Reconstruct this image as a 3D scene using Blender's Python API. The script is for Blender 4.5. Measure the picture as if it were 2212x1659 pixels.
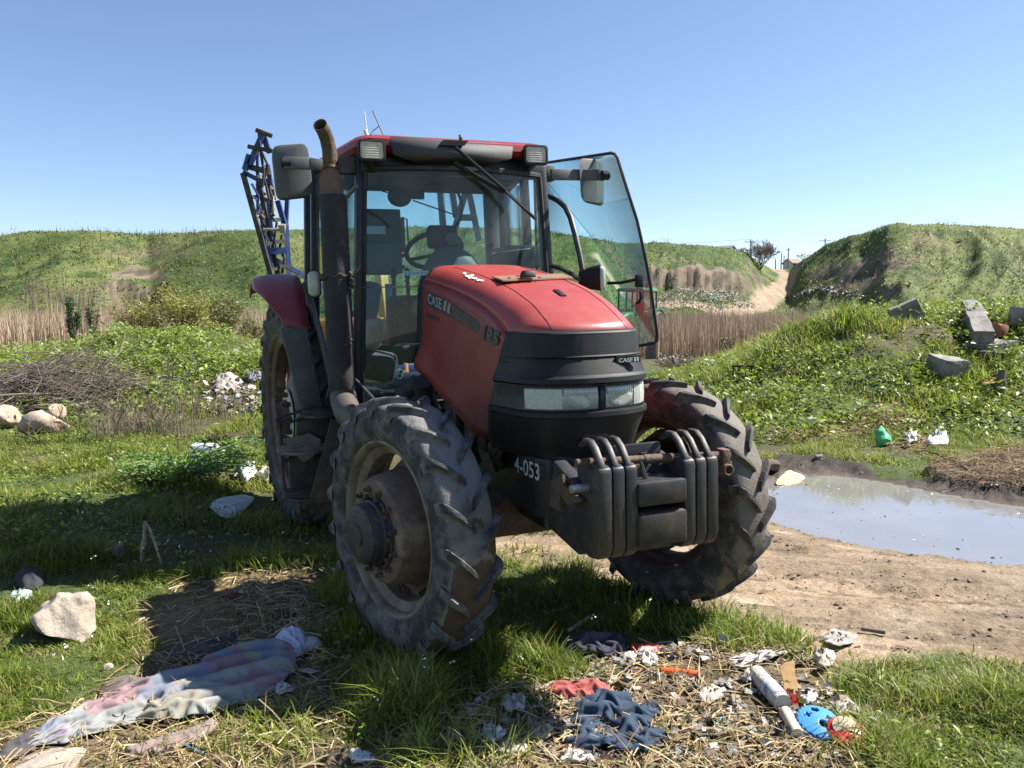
import bpy, bmesh, math, random
import numpy as np
from mathutils import Vector, Matrix

R = math.radians
rng = np.random.default_rng(7)
random.seed(7)
scene = bpy.context.scene
for o in list(bpy.data.objects):
    bpy.data.objects.remove(o)
COL = scene.collection

# ---------------------------------------------------------------- camera, sky, sun, exposure
CAM_H, PITCH, ROLL, FPX = 1.598, 0.0902, -0.0036, 1673.0      # FPX: focal length for a 2212 px wide picture
CXP, CYP = 1106.0, 829.5
_fw = np.array([0, math.cos(PITCH), -math.sin(PITCH)])
_up = np.array([0, math.sin(PITCH), math.cos(PITCH)])
_rt = np.array([1.0, 0, 0])
_c, _s = math.cos(ROLL), math.sin(ROLL)
_rt, _up = _c * _rt + _s * _up, -_s * _rt + _c * _up
CAMP = np.array([0, 0, CAM_H])
cam_data = bpy.data.cameras.new('camera')
cam_data.sensor_width = 36.0
cam_data.lens = 36.0 * FPX / 2212.0
cam_data.clip_start = 0.05
cam_data.clip_end = 3000
cam = bpy.data.objects.new('camera', cam_data)
COL.objects.link(cam)
cam.matrix_world = Matrix(((_rt[0], _up[0], -_fw[0], 0), (_rt[1], _up[1], -_fw[1], 0), (_rt[2], _up[2], -_fw[2], CAM_H), (0, 0, 0, 1)))
scene.camera = cam

SUN_EL = R(48.0)
SUN_AZ = R(16.0)                     # measured from +X towards +Y
sdir = Vector((math.cos(SUN_EL) * math.cos(SUN_AZ), math.cos(SUN_EL) * math.sin(SUN_AZ), math.sin(SUN_EL)))
world = bpy.data.worlds.new('World')
scene.world = world
world.use_nodes = True
wn = world.node_tree
sky = wn.nodes.new('ShaderNodeTexSky')
sky.sky_type = 'NISHITA'
sky.sun_disc = False
sky.sun_elevation = SUN_EL
sky.sun_rotation = math.pi / 2 - SUN_AZ
sky.air_density = 0.85
sky.dust_density = 0.15
sky.ozone_density = 2.8
bg = wn.nodes['Background']
bg.inputs['Strength'].default_value = 0.076
tint = wn.nodes.new('ShaderNodeMix'); tint.data_type = 'RGBA'; tint.blend_type = 'MULTIPLY'; tint.inputs['Factor'].default_value = 1.0
tint.inputs['B'].default_value = (1.04, 0.99, 1.0, 1)      # white balance of the sky light
wn.links.new(sky.outputs[0], tint.inputs['A']); wn.links.new(tint.outputs['Result'], bg.inputs['Color'])
sun_data = bpy.data.lights.new('sun', 'SUN')
sun_data.energy = 5.0
sun_data.angle = R(0.53)
sun_data.color = (1.0, 0.955, 0.88)
sun = bpy.data.objects.new('sun', sun_data)
COL.objects.link(sun)
sun.rotation_euler = (-sdir).to_track_quat('-Z', 'Y').to_euler()
sun.location = (30, 5, 30)
scene.view_settings.view_transform = 'Standard'
scene.view_settings.look = 'None'
scene.view_settings.exposure = 1.28
scene.view_settings.gamma = 1.0
scene.view_settings.use_curve_mapping = False
scene.cycles.use_denoising = True
scene.cycles.max_bounces = 8
scene.cycles.transparent_max_bounces = 24
scene.cycles.caustics_reflective = False
scene.cycles.caustics_refractive = False
scene.cycles.sample_clamp_indirect = 8.0

# ---------------------------------------------------------------- measuring helpers
def ray(v):
    d = _fw * FPX + _rt * (v[0] - CXP) - _up * (v[1] - CYP)
    return d / np.linalg.norm(d)
TU = np.array([0.356, -0.934, 0.008]); TW = np.array([-0.934, -0.356, -0.023]); TZ = np.array([-0.024, 0.0, 1.0])
TU /= np.linalg.norm(TU)
TW -= TU * (TW @ TU); TW /= np.linalg.norm(TW)
TZ = np.cross(TU, -TW)
TO = np.array([0.184, 3.892, 0.0])
TM = np.array([TU, TW, TZ])
def L(v, ax, val):
    """point of the line of sight v on a plane of the tractor (u forward, w to its right, z up)"""
    d = TM @ ray(v); o = TM @ (CAMP - TO); i = 'uwz'.index(ax)
    return o + d * (val - o[i]) / d[i]
def LP(v, p0, n):
    d = TM @ ray(v); o = TM @ (CAMP - TO); n = np.array(n, float)
    return o + d * (((np.array(p0) - o) @ n) / (d @ n))
def loc2w(q):
    return TO + q[0] * TU + q[1] * TW + q[2] * TZ
def at(v, dist):
    d = ray(v)
    return CAMP + d * (dist / d[1])
def px2s(x):
    return (x - CXP) / FPX

# ---------------------------------------------------------------- noise
def _hash(ix, iy, seed):
    n = (ix.astype(np.int64) * 374761393 + iy.astype(np.int64) * 668265263 + seed * 974634077) & 0x7fffffff
    n = ((n ^ (n >> 13)) * 1274126177) & 0x7fffffff
    n = (n ^ (n >> 16)) & 0xffff
    return n / 65535.0
def vnoise(x, y, seed=0):
    x = np.asarray(x, float); y = np.asarray(y, float)
    x0 = np.floor(x); y0 = np.floor(y)
    fx = x - x0; fy = y - y0
    fx = fx * fx * (3 - 2 * fx); fy = fy * fy * (3 - 2 * fy)
    a = _hash(x0, y0, seed); b = _hash(x0 + 1, y0, seed); c = _hash(x0, y0 + 1, seed); d = _hash(x0 + 1, y0 + 1, seed)
    return (a * (1 - fx) + b * fx) * (1 - fy) + (c * (1 - fx) + d * fx) * fy
def fbm(x, y, seed=0, oct=4):
    t = 0; a = 0.5; n = 0
    for k in range(oct):
        t = t + a * vnoise(np.asarray(x) * 2 ** k, np.asarray(y) * 2 ** k, seed + k * 17); n += a; a *= 0.5
    return t / n
def sstep(a, b, x):
    t = np.clip((np.asarray(x, float) - a) / (b - a), 0, 1)
    return t * t * (3 - 2 * t)

def inside(P, x, y):
    x = np.asarray(x); y = np.asarray(y); r = np.zeros(x.shape, bool); n = len(P)
    for i in range(n):
        x1, y1 = P[i]; x2, y2 = P[(i + 1) % n]
        if y1 == y2: continue
        c = ((y1 > y) != (y2 > y)) & (x < (x2 - x1) * (y - y1) / (y2 - y1) + x1)
        r ^= c
    return r
def dist_line(P, x, y):
    best = np.full(np.shape(x), 1e9)
    for i in range(len(P) - 1):
        a = P[i]; b = P[i + 1]; ab = b - a
        t = np.clip(((x - a[0]) * ab[0] + (y - a[1]) * ab[1]) / (ab @ ab), 0, 1)
        best = np.minimum(best, np.hypot(x - a[0] - t * ab[0], y - a[1] - t * ab[1]))
    return best
def sdist(P, x, y):
    """signed distance to a closed outline, negative inside"""
    d = dist_line(np.vstack([P, P[:1]]), x, y)
    return np.where(inside(P, x, y), -d, d)

def plane_hit(v, z=0.0):
    d = ray(v); return (CAMP + d * ((z - CAM_H) / d[2]))[:2]
PUDDLE = np.array([plane_hit(v, -.055) for v in [(1585, 1075), (1640, 1052), (1690, 1036), (1790, 1029), (1850, 1034), (1920, 1045), (2010, 1063), (2090, 1078), (2212, 1098), (2500, 1130), (2900, 1200), (2700, 1270), (2400, 1243), (2212, 1216), (2130, 1209), (2050, 1201), (1960, 1190), (1900, 1180), (1840, 1169), (1780, 1156), (1730, 1143), (1690, 1130), (1620, 1105)]])
# ---------------------------------------------------------------- terrain height
_RV = [(-900, 520), (0, 508), (60, 501), (150, 499), (260, 502), (330, 507), (400, 504), (520, 499), (600, 498), (780, 495), (960, 493), (1120, 498), (1190, 504), (1290, 521), (1345, 530), (1400, 527), (1480, 530), (1560, 540), (1612, 551), (1640, 572), (1665, 584), (1700, 584), (1722, 570), (1780, 532), (1830, 513), (1855, 511), (1905, 491), (1935, 487), (1962, 492), (2050, 491), (2212, 503), (2900, 515)]
_RS = np.array([px2s(a) for a, b in _RV]); _RE = np.array([(678 - b) / FPX for a, b in _RV])
_DS = [px2s(a) for a in (-900, -100, 60, 150, 230, 330, 420, 560, 700, 900, 1050, 1200, 1290, 1345, 1500, 1600, 1650, 1700, 1740, 1800, 1860, 1910, 1960, 2050, 2120, 2212, 2900)]
_DD = [105, 108, 105, 103, 106, 112, 106, 101, 108, 112, 100, 112, 112, 135, 140, 150, 160, 164, 150, 137, 126, 117, 115, 117, 114, 118, 110]
def h(x, y):
    x = np.asarray(x, float); y = np.asarray(y, float)
    yy = np.maximum(y, 0.5); s = np.clip(x / yy, -1.6, 1.6)
    z = 0.05 * (fbm(x * 0.6 + 3, y * 0.6, 1) - 0.5) * sstep(1.2, 4, yy)
    aL = np.interp(s, [-1.6, px2s(0), px2s(140), px2s(260), px2s(450), px2s(560), px2s(700), px2s(900)], [0.55, 0.62, 0.74, 1.08, 1.12, 0.95, 0.5, 0])
    z = z + aL * sstep(11.0, 17.0, yy) * (1 - sstep(19, 27, yy)) * (0.85 + 0.3 * fbm(x * 0.5, y * 0.5, 5))
    aR = np.interp(s, [px2s(1400), px2s(1490), px2s(1570), px2s(1700), px2s(1830), px2s(2212), 1.6], [0, 0.2, 0.46, 1.1, 1.48, 1.66, 1.7])
    z = z + aR * sstep(9.3, 14.8, yy) * (1 - sstep(17.5, 26, yy)) * (0.74 + 0.52 * fbm(x * 1.0, y * 1.0, 9))
    # low bank to the left of the tractor
    z = z + 0.14 * sstep(-1.6, -3.2, x) * sstep(3.6, 5.2, yy) * (1 - sstep(8, 10, yy))
    # hollow of the puddle
    m = (x > 1.2) & (x < 12) & (y > 3.2) & (y < 9.5)
    if m.any():
        sd = sdist(PUDDLE, x[m], y[m]); zz = np.array(z)
        zz[m] = np.where(sd < 0, -.055 - .10 * sstep(0, .5, -sd), zz[m] * sstep(0, .6, sd) - .055 * (1 - sstep(0, .55, sd)))
        z = zz
    # holes and gullies in the banks
    z = z - 4.2 * np.exp(-((s - px2s(305)) / (58 / FPX)) ** 4) * sstep(76, 83, yy) * (1 - sstep(86, 86.7, yy + 5 * (vnoise(s * 40, s * 0, 44) - .5)))
    z = z - 2.6 * np.exp(-((s - px2s(1845)) / (75 / FPX)) ** 4) * sstep(80, 88, yy) * (1 - sstep(91, 91.8, yy + 9 * (vnoise(s * 60, s * 0, 45) - .5)))
    # hills
    e = np.interp(s, _RS, _RE); D = np.interp(s, _DS, _DD)
    zr = e * D + CAM_H
    nz = fbm(x * 0.045, y * 0.045, 21, 5)
    d0 = .58 * D + 12 * (vnoise(s * 7, 0 * s, 30) - 0.5)
    t = np.clip((yy - d0) / (D - d0), 0, 1.0)
    rug = 0.12 * (fbm(x * 0.09, y * 0.05, 22, 4) - 0.5)
    prof = np.interp(t + rug * 4 * t * (1 - t), [0, 0.18, 0.35, 0.55, 0.75, 0.9, 1.0], [0, 0.05, 0.17, 0.42, 0.70, 0.90, 1.0])
    cl = sstep(px2s(1345), px2s(1400), s) * (1 - sstep(px2s(1600), px2s(1650), s))
    profc = np.interp(t + .035 * (fbm(s * 260, yy * .12, 49, 4) - .5) + .02 * (fbm(s * 60, yy * .05, 50, 2) - .5), [0, 0.35, 0.60, 0.635, 1.0], [0, 0.10, 0.33, 0.58, 1.0])
    prof = prof * (1 - cl) + profc * cl
    rd = sstep(px2s(1615), px2s(1660), s) * (1 - sstep(px2s(1695), px2s(1735), s))
    profr = np.interp(t, [0, 0.2, 0.5, 0.8, 1.0], [0, 0.06, 0.28, 0.70, 1.0])
    prof = prof * (1 - rd) + profr * rd
    hz = zr * prof + (nz - 0.5) * 3.6 * sstep(0, 0.4, t) * (1 - t) * (1 - rd) + np.maximum(yy - D, 0) * e * 0.25
    hz = hz + (fbm(x * 0.3, y * 0.3, 33, 3) - 0.5) * 1.2 * sstep(0.05, 0.3, t) * (1 - 0.7 * sstep(.9, 1, t)) * (1 - rd)
    rh = sstep(px2s(1735), px2s(1800), s)
    sg = s * 30 + 2.2 * fbm(x * .05, y * .04, 47, 3)
    hz = hz - rh * 3.4 * (np.abs(fbm(sg, yy * .03, 41, 4) - .5) * 2) * (.1 + .9 * vnoise(s * 14, yy * .05, 48)) * sstep(.12, .4, t) * (1 - sstep(.82, 1, t))
    z = z + hz * sstep(55, 66, yy)
    return z
def hs(x, y):
    return float(h(np.array([x]), np.array([y]))[0])
def G(v, lift=0.0):
    """where the line of sight v meets the terrain"""
    d = ray(v)
    ts = np.concatenate([np.arange(1.5, 40, 0.02), np.arange(40, 260, 0.25)])
    P = CAMP[None] + ts[:, None] * d[None]
    under = P[:, 2] < h(P[:, 0], P[:, 1]) + lift
    i = int(np.argmax(under)) if under.any() else len(ts) - 1
    p = P[i]
    return np.array([p[0], p[1], hs(p[0], p[1]) + lift])
def poly(vs):
    return np.array([G(v)[:2] for v in vs])
# ---------------------------------------------------------------- materials
MATS = {}
def mat(name, col, rough=0.6, metal=0.0, col2=None, scale=8.0, mix=(0.45, 0.65), bump=0.0, bscale=None, spec=0.5, col3=None, scale3=40.0, mix3=(0.6, 0.7), detail=6.0, coat=0.0, dust=None):
    if name in MATS: return MATS[name]
    m = bpy.data.materials.new(name); m.use_nodes = True
    nt = m.node_tree; N = nt.nodes; b = N['Principled BSDF']
    b.inputs['Base Color'].default_value = (*col, 1); b.inputs['Roughness'].default_value = rough
    b.inputs['Metallic'].default_value = metal; b.inputs['Specular IOR Level'].default_value = spec
    if coat: b.inputs['Coat Weight'].default_value = coat
    tc = N.new('ShaderNodeTexCoord')
    def noise(sc, det=detail):
        n = N.new('ShaderNodeTexNoise'); n.inputs['Scale'].default_value = sc; n.inputs['Detail'].default_value = det
        n.inputs['Roughness'].default_value = 0.62
        nt.links.new(tc.outputs['Object'], n.inputs['Vector']); return n
    cur = None
    if col2 is not None:
        for cc, sc, mx in ((col2, scale, mix), (col3, scale3, mix3)):
            if cc is None: continue
            n = noise(sc); r = N.new('ShaderNodeMapRange')
            r.inputs['From Min'].default_value = mx[0]; r.inputs['From Max'].default_value = mx[1]
            nt.links.new(n.outputs['Fac'], r.inputs['Value'])
            x = N.new('ShaderNodeMix'); x.data_type = 'RGBA'
            nt.links.new(r.outputs[0], x.inputs['Factor'])
            if cur is None: x.inputs['A'].default_value = (*col, 1)
            else: nt.links.new(cur, x.inputs['A'])
            x.inputs['B'].default_value = (*cc, 1)
            cur = x.outputs['Result']
        nt.links.new(cur, b.inputs['Base Color'])
    if dust is not None:          # dirt thrown up from below, thinning out with height (z0 full, z1 none)
        z0, z1, dc, amt = dust
        sx = N.new('ShaderNodeSeparateXYZ'); nt.links.new(tc.outputs['Object'], sx.inputs[0])
        r = N.new('ShaderNodeMapRange'); r.inputs['From Min'].default_value = z1; r.inputs['From Max'].default_value = z0; nt.links.new(sx.outputs[2], r.inputs['Value'])
        n = noise(7, 9); r2 = N.new('ShaderNodeMapRange'); r2.inputs['From Min'].default_value = .38; r2.inputs['From Max'].default_value = .68; r2.inputs['To Max'].default_value = amt; nt.links.new(n.outputs['Fac'], r2.inputs['Value'])
        mu_ = N.new('ShaderNodeMath'); mu_.operation = 'MULTIPLY'; nt.links.new(r.outputs[0], mu_.inputs[0]); nt.links.new(r2.outputs[0], mu_.inputs[1])
        n3 = noise(2.2, 8); r3 = N.new('ShaderNodeMapRange'); r3.inputs['From Min'].default_value = .5; r3.inputs['From Max'].default_value = .75; r3.inputs['To Max'].default_value = amt * .35; nt.links.new(n3.outputs['Fac'], r3.inputs['Value'])
        ad_ = N.new('ShaderNodeMath'); ad_.operation = 'MAXIMUM'; nt.links.new(mu_.outputs[0], ad_.inputs[0]); nt.links.new(r3.outputs[0], ad_.inputs[1])
        x = N.new('ShaderNodeMix'); x.data_type = 'RGBA'; nt.links.new(ad_.outputs[0], x.inputs['Factor'])
        if cur is None: x.inputs['A'].default_value = (*col, 1)
        else: nt.links.new(cur, x.inputs['A'])
        x.inputs['B'].default_value = (*dc, 1); nt.links.new(x.outputs['Result'], b.inputs['Base Color'])
        rr_ = N.new('ShaderNodeMapRange'); rr_.inputs['To Min'].default_value = rough; rr_.inputs['To Max'].default_value = .9; nt.links.new(ad_.outputs[0], rr_.inputs['Value']); nt.links.new(rr_.outputs[0], b.inputs['Roughness'])
    if bump:
        n = noise(bscale or scale * 3); bp = N.new('ShaderNodeBump'); bp.inputs['Strength'].default_value = bump
        bp.inputs['Distance'].default_value = 0.02
        nt.links.new(n.outputs['Fac'], bp.inputs['Height']); nt.links.new(bp.outputs[0], b.inputs['Normal'])
    MATS[name] = m
    return m
def glass_mat(name, tint, dirt=0.05, gloss=1.0):
    m = bpy.data.materials.new(name); m.use_nodes = True; nt = m.node_tree; N = nt.nodes
    N.remove(N['Principled BSDF']); out = N['Material Output']
    tr = N.new('ShaderNodeBsdfTransparent'); tr.inputs[0].default_value = (*tint, 1)
    gl = N.new('ShaderNodeBsdfGlossy'); gl.inputs['Roughness'].default_value = 0.02
    lw = N.new('ShaderNodeLayerWeight'); lw.inputs['Blend'].default_value = 0.5
    pw = N.new('ShaderNodeMath'); pw.operation = 'POWER'; pw.inputs[1].default_value = 5.0; nt.links.new(lw.outputs['Facing'], pw.inputs[0])
    fr = N.new('ShaderNodeMapRange'); fr.inputs['To Min'].default_value = 0.035; fr.inputs['To Max'].default_value = 0.9; nt.links.new(pw.outputs[0], fr.inputs['Value'])
    mx = N.new('ShaderNodeMixShader'); nt.links.new(fr.outputs[0], mx.inputs[0]); nt.links.new(tr.outputs[0], mx.inputs[1]); nt.links.new(gl.outputs[0], mx.inputs[2])
    df = N.new('ShaderNodeBsdfDiffuse'); df.inputs[0].default_value = (0.55, 0.52, 0.46, 1)
    tc = N.new('ShaderNodeTexCoord'); no = N.new('ShaderNodeTexNoise'); no.inputs['Scale'].default_value = 4; no.inputs['Detail'].default_value = 8
    mp = N.new('ShaderNodeMapping'); mp.inputs['Scale'].default_value = (1, 1, 0.4)
    nt.links.new(tc.outputs['Object'], mp.inputs[0]); nt.links.new(mp.outputs[0], no.inputs['Vector'])
    rg = N.new('ShaderNodeMapRange'); rg.inputs['From Min'].default_value = 0.4; rg.inputs['From Max'].default_value = 0.8
    rg.inputs['To Min'].default_value = dirt * 0.4; rg.inputs['To Max'].default_value = dirt * 2.5
    nt.links.new(no.outputs['Fac'], rg.inputs['Value'])
    m2 = N.new('ShaderNodeMixShader'); nt.links.new(rg.outputs[0], m2.inputs[0]); nt.links.new(mx.outputs[0], m2.inputs[1]); nt.links.new(df.outputs[0], m2.inputs[2])
    nt.links.new(m2.outputs[0], out.inputs[0]); MATS[name] = m
    return m
def leaf_mat(name, trans=0.4, rough=0.5, spec=0.35):
    """foliage: the colour of each blade or leaf is stored on the mesh"""
    m = bpy.data.materials.new(name); m.use_nodes = True; nt = m.node_tree; N = nt.nodes; b = N['Principled BSDF']
    a = N.new('ShaderNodeAttribute'); a.attribute_name = 'Col'
    b.inputs['Roughness'].default_value = rough; b.inputs['Specular IOR Level'].default_value = spec
    nt.links.new(a.outputs['Color'], b.inputs['Base Color'])
    if trans:
        t = N.new('ShaderNodeBsdfTranslucent'); nt.links.new(a.outputs['Color'], t.inputs[0])
        hs_ = N.new('ShaderNodeHueSaturation'); hs_.inputs['Saturation'].default_value = 1.0; hs_.inputs['Value'].default_value = 1.3
        nt.links.new(a.outputs['Color'], hs_.inputs['Color']); nt.links.new(hs_.outputs[0], t.inputs[0])
        x = N.new('ShaderNodeMixShader'); x.inputs[0].default_value = trans
        nt.links.new(b.outputs[0], x.inputs[1]); nt.links.new(t.outputs[0], x.inputs[2]); nt.links.new(x.outputs[0], N['Material Output'].inputs[0])
    MATS[name] = m
    return m

# ---------------------------------------------------------------- object helpers
def tag(o, label=None, cat=None, group=None, kind=None):
    if label: o['label'] = label
    if cat: o['category'] = cat
    if group: o['group'] = group
    if kind: o['kind'] = kind
    return o
def empty(name, loc=(0, 0, 0), rotz=0.0, label=None, cat=None, group=None):
    o = bpy.data.objects.new(name, None); COL.objects.link(o); o.empty_display_size = 0.1
    o.location = loc; o.rotation_euler = (0, 0, rotz)
    return tag(o, label, cat, group)
def mesh_obj(name, me, m, parent=None):
    o = bpy.data.objects.new(name, me); COL.objects.link(o)
    if m is not None and not me.materials: me.materials.append(m)
    if parent is not None: o.parent = parent
    return o
def fast_mesh(name, verts, quads=None, tris=None, cols=None, m=None, parent=None, smooth=False):
    me = bpy.data.meshes.new(name)
    nq = 0 if quads is None else len(quads); ntr = 0 if tris is None else len(tris)
    me.vertices.add(len(verts)); me.vertices.foreach_set('co', np.ascontiguousarray(verts, np.float32).ravel())
    loops = []
    if nq: loops.append(np.asarray(quads, np.int32).ravel())
    if ntr: loops.append(np.asarray(tris, np.int32).ravel())
    lp = np.concatenate(loops)
    me.loops.add(len(lp)); me.loops.foreach_set('vertex_index', lp)
    me.polygons.add(nq + ntr)
    st = np.concatenate([np.arange(nq) * 4, nq * 4 + np.arange(ntr) * 3]).astype(np.int32)
    me.polygons.foreach_set('loop_start', st)
    if smooth: me.polygons.foreach_set('use_smooth', np.ones(nq + ntr, bool))
    if cols is not None:
        ca = me.color_attributes.new('Col', 'FLOAT_COLOR', 'POINT')
        c4 = np.ones((len(verts), 4), np.float32); c4[:, :cols.shape[1]] = cols
        ca.data.foreach_set('color', c4.ravel())
    me.update(calc_edges=True); me.validate()
    return mesh_obj(name, me, m, parent)
def rotm(rx=0, ry=0, rz=0):
    return np.array(Matrix.Rotation(rz, 3, 'Z') @ Matrix.Rotation(ry, 3, 'Y') @ Matrix.Rotation(rx, 3, 'X'))
class MB:
    """collects shapes; build() links them as ONE mesh object. flip: input is (u, w, z) of the tractor"""
    def __init__(s, flip=False):
        s.v = []; s.f = []; s.flip = flip
    def add(s, verts, faces):
        o = len(s.v)
        s.v += [tuple(float(c) for c in p) for p in verts]
        s.f += [tuple(i + o for i in f) for f in faces]
        return s
    def box(s, c, d, rot=None, taper=None):
        pts = []
        for z in (-.5, .5):
            k = 1 if (taper is None or z < 0) else taper
            for x, y in ((-.5, -.5), (.5, -.5), (.5, .5), (-.5, .5)):
                pts.append([x * d[0] * k, y * d[1] * k, z * d[2]])
        p = np.array(pts)
        if rot is not None: p = p @ np.asarray(rot).T
        return s.add(p + np.array(c), [(0, 3, 2, 1), (4, 5, 6, 7), (0, 1, 5, 4), (1, 2, 6, 5), (2, 3, 7, 6), (3, 0, 4, 7)])
    def bar(s, a, b, w, t, upv=(0, 0, 1)):
        a = np.array(a, float); b = np.array(b, float); d = b - a; l = np.linalg.norm(d); d /= l
        u = np.array(upv, float); u -= d * (u @ d)
        if np.linalg.norm(u) < 1e-6:
            u = np.array([1.0, 0, 0]); u -= d * (u @ d)
        u /= np.linalg.norm(u); x = np.cross(d, u)
        return s.box((a + b) / 2, (w, l, t), np.array([x, d, u]).T)
    def tube(s, path, r, n=8, caps=True):
        P = [np.array(p, float) for p in path]; m = len(P)
        rs = [r] * m if np.isscalar(r) else list(r)
        rings = []; prev = None
        for i in range(m):
            t = P[min(i + 1, m - 1)] - P[max(i - 1, 0)]; t /= (np.linalg.norm(t) + 1e-12)
            if prev is None:
                a = np.array([0, 0, 1.0]) if abs(t[2]) < 0.9 else np.array([1.0, 0, 0])
            else: a = prev
            a = a - t * (a @ t); a /= np.linalg.norm(a); prev = a
            b = np.cross(t, a)
            rings.append([P[i] + rs[i] * (math.cos(k * 2 * math.pi / n) * a + math.sin(k * 2 * math.pi / n) * b) for k in range(n)])
        return s.loft(rings, True, caps)
    def loft(s, rings, closed=True, caps=True):
        n = len(rings[0]); vs = [p for r_ in rings for p in r_]; fs = []
        for i in range(len(rings) - 1):
            for k in range(n if closed else n - 1):
                k2 = (k + 1) % n
                fs.append((i * n + k, i * n + k2, (i + 1) * n + k2, (i + 1) * n + k))
        if caps and closed:
            fs.append(tuple(reversed(range(n)))); fs.append(tuple((len(rings) - 1) * n + k for k in range(n)))
        return s.add(vs, fs)
    def lathe(s, prof, o, ax, n=32, caps=False):
        """prof: (along axis, radius)"""
        o = np.array(o, float); ax = np.array(ax, float); ax /= np.linalg.norm(ax)
        e1 = np.array([0, 0, 1.0]) if abs(ax[2]) < 0.9 else np.array([1.0, 0, 0])
        e1 -= ax * (e1 @ ax); e1 /= np.linalg.norm(e1); e2 = np.cross(ax, e1)
        return s.loft([[o + ax * a + r_ * (math.cos(2 * math.pi * k / n) * e1 + math.sin(2 * math.pi * k / n) * e2) for k in range(n)] for a, r_ in prof], True, caps)
    def prism(s, pts, vec):
        n = len(pts); v = np.array(vec, float)
        return s.add([np.array(p, float) for p in pts] + [np.array(p, float) + v for p in pts], [tuple(range(n - 1, -1, -1)), tuple(range(n, 2 * n))] + [(i, (i + 1) % n, n + (i + 1) % n, n + i) for i in range(n)])
    def sheet(s, grid):
        nr = len(grid); nc = len(grid[0])
        return s.add([p for r_ in grid for p in r_], [(i * nc + j, i * nc + j + 1, (i + 1) * nc + j + 1, (i + 1) * nc + j) for i in range(nr - 1) for j in range(nc - 1)])
    def build(s, name, m, parent=None, bevel=0.0, seg=2, angle=35, thick=0.0, sub=0):
        me = bpy.data.meshes.new(name)
        vs = [(p[0], -p[1], p[2]) for p in s.v] if s.flip else s.v
        me.from_pydata(vs, [], s.f)
        bm = bmesh.new(); bm.from_mesh(me)
        bmesh.ops.recalc_face_normals(bm, faces=bm.faces)
        if bevel:
            ed = [e for e in bm.edges if len(e.link_faces) == 2 and e.calc_face_angle(0) > R(28)]
            try: bmesh.ops.bevel(bm, geom=ed, offset=bevel, segments=seg, affect='EDGES', profile=0.5, clamp_overlap=True)
            except Exception: pass
        bm.to_mesh(me); bm.free()
        me.polygons.foreach_set('use_smooth', np.ones(len(me.polygons), bool))
        me.set_sharp_from_angle(angle=R(angle))
        o = mesh_obj(name, me, m, parent)
        if thick:
            md = o.modifiers.new('solid', 'SOLIDIFY'); md.thickness = thick; md.offset = 0
        if sub:
            md = o.modifiers.new('sub', 'SUBSURF'); md.levels = sub; md.render_levels = sub
        return o
def text_on(name, s, p00, p10, p01, m, parent, flip=True, lift=0.002, bold=0.0, shear=0.0):
    """flat lettering stretched over the parallelogram p00 (lower left), p10 (lower right), p01 (upper left)"""
    cu = bpy.data.curves.new('t', 'FONT'); cu.body = s; cu.offset = bold; cu.resolution_u = 3; cu.shear = shear
    ob = bpy.data.objects.new('t', cu); COL.objects.link(ob)
    dg = bpy.context.evaluated_depsgraph_get()
    me = bpy.data.meshes.new_from_object(ob.evaluated_get(dg))
    bpy.data.objects.remove(ob); bpy.data.curves.remove(cu)
    n = len(me.vertices); co = np.zeros(n * 3, np.float32); me.vertices.foreach_get('co', co); co = co.reshape(-1, 3)
    lo = co.min(0); hi = co.max(0); t = (co - lo) / np.maximum(hi - lo, 1e-6)
    p00, p10, p01 = [np.array(p, float) for p in (p00, p10, p01)]
    ex = p10 - p00; ey = p01 - p00
    if flip:
        F = np.array([1, -1, 1.0]); p00 = p00 * F; ex = ex * F; ey = ey * F
    nn = np.cross(ex, ey); nn /= np.linalg.norm(nn)
    q = p00 + t[:, :1] * ex + t[:, 1:2] * ey + nn * lift
    me.vertices.foreach_set('co', q.astype(np.float32).ravel()); me.update(); me.materials.clear(); me.name = name
    return mesh_obj(name, me, m, parent)
# ---------------------------------------------------------------- materials of the tractor
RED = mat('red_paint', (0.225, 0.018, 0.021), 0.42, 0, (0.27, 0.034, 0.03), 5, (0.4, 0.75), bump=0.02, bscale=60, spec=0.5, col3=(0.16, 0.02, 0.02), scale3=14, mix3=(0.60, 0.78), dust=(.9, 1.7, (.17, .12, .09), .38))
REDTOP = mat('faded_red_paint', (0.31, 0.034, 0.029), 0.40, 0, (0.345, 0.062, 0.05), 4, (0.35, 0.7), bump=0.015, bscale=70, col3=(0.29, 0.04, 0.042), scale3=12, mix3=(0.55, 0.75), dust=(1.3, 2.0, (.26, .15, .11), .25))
BLACKP = mat('black_plastic', (0.007, 0.007, 0.0085), 0.55, 0, (0.018, 0.017, 0.016), 9, (0.5, 0.8), bump=0.15, bscale=260, spec=.35, dust=(.7, 1.5, (.06, .053, .046), .45))
BLACKM = mat('black_metal', (0.010, 0.011, 0.015), 0.45, 0, (0.035, 0.03, 0.026), 12, (0.55, 0.8), bump=0.05, bscale=60, dust=(.5, 1.3, (.09, .075, .06), .6))
GREYP = mat('grey_plastic', (0.085, 0.09, 0.094), 0.6, 0, (0.12, 0.118, 0.11), 8, (0.45, 0.75), bump=0.12, bscale=200)
DGREY = mat('dark_grey_plastic', (0.06, 0.06, 0.062), 0.62, 0, (0.11, 0.10, 0.09), 6, (0.45, 0.75), bump=0.1, bscale=120)
VISOR = mat('visor_grey', (0.045, 0.045, 0.047), 0.7, 0, (0.075, 0.07, 0.066), 5, (0.4, 0.7), bump=0.1, bscale=120)
LINER = mat('cab_liner', (0.20, 0.20, 0.185), 0.8, 0, (0.15, 0.15, 0.14), 6)
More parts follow.
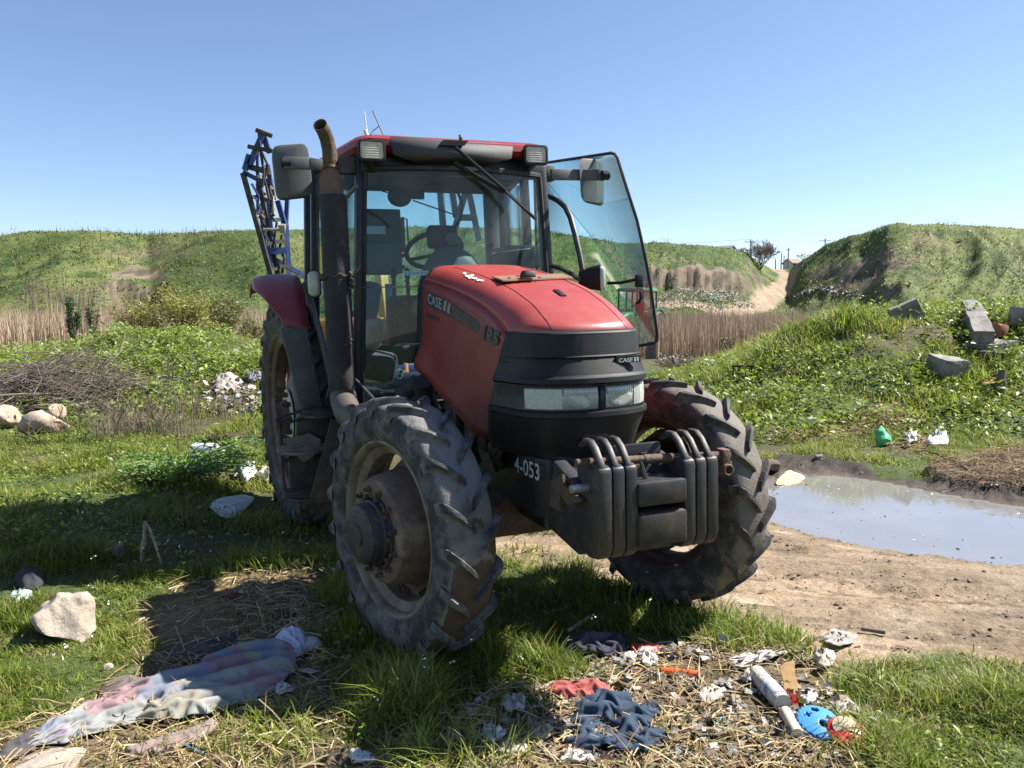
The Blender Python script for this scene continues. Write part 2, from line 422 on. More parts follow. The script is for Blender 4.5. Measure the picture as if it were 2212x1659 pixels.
RUST = mat('rusty_steel', (0.115, 0.068, 0.045), 0.75, 0.15, (0.06, 0.04, 0.032), 10, (0.4, 0.65), bump=0.5, bscale=50, col3=(0.20, 0.11, 0.06), scale3=25, mix3=(0.55, 0.75))
RUSTO = mat('orange_rust', (0.175, 0.095, 0.062), 0.75, 0.0, (0.12, 0.078, 0.058), 14, (0.4, 0.65), bump=0.3, bscale=60, col3=(0.14, 0.09, 0.07), scale3=8, mix3=(0.5, 0.7))
CAST = mat('cast_iron', (0.030, 0.028, 0.028), 0.5, 0.2, (0.075, 0.05, 0.038), 9, (0.48, 0.72), bump=0.08, bscale=90, col3=(0.016, 0.017, 0.022), scale3=5, mix3=(0.5, 0.7), dust=(.66, 1.0, (.13, .085, .055), .75))
RIMM = mat('worn_rim', (0.24, 0.205, 0.155), 0.6, 0.1, (0.13, 0.08, 0.05), 8, (0.42, 0.66), bump=0.25, bscale=40, col3=(0.10, 0.075, 0.055), scale3=4, mix3=(0.5, 0.72))
DISCM = mat('rusty_wheel_disc', (0.15, 0.095, 0.07), 0.68, 0.1, (0.29, 0.235, 0.175), 6, (0.52, 0.7), bump=0.3, bscale=45, col3=(0.085, 0.05, 0.045), scale3=9, mix3=(0.5, 0.68))
RIMRED = mat('reddish_rim', (0.055, 0.028, 0.022), 0.75, 0.1, (0.035, 0.024, 0.02), 8, (0.4, 0.66), bump=0.25, bscale=40)
CREAM = mat('cream_paint', (0.56, 0.55, 0.44), 0.55, 0, (0.28, 0.2, 0.13), 14, (0.55, 0.75), bump=0.1)
HUBM = mat('greasy_hub', (0.035, 0.036, 0.042), 0.5, 0.3, (0.10, 0.06, 0.045), 16, (0.5, 0.7), bump=0.4, bscale=60, col3=(0.13, 0.12, 0.11), scale3=9, mix3=(0.6, 0.75))
CHROME = mat('bare_steel', (0.45, 0.44, 0.42), 0.4, 0.8, (0.25, 0.2, 0.15), 20)
LENS = mat('clear_lens', (0.36, 0.37, 0.33), 0.18, 0.0, (0.46, 0.46, 0.42), 25, spec=0.6, coat=0.4)
LENSI = mat('ribbed_lens', (0.50, 0.50, 0.46), 0.3, 0.0, (0.42, 0.42, 0.38), 60, spec=0.6)
REFL = mat('lamp_reflector', (0.5, 0.5, 0.48), 0.15, 0.9)
LENSO = mat('yellowed_lens', (0.56, 0.50, 0.40), 0.35, 0.0, (0.44, 0.40, 0.34), 30, spec=0.6)
LENSW = mat('dusty_lens', (0.50, 0.48, 0.43), 0.35, 0.0, (0.40, 0.38, 0.33), 18, spec=0.5)
WHITEP = mat('white_paint', (0.72, 0.72, 0.68), 0.6, 0, (0.5, 0.5, 0.47), 30)
GREYL = mat('grey_lettering', (0.30, 0.31, 0.32), 0.55)
DECAL = mat('black_decal', (0.028, 0.032, 0.038), 0.45, 0, (0.06, 0.06, 0.06), 10)
REDL = mat('red_lettering', (0.35, 0.03, 0.03), 0.5)
PLATEO = mat('rusted_plate', (0.20, 0.125, 0.085), 0.7, 0.1, (0.27, 0.12, 0.05), 9, (0.45, 0.6), bump=0.15, col3=(0.16, 0.11, 0.08), scale3=26, mix3=(0.6, 0.7))
EXHM = mat('sooty_heat_shield', (0.022, 0.022, 0.023), 0.7, 0.2, (0.050, 0.043, 0.038), 5, (0.45, 0.75), bump=0.25, bscale=45, col3=(0.10, 0.06, 0.043), scale3=18, mix3=(0.68, 0.78))
SEATM = mat('seat_cloth', (0.03, 0.033, 0.04), 0.9, 0, (0.06, 0.06, 0.06), 20)
RUBBER = mat('black_rubber', (0.016, 0.016, 0.017), 0.7, 0, (0.05, 0.047, 0.042), 8, (0.5, 0.75), bump=0.1)
GLASS_F = glass_mat('windscreen_glass', (0.66, 0.86, 0.88), 0.05)
GLASS_S = glass_mat('side_glass', (0.84, 0.94, 0.93), 0.07)
GLASS_D = glass_mat('door_glass', (0.86, 0.985, 0.965), 0.014)
def tyre_material(name, mud):
    m = bpy.data.materials.new(name); m.use_nodes = True; nt = m.node_tree; N = nt.nodes; b = N['Principled BSDF']
    b.inputs['Roughness'].default_value = 0.72; b.inputs['Specular IOR Level'].default_value = 0.35
    tc = N.new('ShaderNodeTexCoord')
    def noise(sc, dt=7):
        n = N.new('ShaderNodeTexNoise'); n.inputs['Scale'].default_value = sc; n.inputs['Detail'].default_value = dt; n.inputs['Roughness'].default_value = 0.65
        nt.links.new(tc.outputs['Object'], n.inputs['Vector']); return n.outputs['Fac']
    def rng_(s, a, c, lo=0, hi=1):
        r = N.new('ShaderNodeMapRange'); r.inputs['From Min'].default_value = a; r.inputs['From Max'].default_value = c
        r.inputs['To Min'].default_value = lo; r.inputs['To Max'].default_value = hi; nt.links.new(s, r.inputs['Value']); return r.outputs[0]
    def mixc(f, a, bcol):
        x = N.new('ShaderNodeMix'); x.data_type = 'RGBA'; nt.links.new(f, x.inputs['Factor'])
        if isinstance(a, tuple): x.inputs['A'].default_value = (*a, 1)
        else: nt.links.new(a, x.inputs['A'])
        x.inputs['B'].default_value = (*bcol, 1); return x.outputs['Result']
    att = N.new('ShaderNodeAttribute'); att.attribute_name = 'Col'     # red: tread floor, green: low on the wheel
    sp = N.new('ShaderNodeSeparateColor'); nt.links.new(att.outputs['Color'], sp.inputs[0])
    def math_(op, a, c):
        q = N.new('ShaderNodeMath'); q.operation = op
        for i, s in enumerate((a, c)):
            if isinstance(s, (int, float)): q.inputs[i].default_value = s
            else: nt.links.new(s, q.inputs[i])
        return q.outputs[0]
    dust = rng_(math_('ADD', noise(11), math_('MULTIPLY', sp.outputs[0], 0.22)), 0.44, 0.70, 0.05, 0.95)
    c1 = mixc(dust, (0.026, 0.027, 0.030), (0.185, 0.175, 0.165) if mud else (0.15, 0.13, 0.108))
    if mud:
        f = math_('MULTIPLY', math_('ADD', sp.outputs[0], 0.10), sp.outputs[1])
        mu = rng_(math_('ADD', math_('MULTIPLY', noise(9), 0.8), math_('MULTIPLY', f, 0.55)), 0.74, 0.78)
        c1 = mixc(mu, c1, (0.085, 0.058, 0.036))
    nt.links.new(c1, b.inputs['Base Color'])
    bp = N.new('ShaderNodeBump'); bp.inputs['Strength'].default_value = 0.35; bp.inputs['Distance'].default_value = 0.02
    nt.links.new(noise(60), bp.inputs['Height']); nt.links.new(bp.outputs[0], b.inputs['Normal'])
    return m
TYRE_N = tyre_material('muddy_tyre_rubber', True)
TYRE_F = tyre_material('dusty_tyre_rubber', False)

# ================================================================ RED TRACTOR
trac = empty('tractor', label='large red farm tractor with an open glass cab door and front weights', cat='tractor')
trac.matrix_world = Matrix(((TU[0], -TW[0], TZ[0], TO[0]), (TU[1], -TW[1], TZ[1], TO[1]), (TU[2], -TW[2], TZ[2], TO[2]), (0, 0, 0, 1)))
def M_(): return MB(True)

# ---- wheels
def wheel(name, c, side, steer, Rt_, W, rim, nl, tm, front, discm, rimm):
    c = np.array(c, float); ax = side * np.array([math.sin(steer), math.cos(steer), 0])
    f1 = np.array([math.cos(steer), -math.sin(steer), 0]); f2 = np.array([0, 0, 1.0])
    def P(a, r, ph): return c + ax * a + r * (math.cos(ph) * f1 + math.sin(ph) * f2)
    hw = W / 2; k = Rt_ / 0.618
    cr = Rt_ - 0.028 * (1 if front else 1.4)
    prof = [(-hw * .70, rim - .012), (-hw * .86, rim + .012), (-hw * .99, rim + (cr - rim) * .36), (-hw * 1.0, rim + (cr - rim) * .58), (-hw * .93, rim + (cr - rim) * .82), (-hw * .80, cr - .012), (-hw * .45, cr - .001), (0, cr + .002)]
    prof = prof + [(-a, r) for a, r in reversed(prof[:-1])]
    n = 72
    mb = M_(); mb.loft([[P(a, r, 2 * math.pi * i / n) for i in range(n)] for a, r in prof], True, False)
    nbase = len(mb.v)
    cols = []
    for a, r in prof:
        for i in range(n):
            cols.append((1.0 if abs(a) < hw * .82 else 0.0, max(0.0, min(1.0, 0.62 - (r * math.sin(2 * math.pi * i / n)) / Rt_ * 0.75)), 0))
    lw = 0.036 * (1 if front else 1.3) / Rt_; dphi = 0.205 * (1 if front else 0.8)
    for s_ in (-1, 1):
        for j in range(nl):
            p0 = 2 * math.pi * j / nl + (math.pi / nl if s_ > 0 else 0) + random.uniform(-.008, .008)
            secs = []
            for t, hb, ht, wd in ((0.0, cr - .01, Rt_ - .003, .8), (.12, cr - .01, Rt_, .95), (.5, cr - .012, Rt_, 1.0), (.82, cr - .02, Rt_ - .004, 1.12), (.95, cr - .035, Rt_ - .014, 1.2), (1.0, cr - .06, Rt_ - .036, 1.15)):
                a = s_ * hw * (0.035 + 1.0 * t); ph = p0 + dphi * (t ** 0.85)
                e = lw * wd / 2
                secs.append([P(a, hb, ph - e * 1.35), P(a, ht - .006, ph - e * .95), P(a, ht, ph - e * .62), P(a, ht, ph + e * .62), P(a, ht - .006, ph + e * .95), P(a, hb, ph + e * 1.35)])
                for q in range(6):
                    cols.append((0.75 if q in (0, 5) else 0.0, max(0.0, min(1.0, 0.62 - math.sin(ph) * 0.75)), 0))
            mb.loft(secs, True, True)
    rp = M_()
    e = rim
    rp.loft([[P(a * (hw / .13), r, 2 * math.pi * i / 56) for i in range(56)] for a, r in
             [(.098, e + .004), (.108, e + .006), (.112, e - .002), (.104, e - .012), (.085, e - .020), (.070, e - .024), (.058, e - .05), (.045, e - .062), (-.03, e - .066), (-.048, e - .055), (-.062, e - .028), (-.085, e - .020), (-.104, e - .012), (-.112, e - .002), (-.108, e + .006)]], True, False)
    wo = rp.build(name, rimm, trac)
    ty = mb.build('tyre', tm, wo, angle=40)
    me = ty.data
    ca = me.color_attributes.new('Col', 'FLOAT_COLOR', 'POINT')
    arr = np.ones((len(me.vertices), 4), np.float32); arr[:, :3] = np.array(cols, np.float32)[:len(me.vertices)]
    ca.data.foreach_set('color', arr.ravel())
    if front:
        db = M_()
        rings = []
        nn = 64
        for a, r, lob in [(.150, .135, 0), (.158, .165, 0), (.160, .215, 0), (.150, .240, 0), (.125, .256, 0), (.06, .266, 0), (.0, .280, .2), (-.022, .305, .75), (-.03, .322, 1), (-.038, .322, 1), (-.032, .30, .7)]:
            ring = []
            for i in range(nn):
                ph = 2 * math.pi * i / nn
                w_ = math.cos(4 * ph + 0.9); w_ = math.copysign(abs(w_) ** .7, w_)
                ring.append(P(a, r + lob * .028 * w_, ph))
            rings.append(ring)
        db.loft(rings, True, False)
        db.build('wheel_disc', discm, wo)
        hb = M_(); hb.lathe([(.05, .16), (.15, .158), (.185, .150), (.19, .142), (.215, .140), (.240, .133), (.25, .118), (.252, .05), (.258, .048), (.259, .0)], c, ax, 40)
        hb.lathe([(.1, .175), (.168, .175), (.17, .16)], c, ax, 40)
        hb.build('hub', HUBM, wo)
        bb = M_()
        for i in range(12):
            ph = 2 * math.pi * i / 12 + .2
            p = P(.16, .198, ph); bb.lathe([(-.005, .015), (.012, .015), (.014, .011), (.032, .009), (.032, 0)], p, ax, 6)
        for i in range(8):
            ph = (2 * math.pi * (i // 2) + (0.34 if i % 2 else -0.34) - 0.9) / 4
            p = P(-.03, .326, ph); bb.lathe([(-.03, .022), (.018, .019), (.02, .012), (.035, .010), (.035, 0)], p, ax, 8)
        for i in range(10):
            ph = 2 * math.pi * i / 10
            p = P(.165, .166, ph); bb.lathe([(0, .011), (.02, .011), (.02, 0)], p, ax, 6)
        bb.build('wheel_bolts', RUST, wo)['kind'] = 'stuff'
    else:
        db = M_()
        db.loft([[P(a, r, 2 * math.pi * i / 48) for i in range(48)] for a, r in [(.03, .14), (.035, .23), (.02, .28), (-.04, .40), (-.06, .50), (-.055, e - .055), (-.065, e - .05)]], True, False)
        db.build('wheel_disc', discm, wo)
        hp = M_(); hp.lathe([(.0, .13), (.038, .14), (.05, .208), (.056, .206), (.06, .13)], c, ax, 40); hp.build('hub_plate', CREAM, wo)
        hh = M_(); hh.lathe([(.0, .15), (.09, .12), (.11, .10), (.15, .095), (.155, 0)], c, ax, 30); hh.build('hub', RUST, wo)
        bb = M_()
        for i in range(10):
            ph = 2 * math.pi * i / 10
            bb.lathe([(.0, .02), (.075, .02), (.078, .013), (.10, .012), (.10, 0)], P(.02, .178, ph), ax, 6)
        bb.build('wheel_bolts', RUST, wo)['kind'] = 'stuff'
    return wo
FR, KX, OF, ST = 0.618, 0.630, 0.108, 0.285
ws_, wc_ = math.sin(ST), math.cos(ST)
wheel('front_wheel', (OF * ws_, KX + OF * wc_, FR), 1, ST, FR, .263, .412, 19, TYRE_N, True, DISCM, RIMM)
wheel('front_wheel', (-OF * ws_, -KX - OF * wc_, FR), -1, ST, FR, .263, .412, 19, TYRE_F, True, RIMRED, RIMRED)
wheel('rear_wheel', (-2.60, .99, .863), 1, .11, .863, .25, .63, 24, TYRE_F, False, DISCM, DISCM)
wheel('rear_wheel', (-2.62, -.99, .863), -1, .11, .863, .25, .63, 24, TYRE_F, False, DISCM, DISCM)

# ---- chassis, engine, axles
b = M_()
b.box((-1.0, 0, .80), (2.9, .40, .34)); b.box((-.35, 0, 1.05), (1.1, .44, .34)); b.box((-2.3, 0, .86), (1.1, .60, .55))
b.box((.05, 0, .84), (1.0, .36, .30)); b.box((-.6, 0, .62), (.8, .30, .14))
b.build('chassis', BLACKM, trac, bevel=.02)
b = M_()
b.loft([[(u_, w_, z_) for u_, z_ in ((-.11, .52), (.11, .52), (.11, .52 + hh), (-.11, .52 + hh))] for w_, hh in ((-.52, .15), (-.30, .16), (-.14, .26), (.14, .26), (.30, .16), (.52, .15))], True, True)
for s_ in (-1, 1):
    b.lathe([(-.08, .06), (-.08, .12), (.06, .13), (.10, .10)], (0, s_ * .56, .618), (0, s_, 0), 20)
    b.tube([(0, s_ * .58, .50), (0, s_ * .58, .76)], .055, 12)
b.build('front_axle', RUST, trac, bevel=.012)
b = M_()
for s_ in (-1, 1):
    b.tube([(-.16, 0, .60), (-.17, s_ * .5, .60)], .022, 8); b.tube([(-.17, s_ * .5, .60), (-.12, s_ * .58, .60)], .03, 8)
b.tube([(-.16, -.25, .60), (-.16, .25, .60)], .04, 10)
b.build('steering_rod', CHROME, trac)
b = M_(); b.tube([(-2.61, -.9, .863), (-2.61, .9, .863)], .11, 16); b.build('rear_axle', BLACKM, trac)
b = M_()
for k in range(6):
    y0 = .22 + .02 * (k % 3)
    b.tube([(-.55 + k * .13, y0, .82 + .05 * (k % 2)), (-.5 + k * .13, .27 + .02 * (k % 3), .93), (-.42 + k * .12, .25, 1.04)], .012 + .006 * (k % 3), 6)
b.box((-.25, .25, .98), (.35, .08, .14)); b.box((-.62, .26, 1.02), (.2, .1, .2)); b.lathe([(0, .05), (.14, .05)], (.02, .26, .95), (1, 0, 0), 14)
b.build('engine_parts', CAST, trac, bevel=.006)['kind'] = 'stuff'
b = M_(); b.tube([(-.95, .32, 1.16), (-.98, .42, 1.20), (-1.02, .5, 1.12)], .055, 12); b.tube([(-1.05, .28, .95), (-.95, .36, 1.1), (-.86, .40, 1.22)], .06, 12); b.build('coolant_hose', RUBBER, trac)

# ---- hood
def ws(u): return .318 - .045 * u
ZC_U = [-1.05, -.97, -.75, -.4, -.1, .15, .35, .48, .55, .60]
ZC_Z = [1.915, 1.905, 1.876, 1.822, 1.766, 1.707, 1.642, 1.582, 1.546, 1.520]
def zc(u): return float(np.interp(u, ZC_U, ZC_Z))
def nose_plan(o=0.0, wsc=1.0):
    pts = [(.28, .306), (.36, .297), (.43, .280), (.49, .250), (.54, .202), (.57, .145), (.588, .08), (.593, 0)]
    pts = [(u + o * (1 - (w / .34) ** 2 * .30), w * wsc + o * .38 * (w / .34)) for u, w in pts]
    return pts + [(u, -w) for u, w in reversed(pts[:-1])]
_np = nose_plan()
def front_u(w):
    aw = abs(w); us = [p[0] for p in _np[:8]][::-1]; wz = [p[1] for p in _np[:8]][::-1]
    return float(np.interp(aw, wz, us))
def ue(z): return float(np.interp(z, [1.0, 1.03, 1.2, 1.33, 1.44, 1.50], [.08, .10, .17, .25, .30, .34]))
def zlow(u): return float(np.interp(u, [-1.1, -.95, -.68, -.12, .05, .24], [1.32, 1.27, 1.15, 1.0, .995, 1.02]))
def ur(z): return float(np.interp(z, [1.2, 1.30, 1.38, 1.44, 1.85], [-1.0, -1.03, -1.0, -.955, -.90]))
TT = [0, .2, .4, .55, .62, .70, .78, .85, .91, .96, 1.0]
TT = [-t for t in reversed(TT[1:])] + TT
DROP = lambda t: .010 * t * t + .012 * max(0, (abs(t) - .62) / .38) + .058 * max(0, (abs(t) - .70) / .30) ** 2.2
top = []
NB = 26
for i in range(NB + 1):
    bfr = i / NB; row = []
    for t in TT:
        uend = front_u(t * .300) - .002
        ust = -.965 + .07 * abs(t) ** 3
        u = ust + (uend - ust) * bfr
        hwid = ws(u) if u < .3 else ws(.3)
        w = t * hwid
        if u > .25: w = t * (hwid + (.301 - hwid) * min(1, (u - .25) / .1))
        z = zc(u + (.593 - front_u(t * .300)) * bfr ** 3 * 0.9) - DROP(t) * (1 - .55 * bfr ** 4)
        if i == NB: z = 1.520 - .004 * abs(t)
        row.append((u, w, z))
    top.append(row)
def shoulder(u, s_):
    us = [r_[0 if s_ < 0 else -1][0] for r_ in top]; zs = [r_[0 if s_ < 0 else -1][2] for r_ in top]; wz = [abs(r_[0 if s_ < 0 else -1][1]) for r_ in top]
    return float(np.interp(u, us, zs)), float(np.interp(u, us, wz))
b = M_(); b.sheet(top)
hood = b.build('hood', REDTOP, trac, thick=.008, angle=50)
for s_ in (1, -1):
    g = []
    for i in range(25):
        fi = i / 24; row = []
        for j in range(13):
            fj = j / 12
            u = -.95 + fi * 1.2
            for _ in range(4):
                zs_, wsd = shoulder(min(u, .5), s_)
                z = zs_ + (zlow(u) - zs_) * fj
                a0 = ur(z); a1 = ue(z) if z < 1.50 else float(np.interp(z, [1.50, 1.525], [.34, .30]))
                u = a0 + (a1 - a0) * fi
            bul = .045 * math.exp(-((u + 1.0) / .16) ** 2 - ((z - 1.30) / .12) ** 2)
            wv = wsd if fj == 0 else min(ws(u) + bul, ws(u) + bul)
            row.append((u, s_ * (wv + .008 * math.sin(math.pi * min(1, fj * 1.3))), z))
        g.append(row)
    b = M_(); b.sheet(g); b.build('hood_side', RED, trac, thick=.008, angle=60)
# dark seams of the hood lid
for s_ in (1, -1):
    b = M_()
    pts = []
    for i in range(3, NB + 1):
        r0 = top[i]; j = TT.index(.55 * s_) if (.55 * s_) in TT else 0
        k2 = TT.index(.62 * s_); p = (np.array(r0[j]) * .4 + np.array(r0[k2]) * .6); pts.append(p + np.array([0, 0, .0035]))
    b.tube(pts, .0032, 5); b.build('hood_seam', BLACKP, trac)
def hood_hit(v, lift=.0):
    d = TM @ ray(v); o = TM @ (CAMP - TO)
    for k in range(900):
        p = o + d * (2.6 + k * .003)
        if p[0] < .595 and abs(p[1]) < .33:
            t = max(-1, min(1, p[1] / max(.3, min(.36, ws(p[0])))))
            if p[2] < zc(p[0]) - DROP(t) + lift: return p
    return p
# chips of missing paint
b = M_()
for (cx, cy, a_, c_) in [(1020, 597, 5, 3), (1028, 600, 7, 4), (1038, 603, 6, 3), (1045, 606, 4, 3), (1052, 607, 7, 2.5), (1033, 596, 4, 2), (1016, 592, 5, 2)]:
    pts = []
    for k in range(9):
        an = 2 * math.pi * k / 9; rr = random.uniform(.6, 1.15)
        v = (cx - 12 + a_ * rr * math.cos(an), cy - 2 + c_ * rr * math.sin(an))
        pts.append(hood_hit(v, .007))
    b.add(pts, [tuple(range(9))])
b.build('bare_paint_chip', WHITEP, hood)
# rusted plate with a small aerial on top, and the black catch
pl = [hood_hit((1062, 600), .010), hood_hit((1086, 608), .022), L((1238, 602), 'w', -.255), L((1214, 594), 'w', -.255)]
pl = [np.array(p) for p in pl]
b = M_(); b.prism(pl, (0, 0, .008))
plate = b.build('mounting_plate', PLATEO, trac)
b = M_(); c0 = hood_hit((1140, 597), .030); b.box(c0 + np.array([0, 0, .012]), (.07, .075, .035), taper=.7); b.build('aerial_puck', BLACKP, plate, bevel=.008)
for v in ((1100, 601), (1118, 597), (1127, 602), (1165, 600)):
    b = M_(); c0 = hood_hit(v, .026); b.lathe([(0, .009), (.004, .009), (.004, 0)], c0, (0, 0, 1), 8); b.build('bolt_hole', BLACKP, plate)
b = M_(); p0 = hood_hit((1200, 627), .006); p1 = hood_hit((1218, 640), .006); b.bar(p0, p1, .03, .012); b.build('hood_catch', BLACKP, trac, bevel=.003)
# decals on the side of the hood
def HS(v, lift=.012): return LP(v, (0, .318 + lift, 0), (.045, 1, 0))
hside = [o for o in trac.children if o.name.startswith('hood_side')][0]
def decal(name, pts, m, par, lift):
    b = M_(); b.add([HS(v, lift) for v in pts], [tuple(range(len(pts)))]); return b.build(name, m, par)
decal('stripe_decal', [A_ for A_ in ((921, 628), (971, 652), (1032, 694), (1037, 706), (1031, 720), (968, 683), (921, 660))], DECAL, hside, .0105)
decal('stripe_gap', [(970, 672), (1018, 703), (1020, 708), (970, 677)], RED, hside, .0115)
text_on('brand_lettering', 'CASE', HS((924, 655), .013), HS((954, 669), .013), HS((924, 633), .013), GREYL, hside, lift=.0005, bold=.02)
for k, (x0, y0) in enumerate(((957, 672), (966, 677))):
    decal('brand_lettering', [(x0, y0 - 2), (x0 + 4, y0 - 24), (x0 + 8, y0 - 22), (x0 + 4, y0 + 1)], GREYL, hside, .0135)
decal('brand_lettering', [(962, 673), (966, 654), (969, 656), (966, 676)], REDL, hside, .0132)
text_on('model_lettering', 'MAXXUM', HS((922, 685), .015), HS((946, 694), .015), HS((922, 676), .015), DECAL, hside, lift=.0005, bold=.02)
text_on('model_lettering', '125', HS((1040, 733), .0135), HS((1075, 750), .0135), HS((1045, 701), .0135), DECAL, hside, lift=.0008, bold=.07)
text_on('model_lettering', '125', HS((1043, 729), .0135), HS((1073, 744), .0135), HS((1047, 707), .0135), GREYP, hside, lift=.0016, bold=.0)

# ---- nose: grilles, headlights, lower panel
def ring(z, o, e=None, wsc=1.0):
    pts = nose_plan(o, wsc); e = ue(z) if e is None else e
    w0 = (ws(e) + .010) * wsc
    a = [(e, w0, z)]
    if e < .28: a += [((e + .31) / 2, w0 - .003, z)]
    p2 = [(u, w, z) for u, w in pts if u > e + .02 or abs(w) < .33]
    m = [(u, -w, z_) for u, w, z_ in reversed(a)]
    return a, p2, m
def resample(pts, n):
    P = np.array(pts); d = np.concatenate([[0], np.cumsum(np.linalg.norm(np.diff(P, axis=0), axis=1))]); q = np.linspace(0, d[-1], n)
    return np.stack([np.interp(q, d, P[:, k]) for k in range(P.shape[1])], 1)
def band(name, rows, m, parent=trac):
    b = M_(); g = []
    for z, o, wsc in rows:
        e = ue(z); pts = nose_plan(o, wsc)[:8]
        us = [p[0] for p in pts]; wv = [p[1] for p in pts]
        w0 = float(np.interp(e, [.1] + us, [(ws(.1) + .004) * wsc + o * .3] + wv)) + .010
        line = [(e, w0)] + [p for p in pts if p[0] > e + .03]
        row = [(u, w, z) for u, w in resample(line, 16)]
        g.append(row + [(u, -w, z) for u, w, z in reversed(row[:-1])])
    b.sheet(g); return b.build(name, m, parent, thick=.006, angle=40)
rows = [(1.522, .0, 1), (1.515, .012, 1)]
for k in range(11):
    z = 1.510 - k * .0085; rows += [(z, .016 + k * .0013, 1), (z - .005, .0155 + k * .0013, 1)]
rows += [(1.416, .030, 1), (1.413, .034, 1), (1.409, .004, 1)]
band('upper_grille', rows, BLACKP)
rows = [(1.412, .006, 1), (1.409, .026, 1)]
for k in range(8):
    z = 1.405 - k * .0088; rows += [(z, .030 + k * .004, 1), (z - .005, .0315 + k * .004, 1)]
rows += [(1.330, .064, 1), (1.322, .078, 1), (1.305, .080, 1), (1.295, .050, 1)]
low = band('lower_grille', rows, BLACKP)
band('headlight_panel', [(1.294, .046, 1), (1.29, .044, 1), (1.186, .040, 1), (1.180, .044, 1)], BLACKM)
bot = [(.09, .316), (.16, .305), (.28, .282), (.38, .257), (.46, .232), (.512, .210), (.540, .178), (.548, .09), (.55, 0)]
def nose_row(z, o, t):
    e_ = ue(z); pts = [(e_, float(np.interp(e_, [.1, .28], [ws(.1) + .004 + o * .3, nose_plan(o)[0][1]])) + .01)] + [p for p in nose_plan(o)[:8] if p[0] > e_ + .03]
    r0 = resample(pts, 22); r1 = resample(bot, 22); q = r0 * (1 - t) + r1 * t
    row = [(u, w, z) for u, w in q]; return row + [(u, -w, z) for u, w, z in reversed(row[:-1])]
b = M_(); b.sheet([nose_row(z, o, t) for z, o, t in ((1.181, .052, 0), (1.176, .074, 0), (1.160, .075, 0), (1.154, .055, 0), (1.12, .053, .10), (1.08, .05, .30), (1.04, .05, .55), (1.0, .05, .82), (.972, .05, 1.0), (.966, .05, 1.0))]); b.build('nose_panel', BLACKP, trac, thick=.006, angle=30)
# ventilation recess in the nose
NP = lambda v: L(v, 'u', .604)
q = [NP(v) for v in ((1258, 905), (1332, 897), (1322, 958), (1256, 966))]
b = M_(); b.add(q, [(0, 1, 2, 3)]); vent = b.build('nose_vent', BLACKM, trac, thick=.01)
b = M_(); q2 = [L(v, 'u', .612) for v in ((1264, 915), (1314, 910), (1310, 944), (1264, 948))]; b.add(q2, [(0, 1, 2, 3)]); b.build('vent_flap', DGREY, vent, thick=.004)
# headlights follow the curve of the nose
def nose_pt(w, z, o):
    pts = nose_plan(o); wsx = [p[1] for p in pts][::-1]; us = [p[0] for p in pts][::-1]
    return (float(np.interp(w, wsx, us)), w, z)
def lens_patch(name, w0, w1, z0, z1, o, m, parent, rib=0):
    b = M_(); g = []
    n = 14 if not rib else rib
    for i in range(n + 1):
        w = w0 + (w1 - w0) * i / n
        oo = o + (.002 if (rib and i % 2) else 0)
        g.append([nose_pt(w, z, oo + d) for z, d in ((z0, -.012), (z0 + .004, 0), ((z0 + z1) / 2, .003), (z1 - .004, 0), (z1, -.012))])
    b.sheet(g); return b.build(name, m, parent, angle=70 if not rib else 20)
for s_ in (1, -1):
    hl = lens_patch('headlight', s_ * .018, s_ * .292, 1.188, 1.284, .052, LENS, trac)
    lens_patch('indicator_lens', s_ * .172, s_ * .290, 1.190, 1.282, .056, LENSI, hl, rib=26)
    lens_patch('beam_lens', s_ * .024, s_ * .165, 1.245, 1.281, .056, LENS, hl, rib=22)
    b = M_(); rr_ = []
    for k1, d in ((1.0, .0565), (.92, .0575), (.6, .0570), (.25, .0572), (.02, .0575)):
        rr_.append([nose_pt(s_ * (.095 + .060 * k1 * math.cos(a)), 1.232 + .036 * k1 * math.sin(a), d) for a in np.linspace(0, 2 * math.pi, 25)[:-1]])
    b.loft(rr_, True, False); b.build('lamp_dish', mat('lamp_dish_glass', (.30, .31, .28), .15, .0, (.5, .5, .46), 18, (.5, .6), coat=.5), hl)
lens_patch('lamp_divider', -.010, .010, 1.184, 1.288, .058, BLACKM, trac)
# badge
bx = [nose_pt(w, z, .058) for w, z in ((-.205, 1.338), (-.30, 1.338), (-.205, 1.357))]
p00, p10, p01 = [L(v, 'u', .632) for v in ((1336, 783), (1379, 780), (1336, 774))]
ct = text_on('badge_lettering', 'CASE', p00, p00 + (p10 - p00) * .70, p01, WHITEP, trac, lift=.004, bold=.02)
for k in (0.76, .90):
    a0 = p00 + (p10 - p00) * k; b = M_(); b.prism([a0, a0 + (p10 - p00) * .09, a0 + (p10 - p00) * .09 + (p01 - p00), a0 + (p01 - p00)], (.006, 0, 0)); b.build('badge_bar', WHITEP, ct)
b = M_(); b.prism([p00 + np.array([-.018, 0.01, -.004]), p10 + np.array([-.018, -.01, -.004]), p10 + np.array([-.018, -.01, .026]), p01 + np.array([-.018, .01, .008])], (.019, 0, 0)); b.build('badge_base', BLACKP, ct)

# ---- frame under the nose with the painted number
b = M_()
b.prism([(-.15, .25, .98), (.46, .25, .97), (.52, .20, .97), (.55, 0, .97), (.52, -.20, .97), (.46, -.25, .97), (-.15, -.25, .98)], (0, 0, -.27))
fs = b.build('front_frame', BLACKM, trac, bevel=.015)
FSP = lambda v: L(v, 'w', .2535)
text_on('painted_number', '4-053', FSP((1112, 1018)), FSP((1166, 1040)), FSP((1111, 984)), WHITEP, fs, lift=.001, bold=.012)
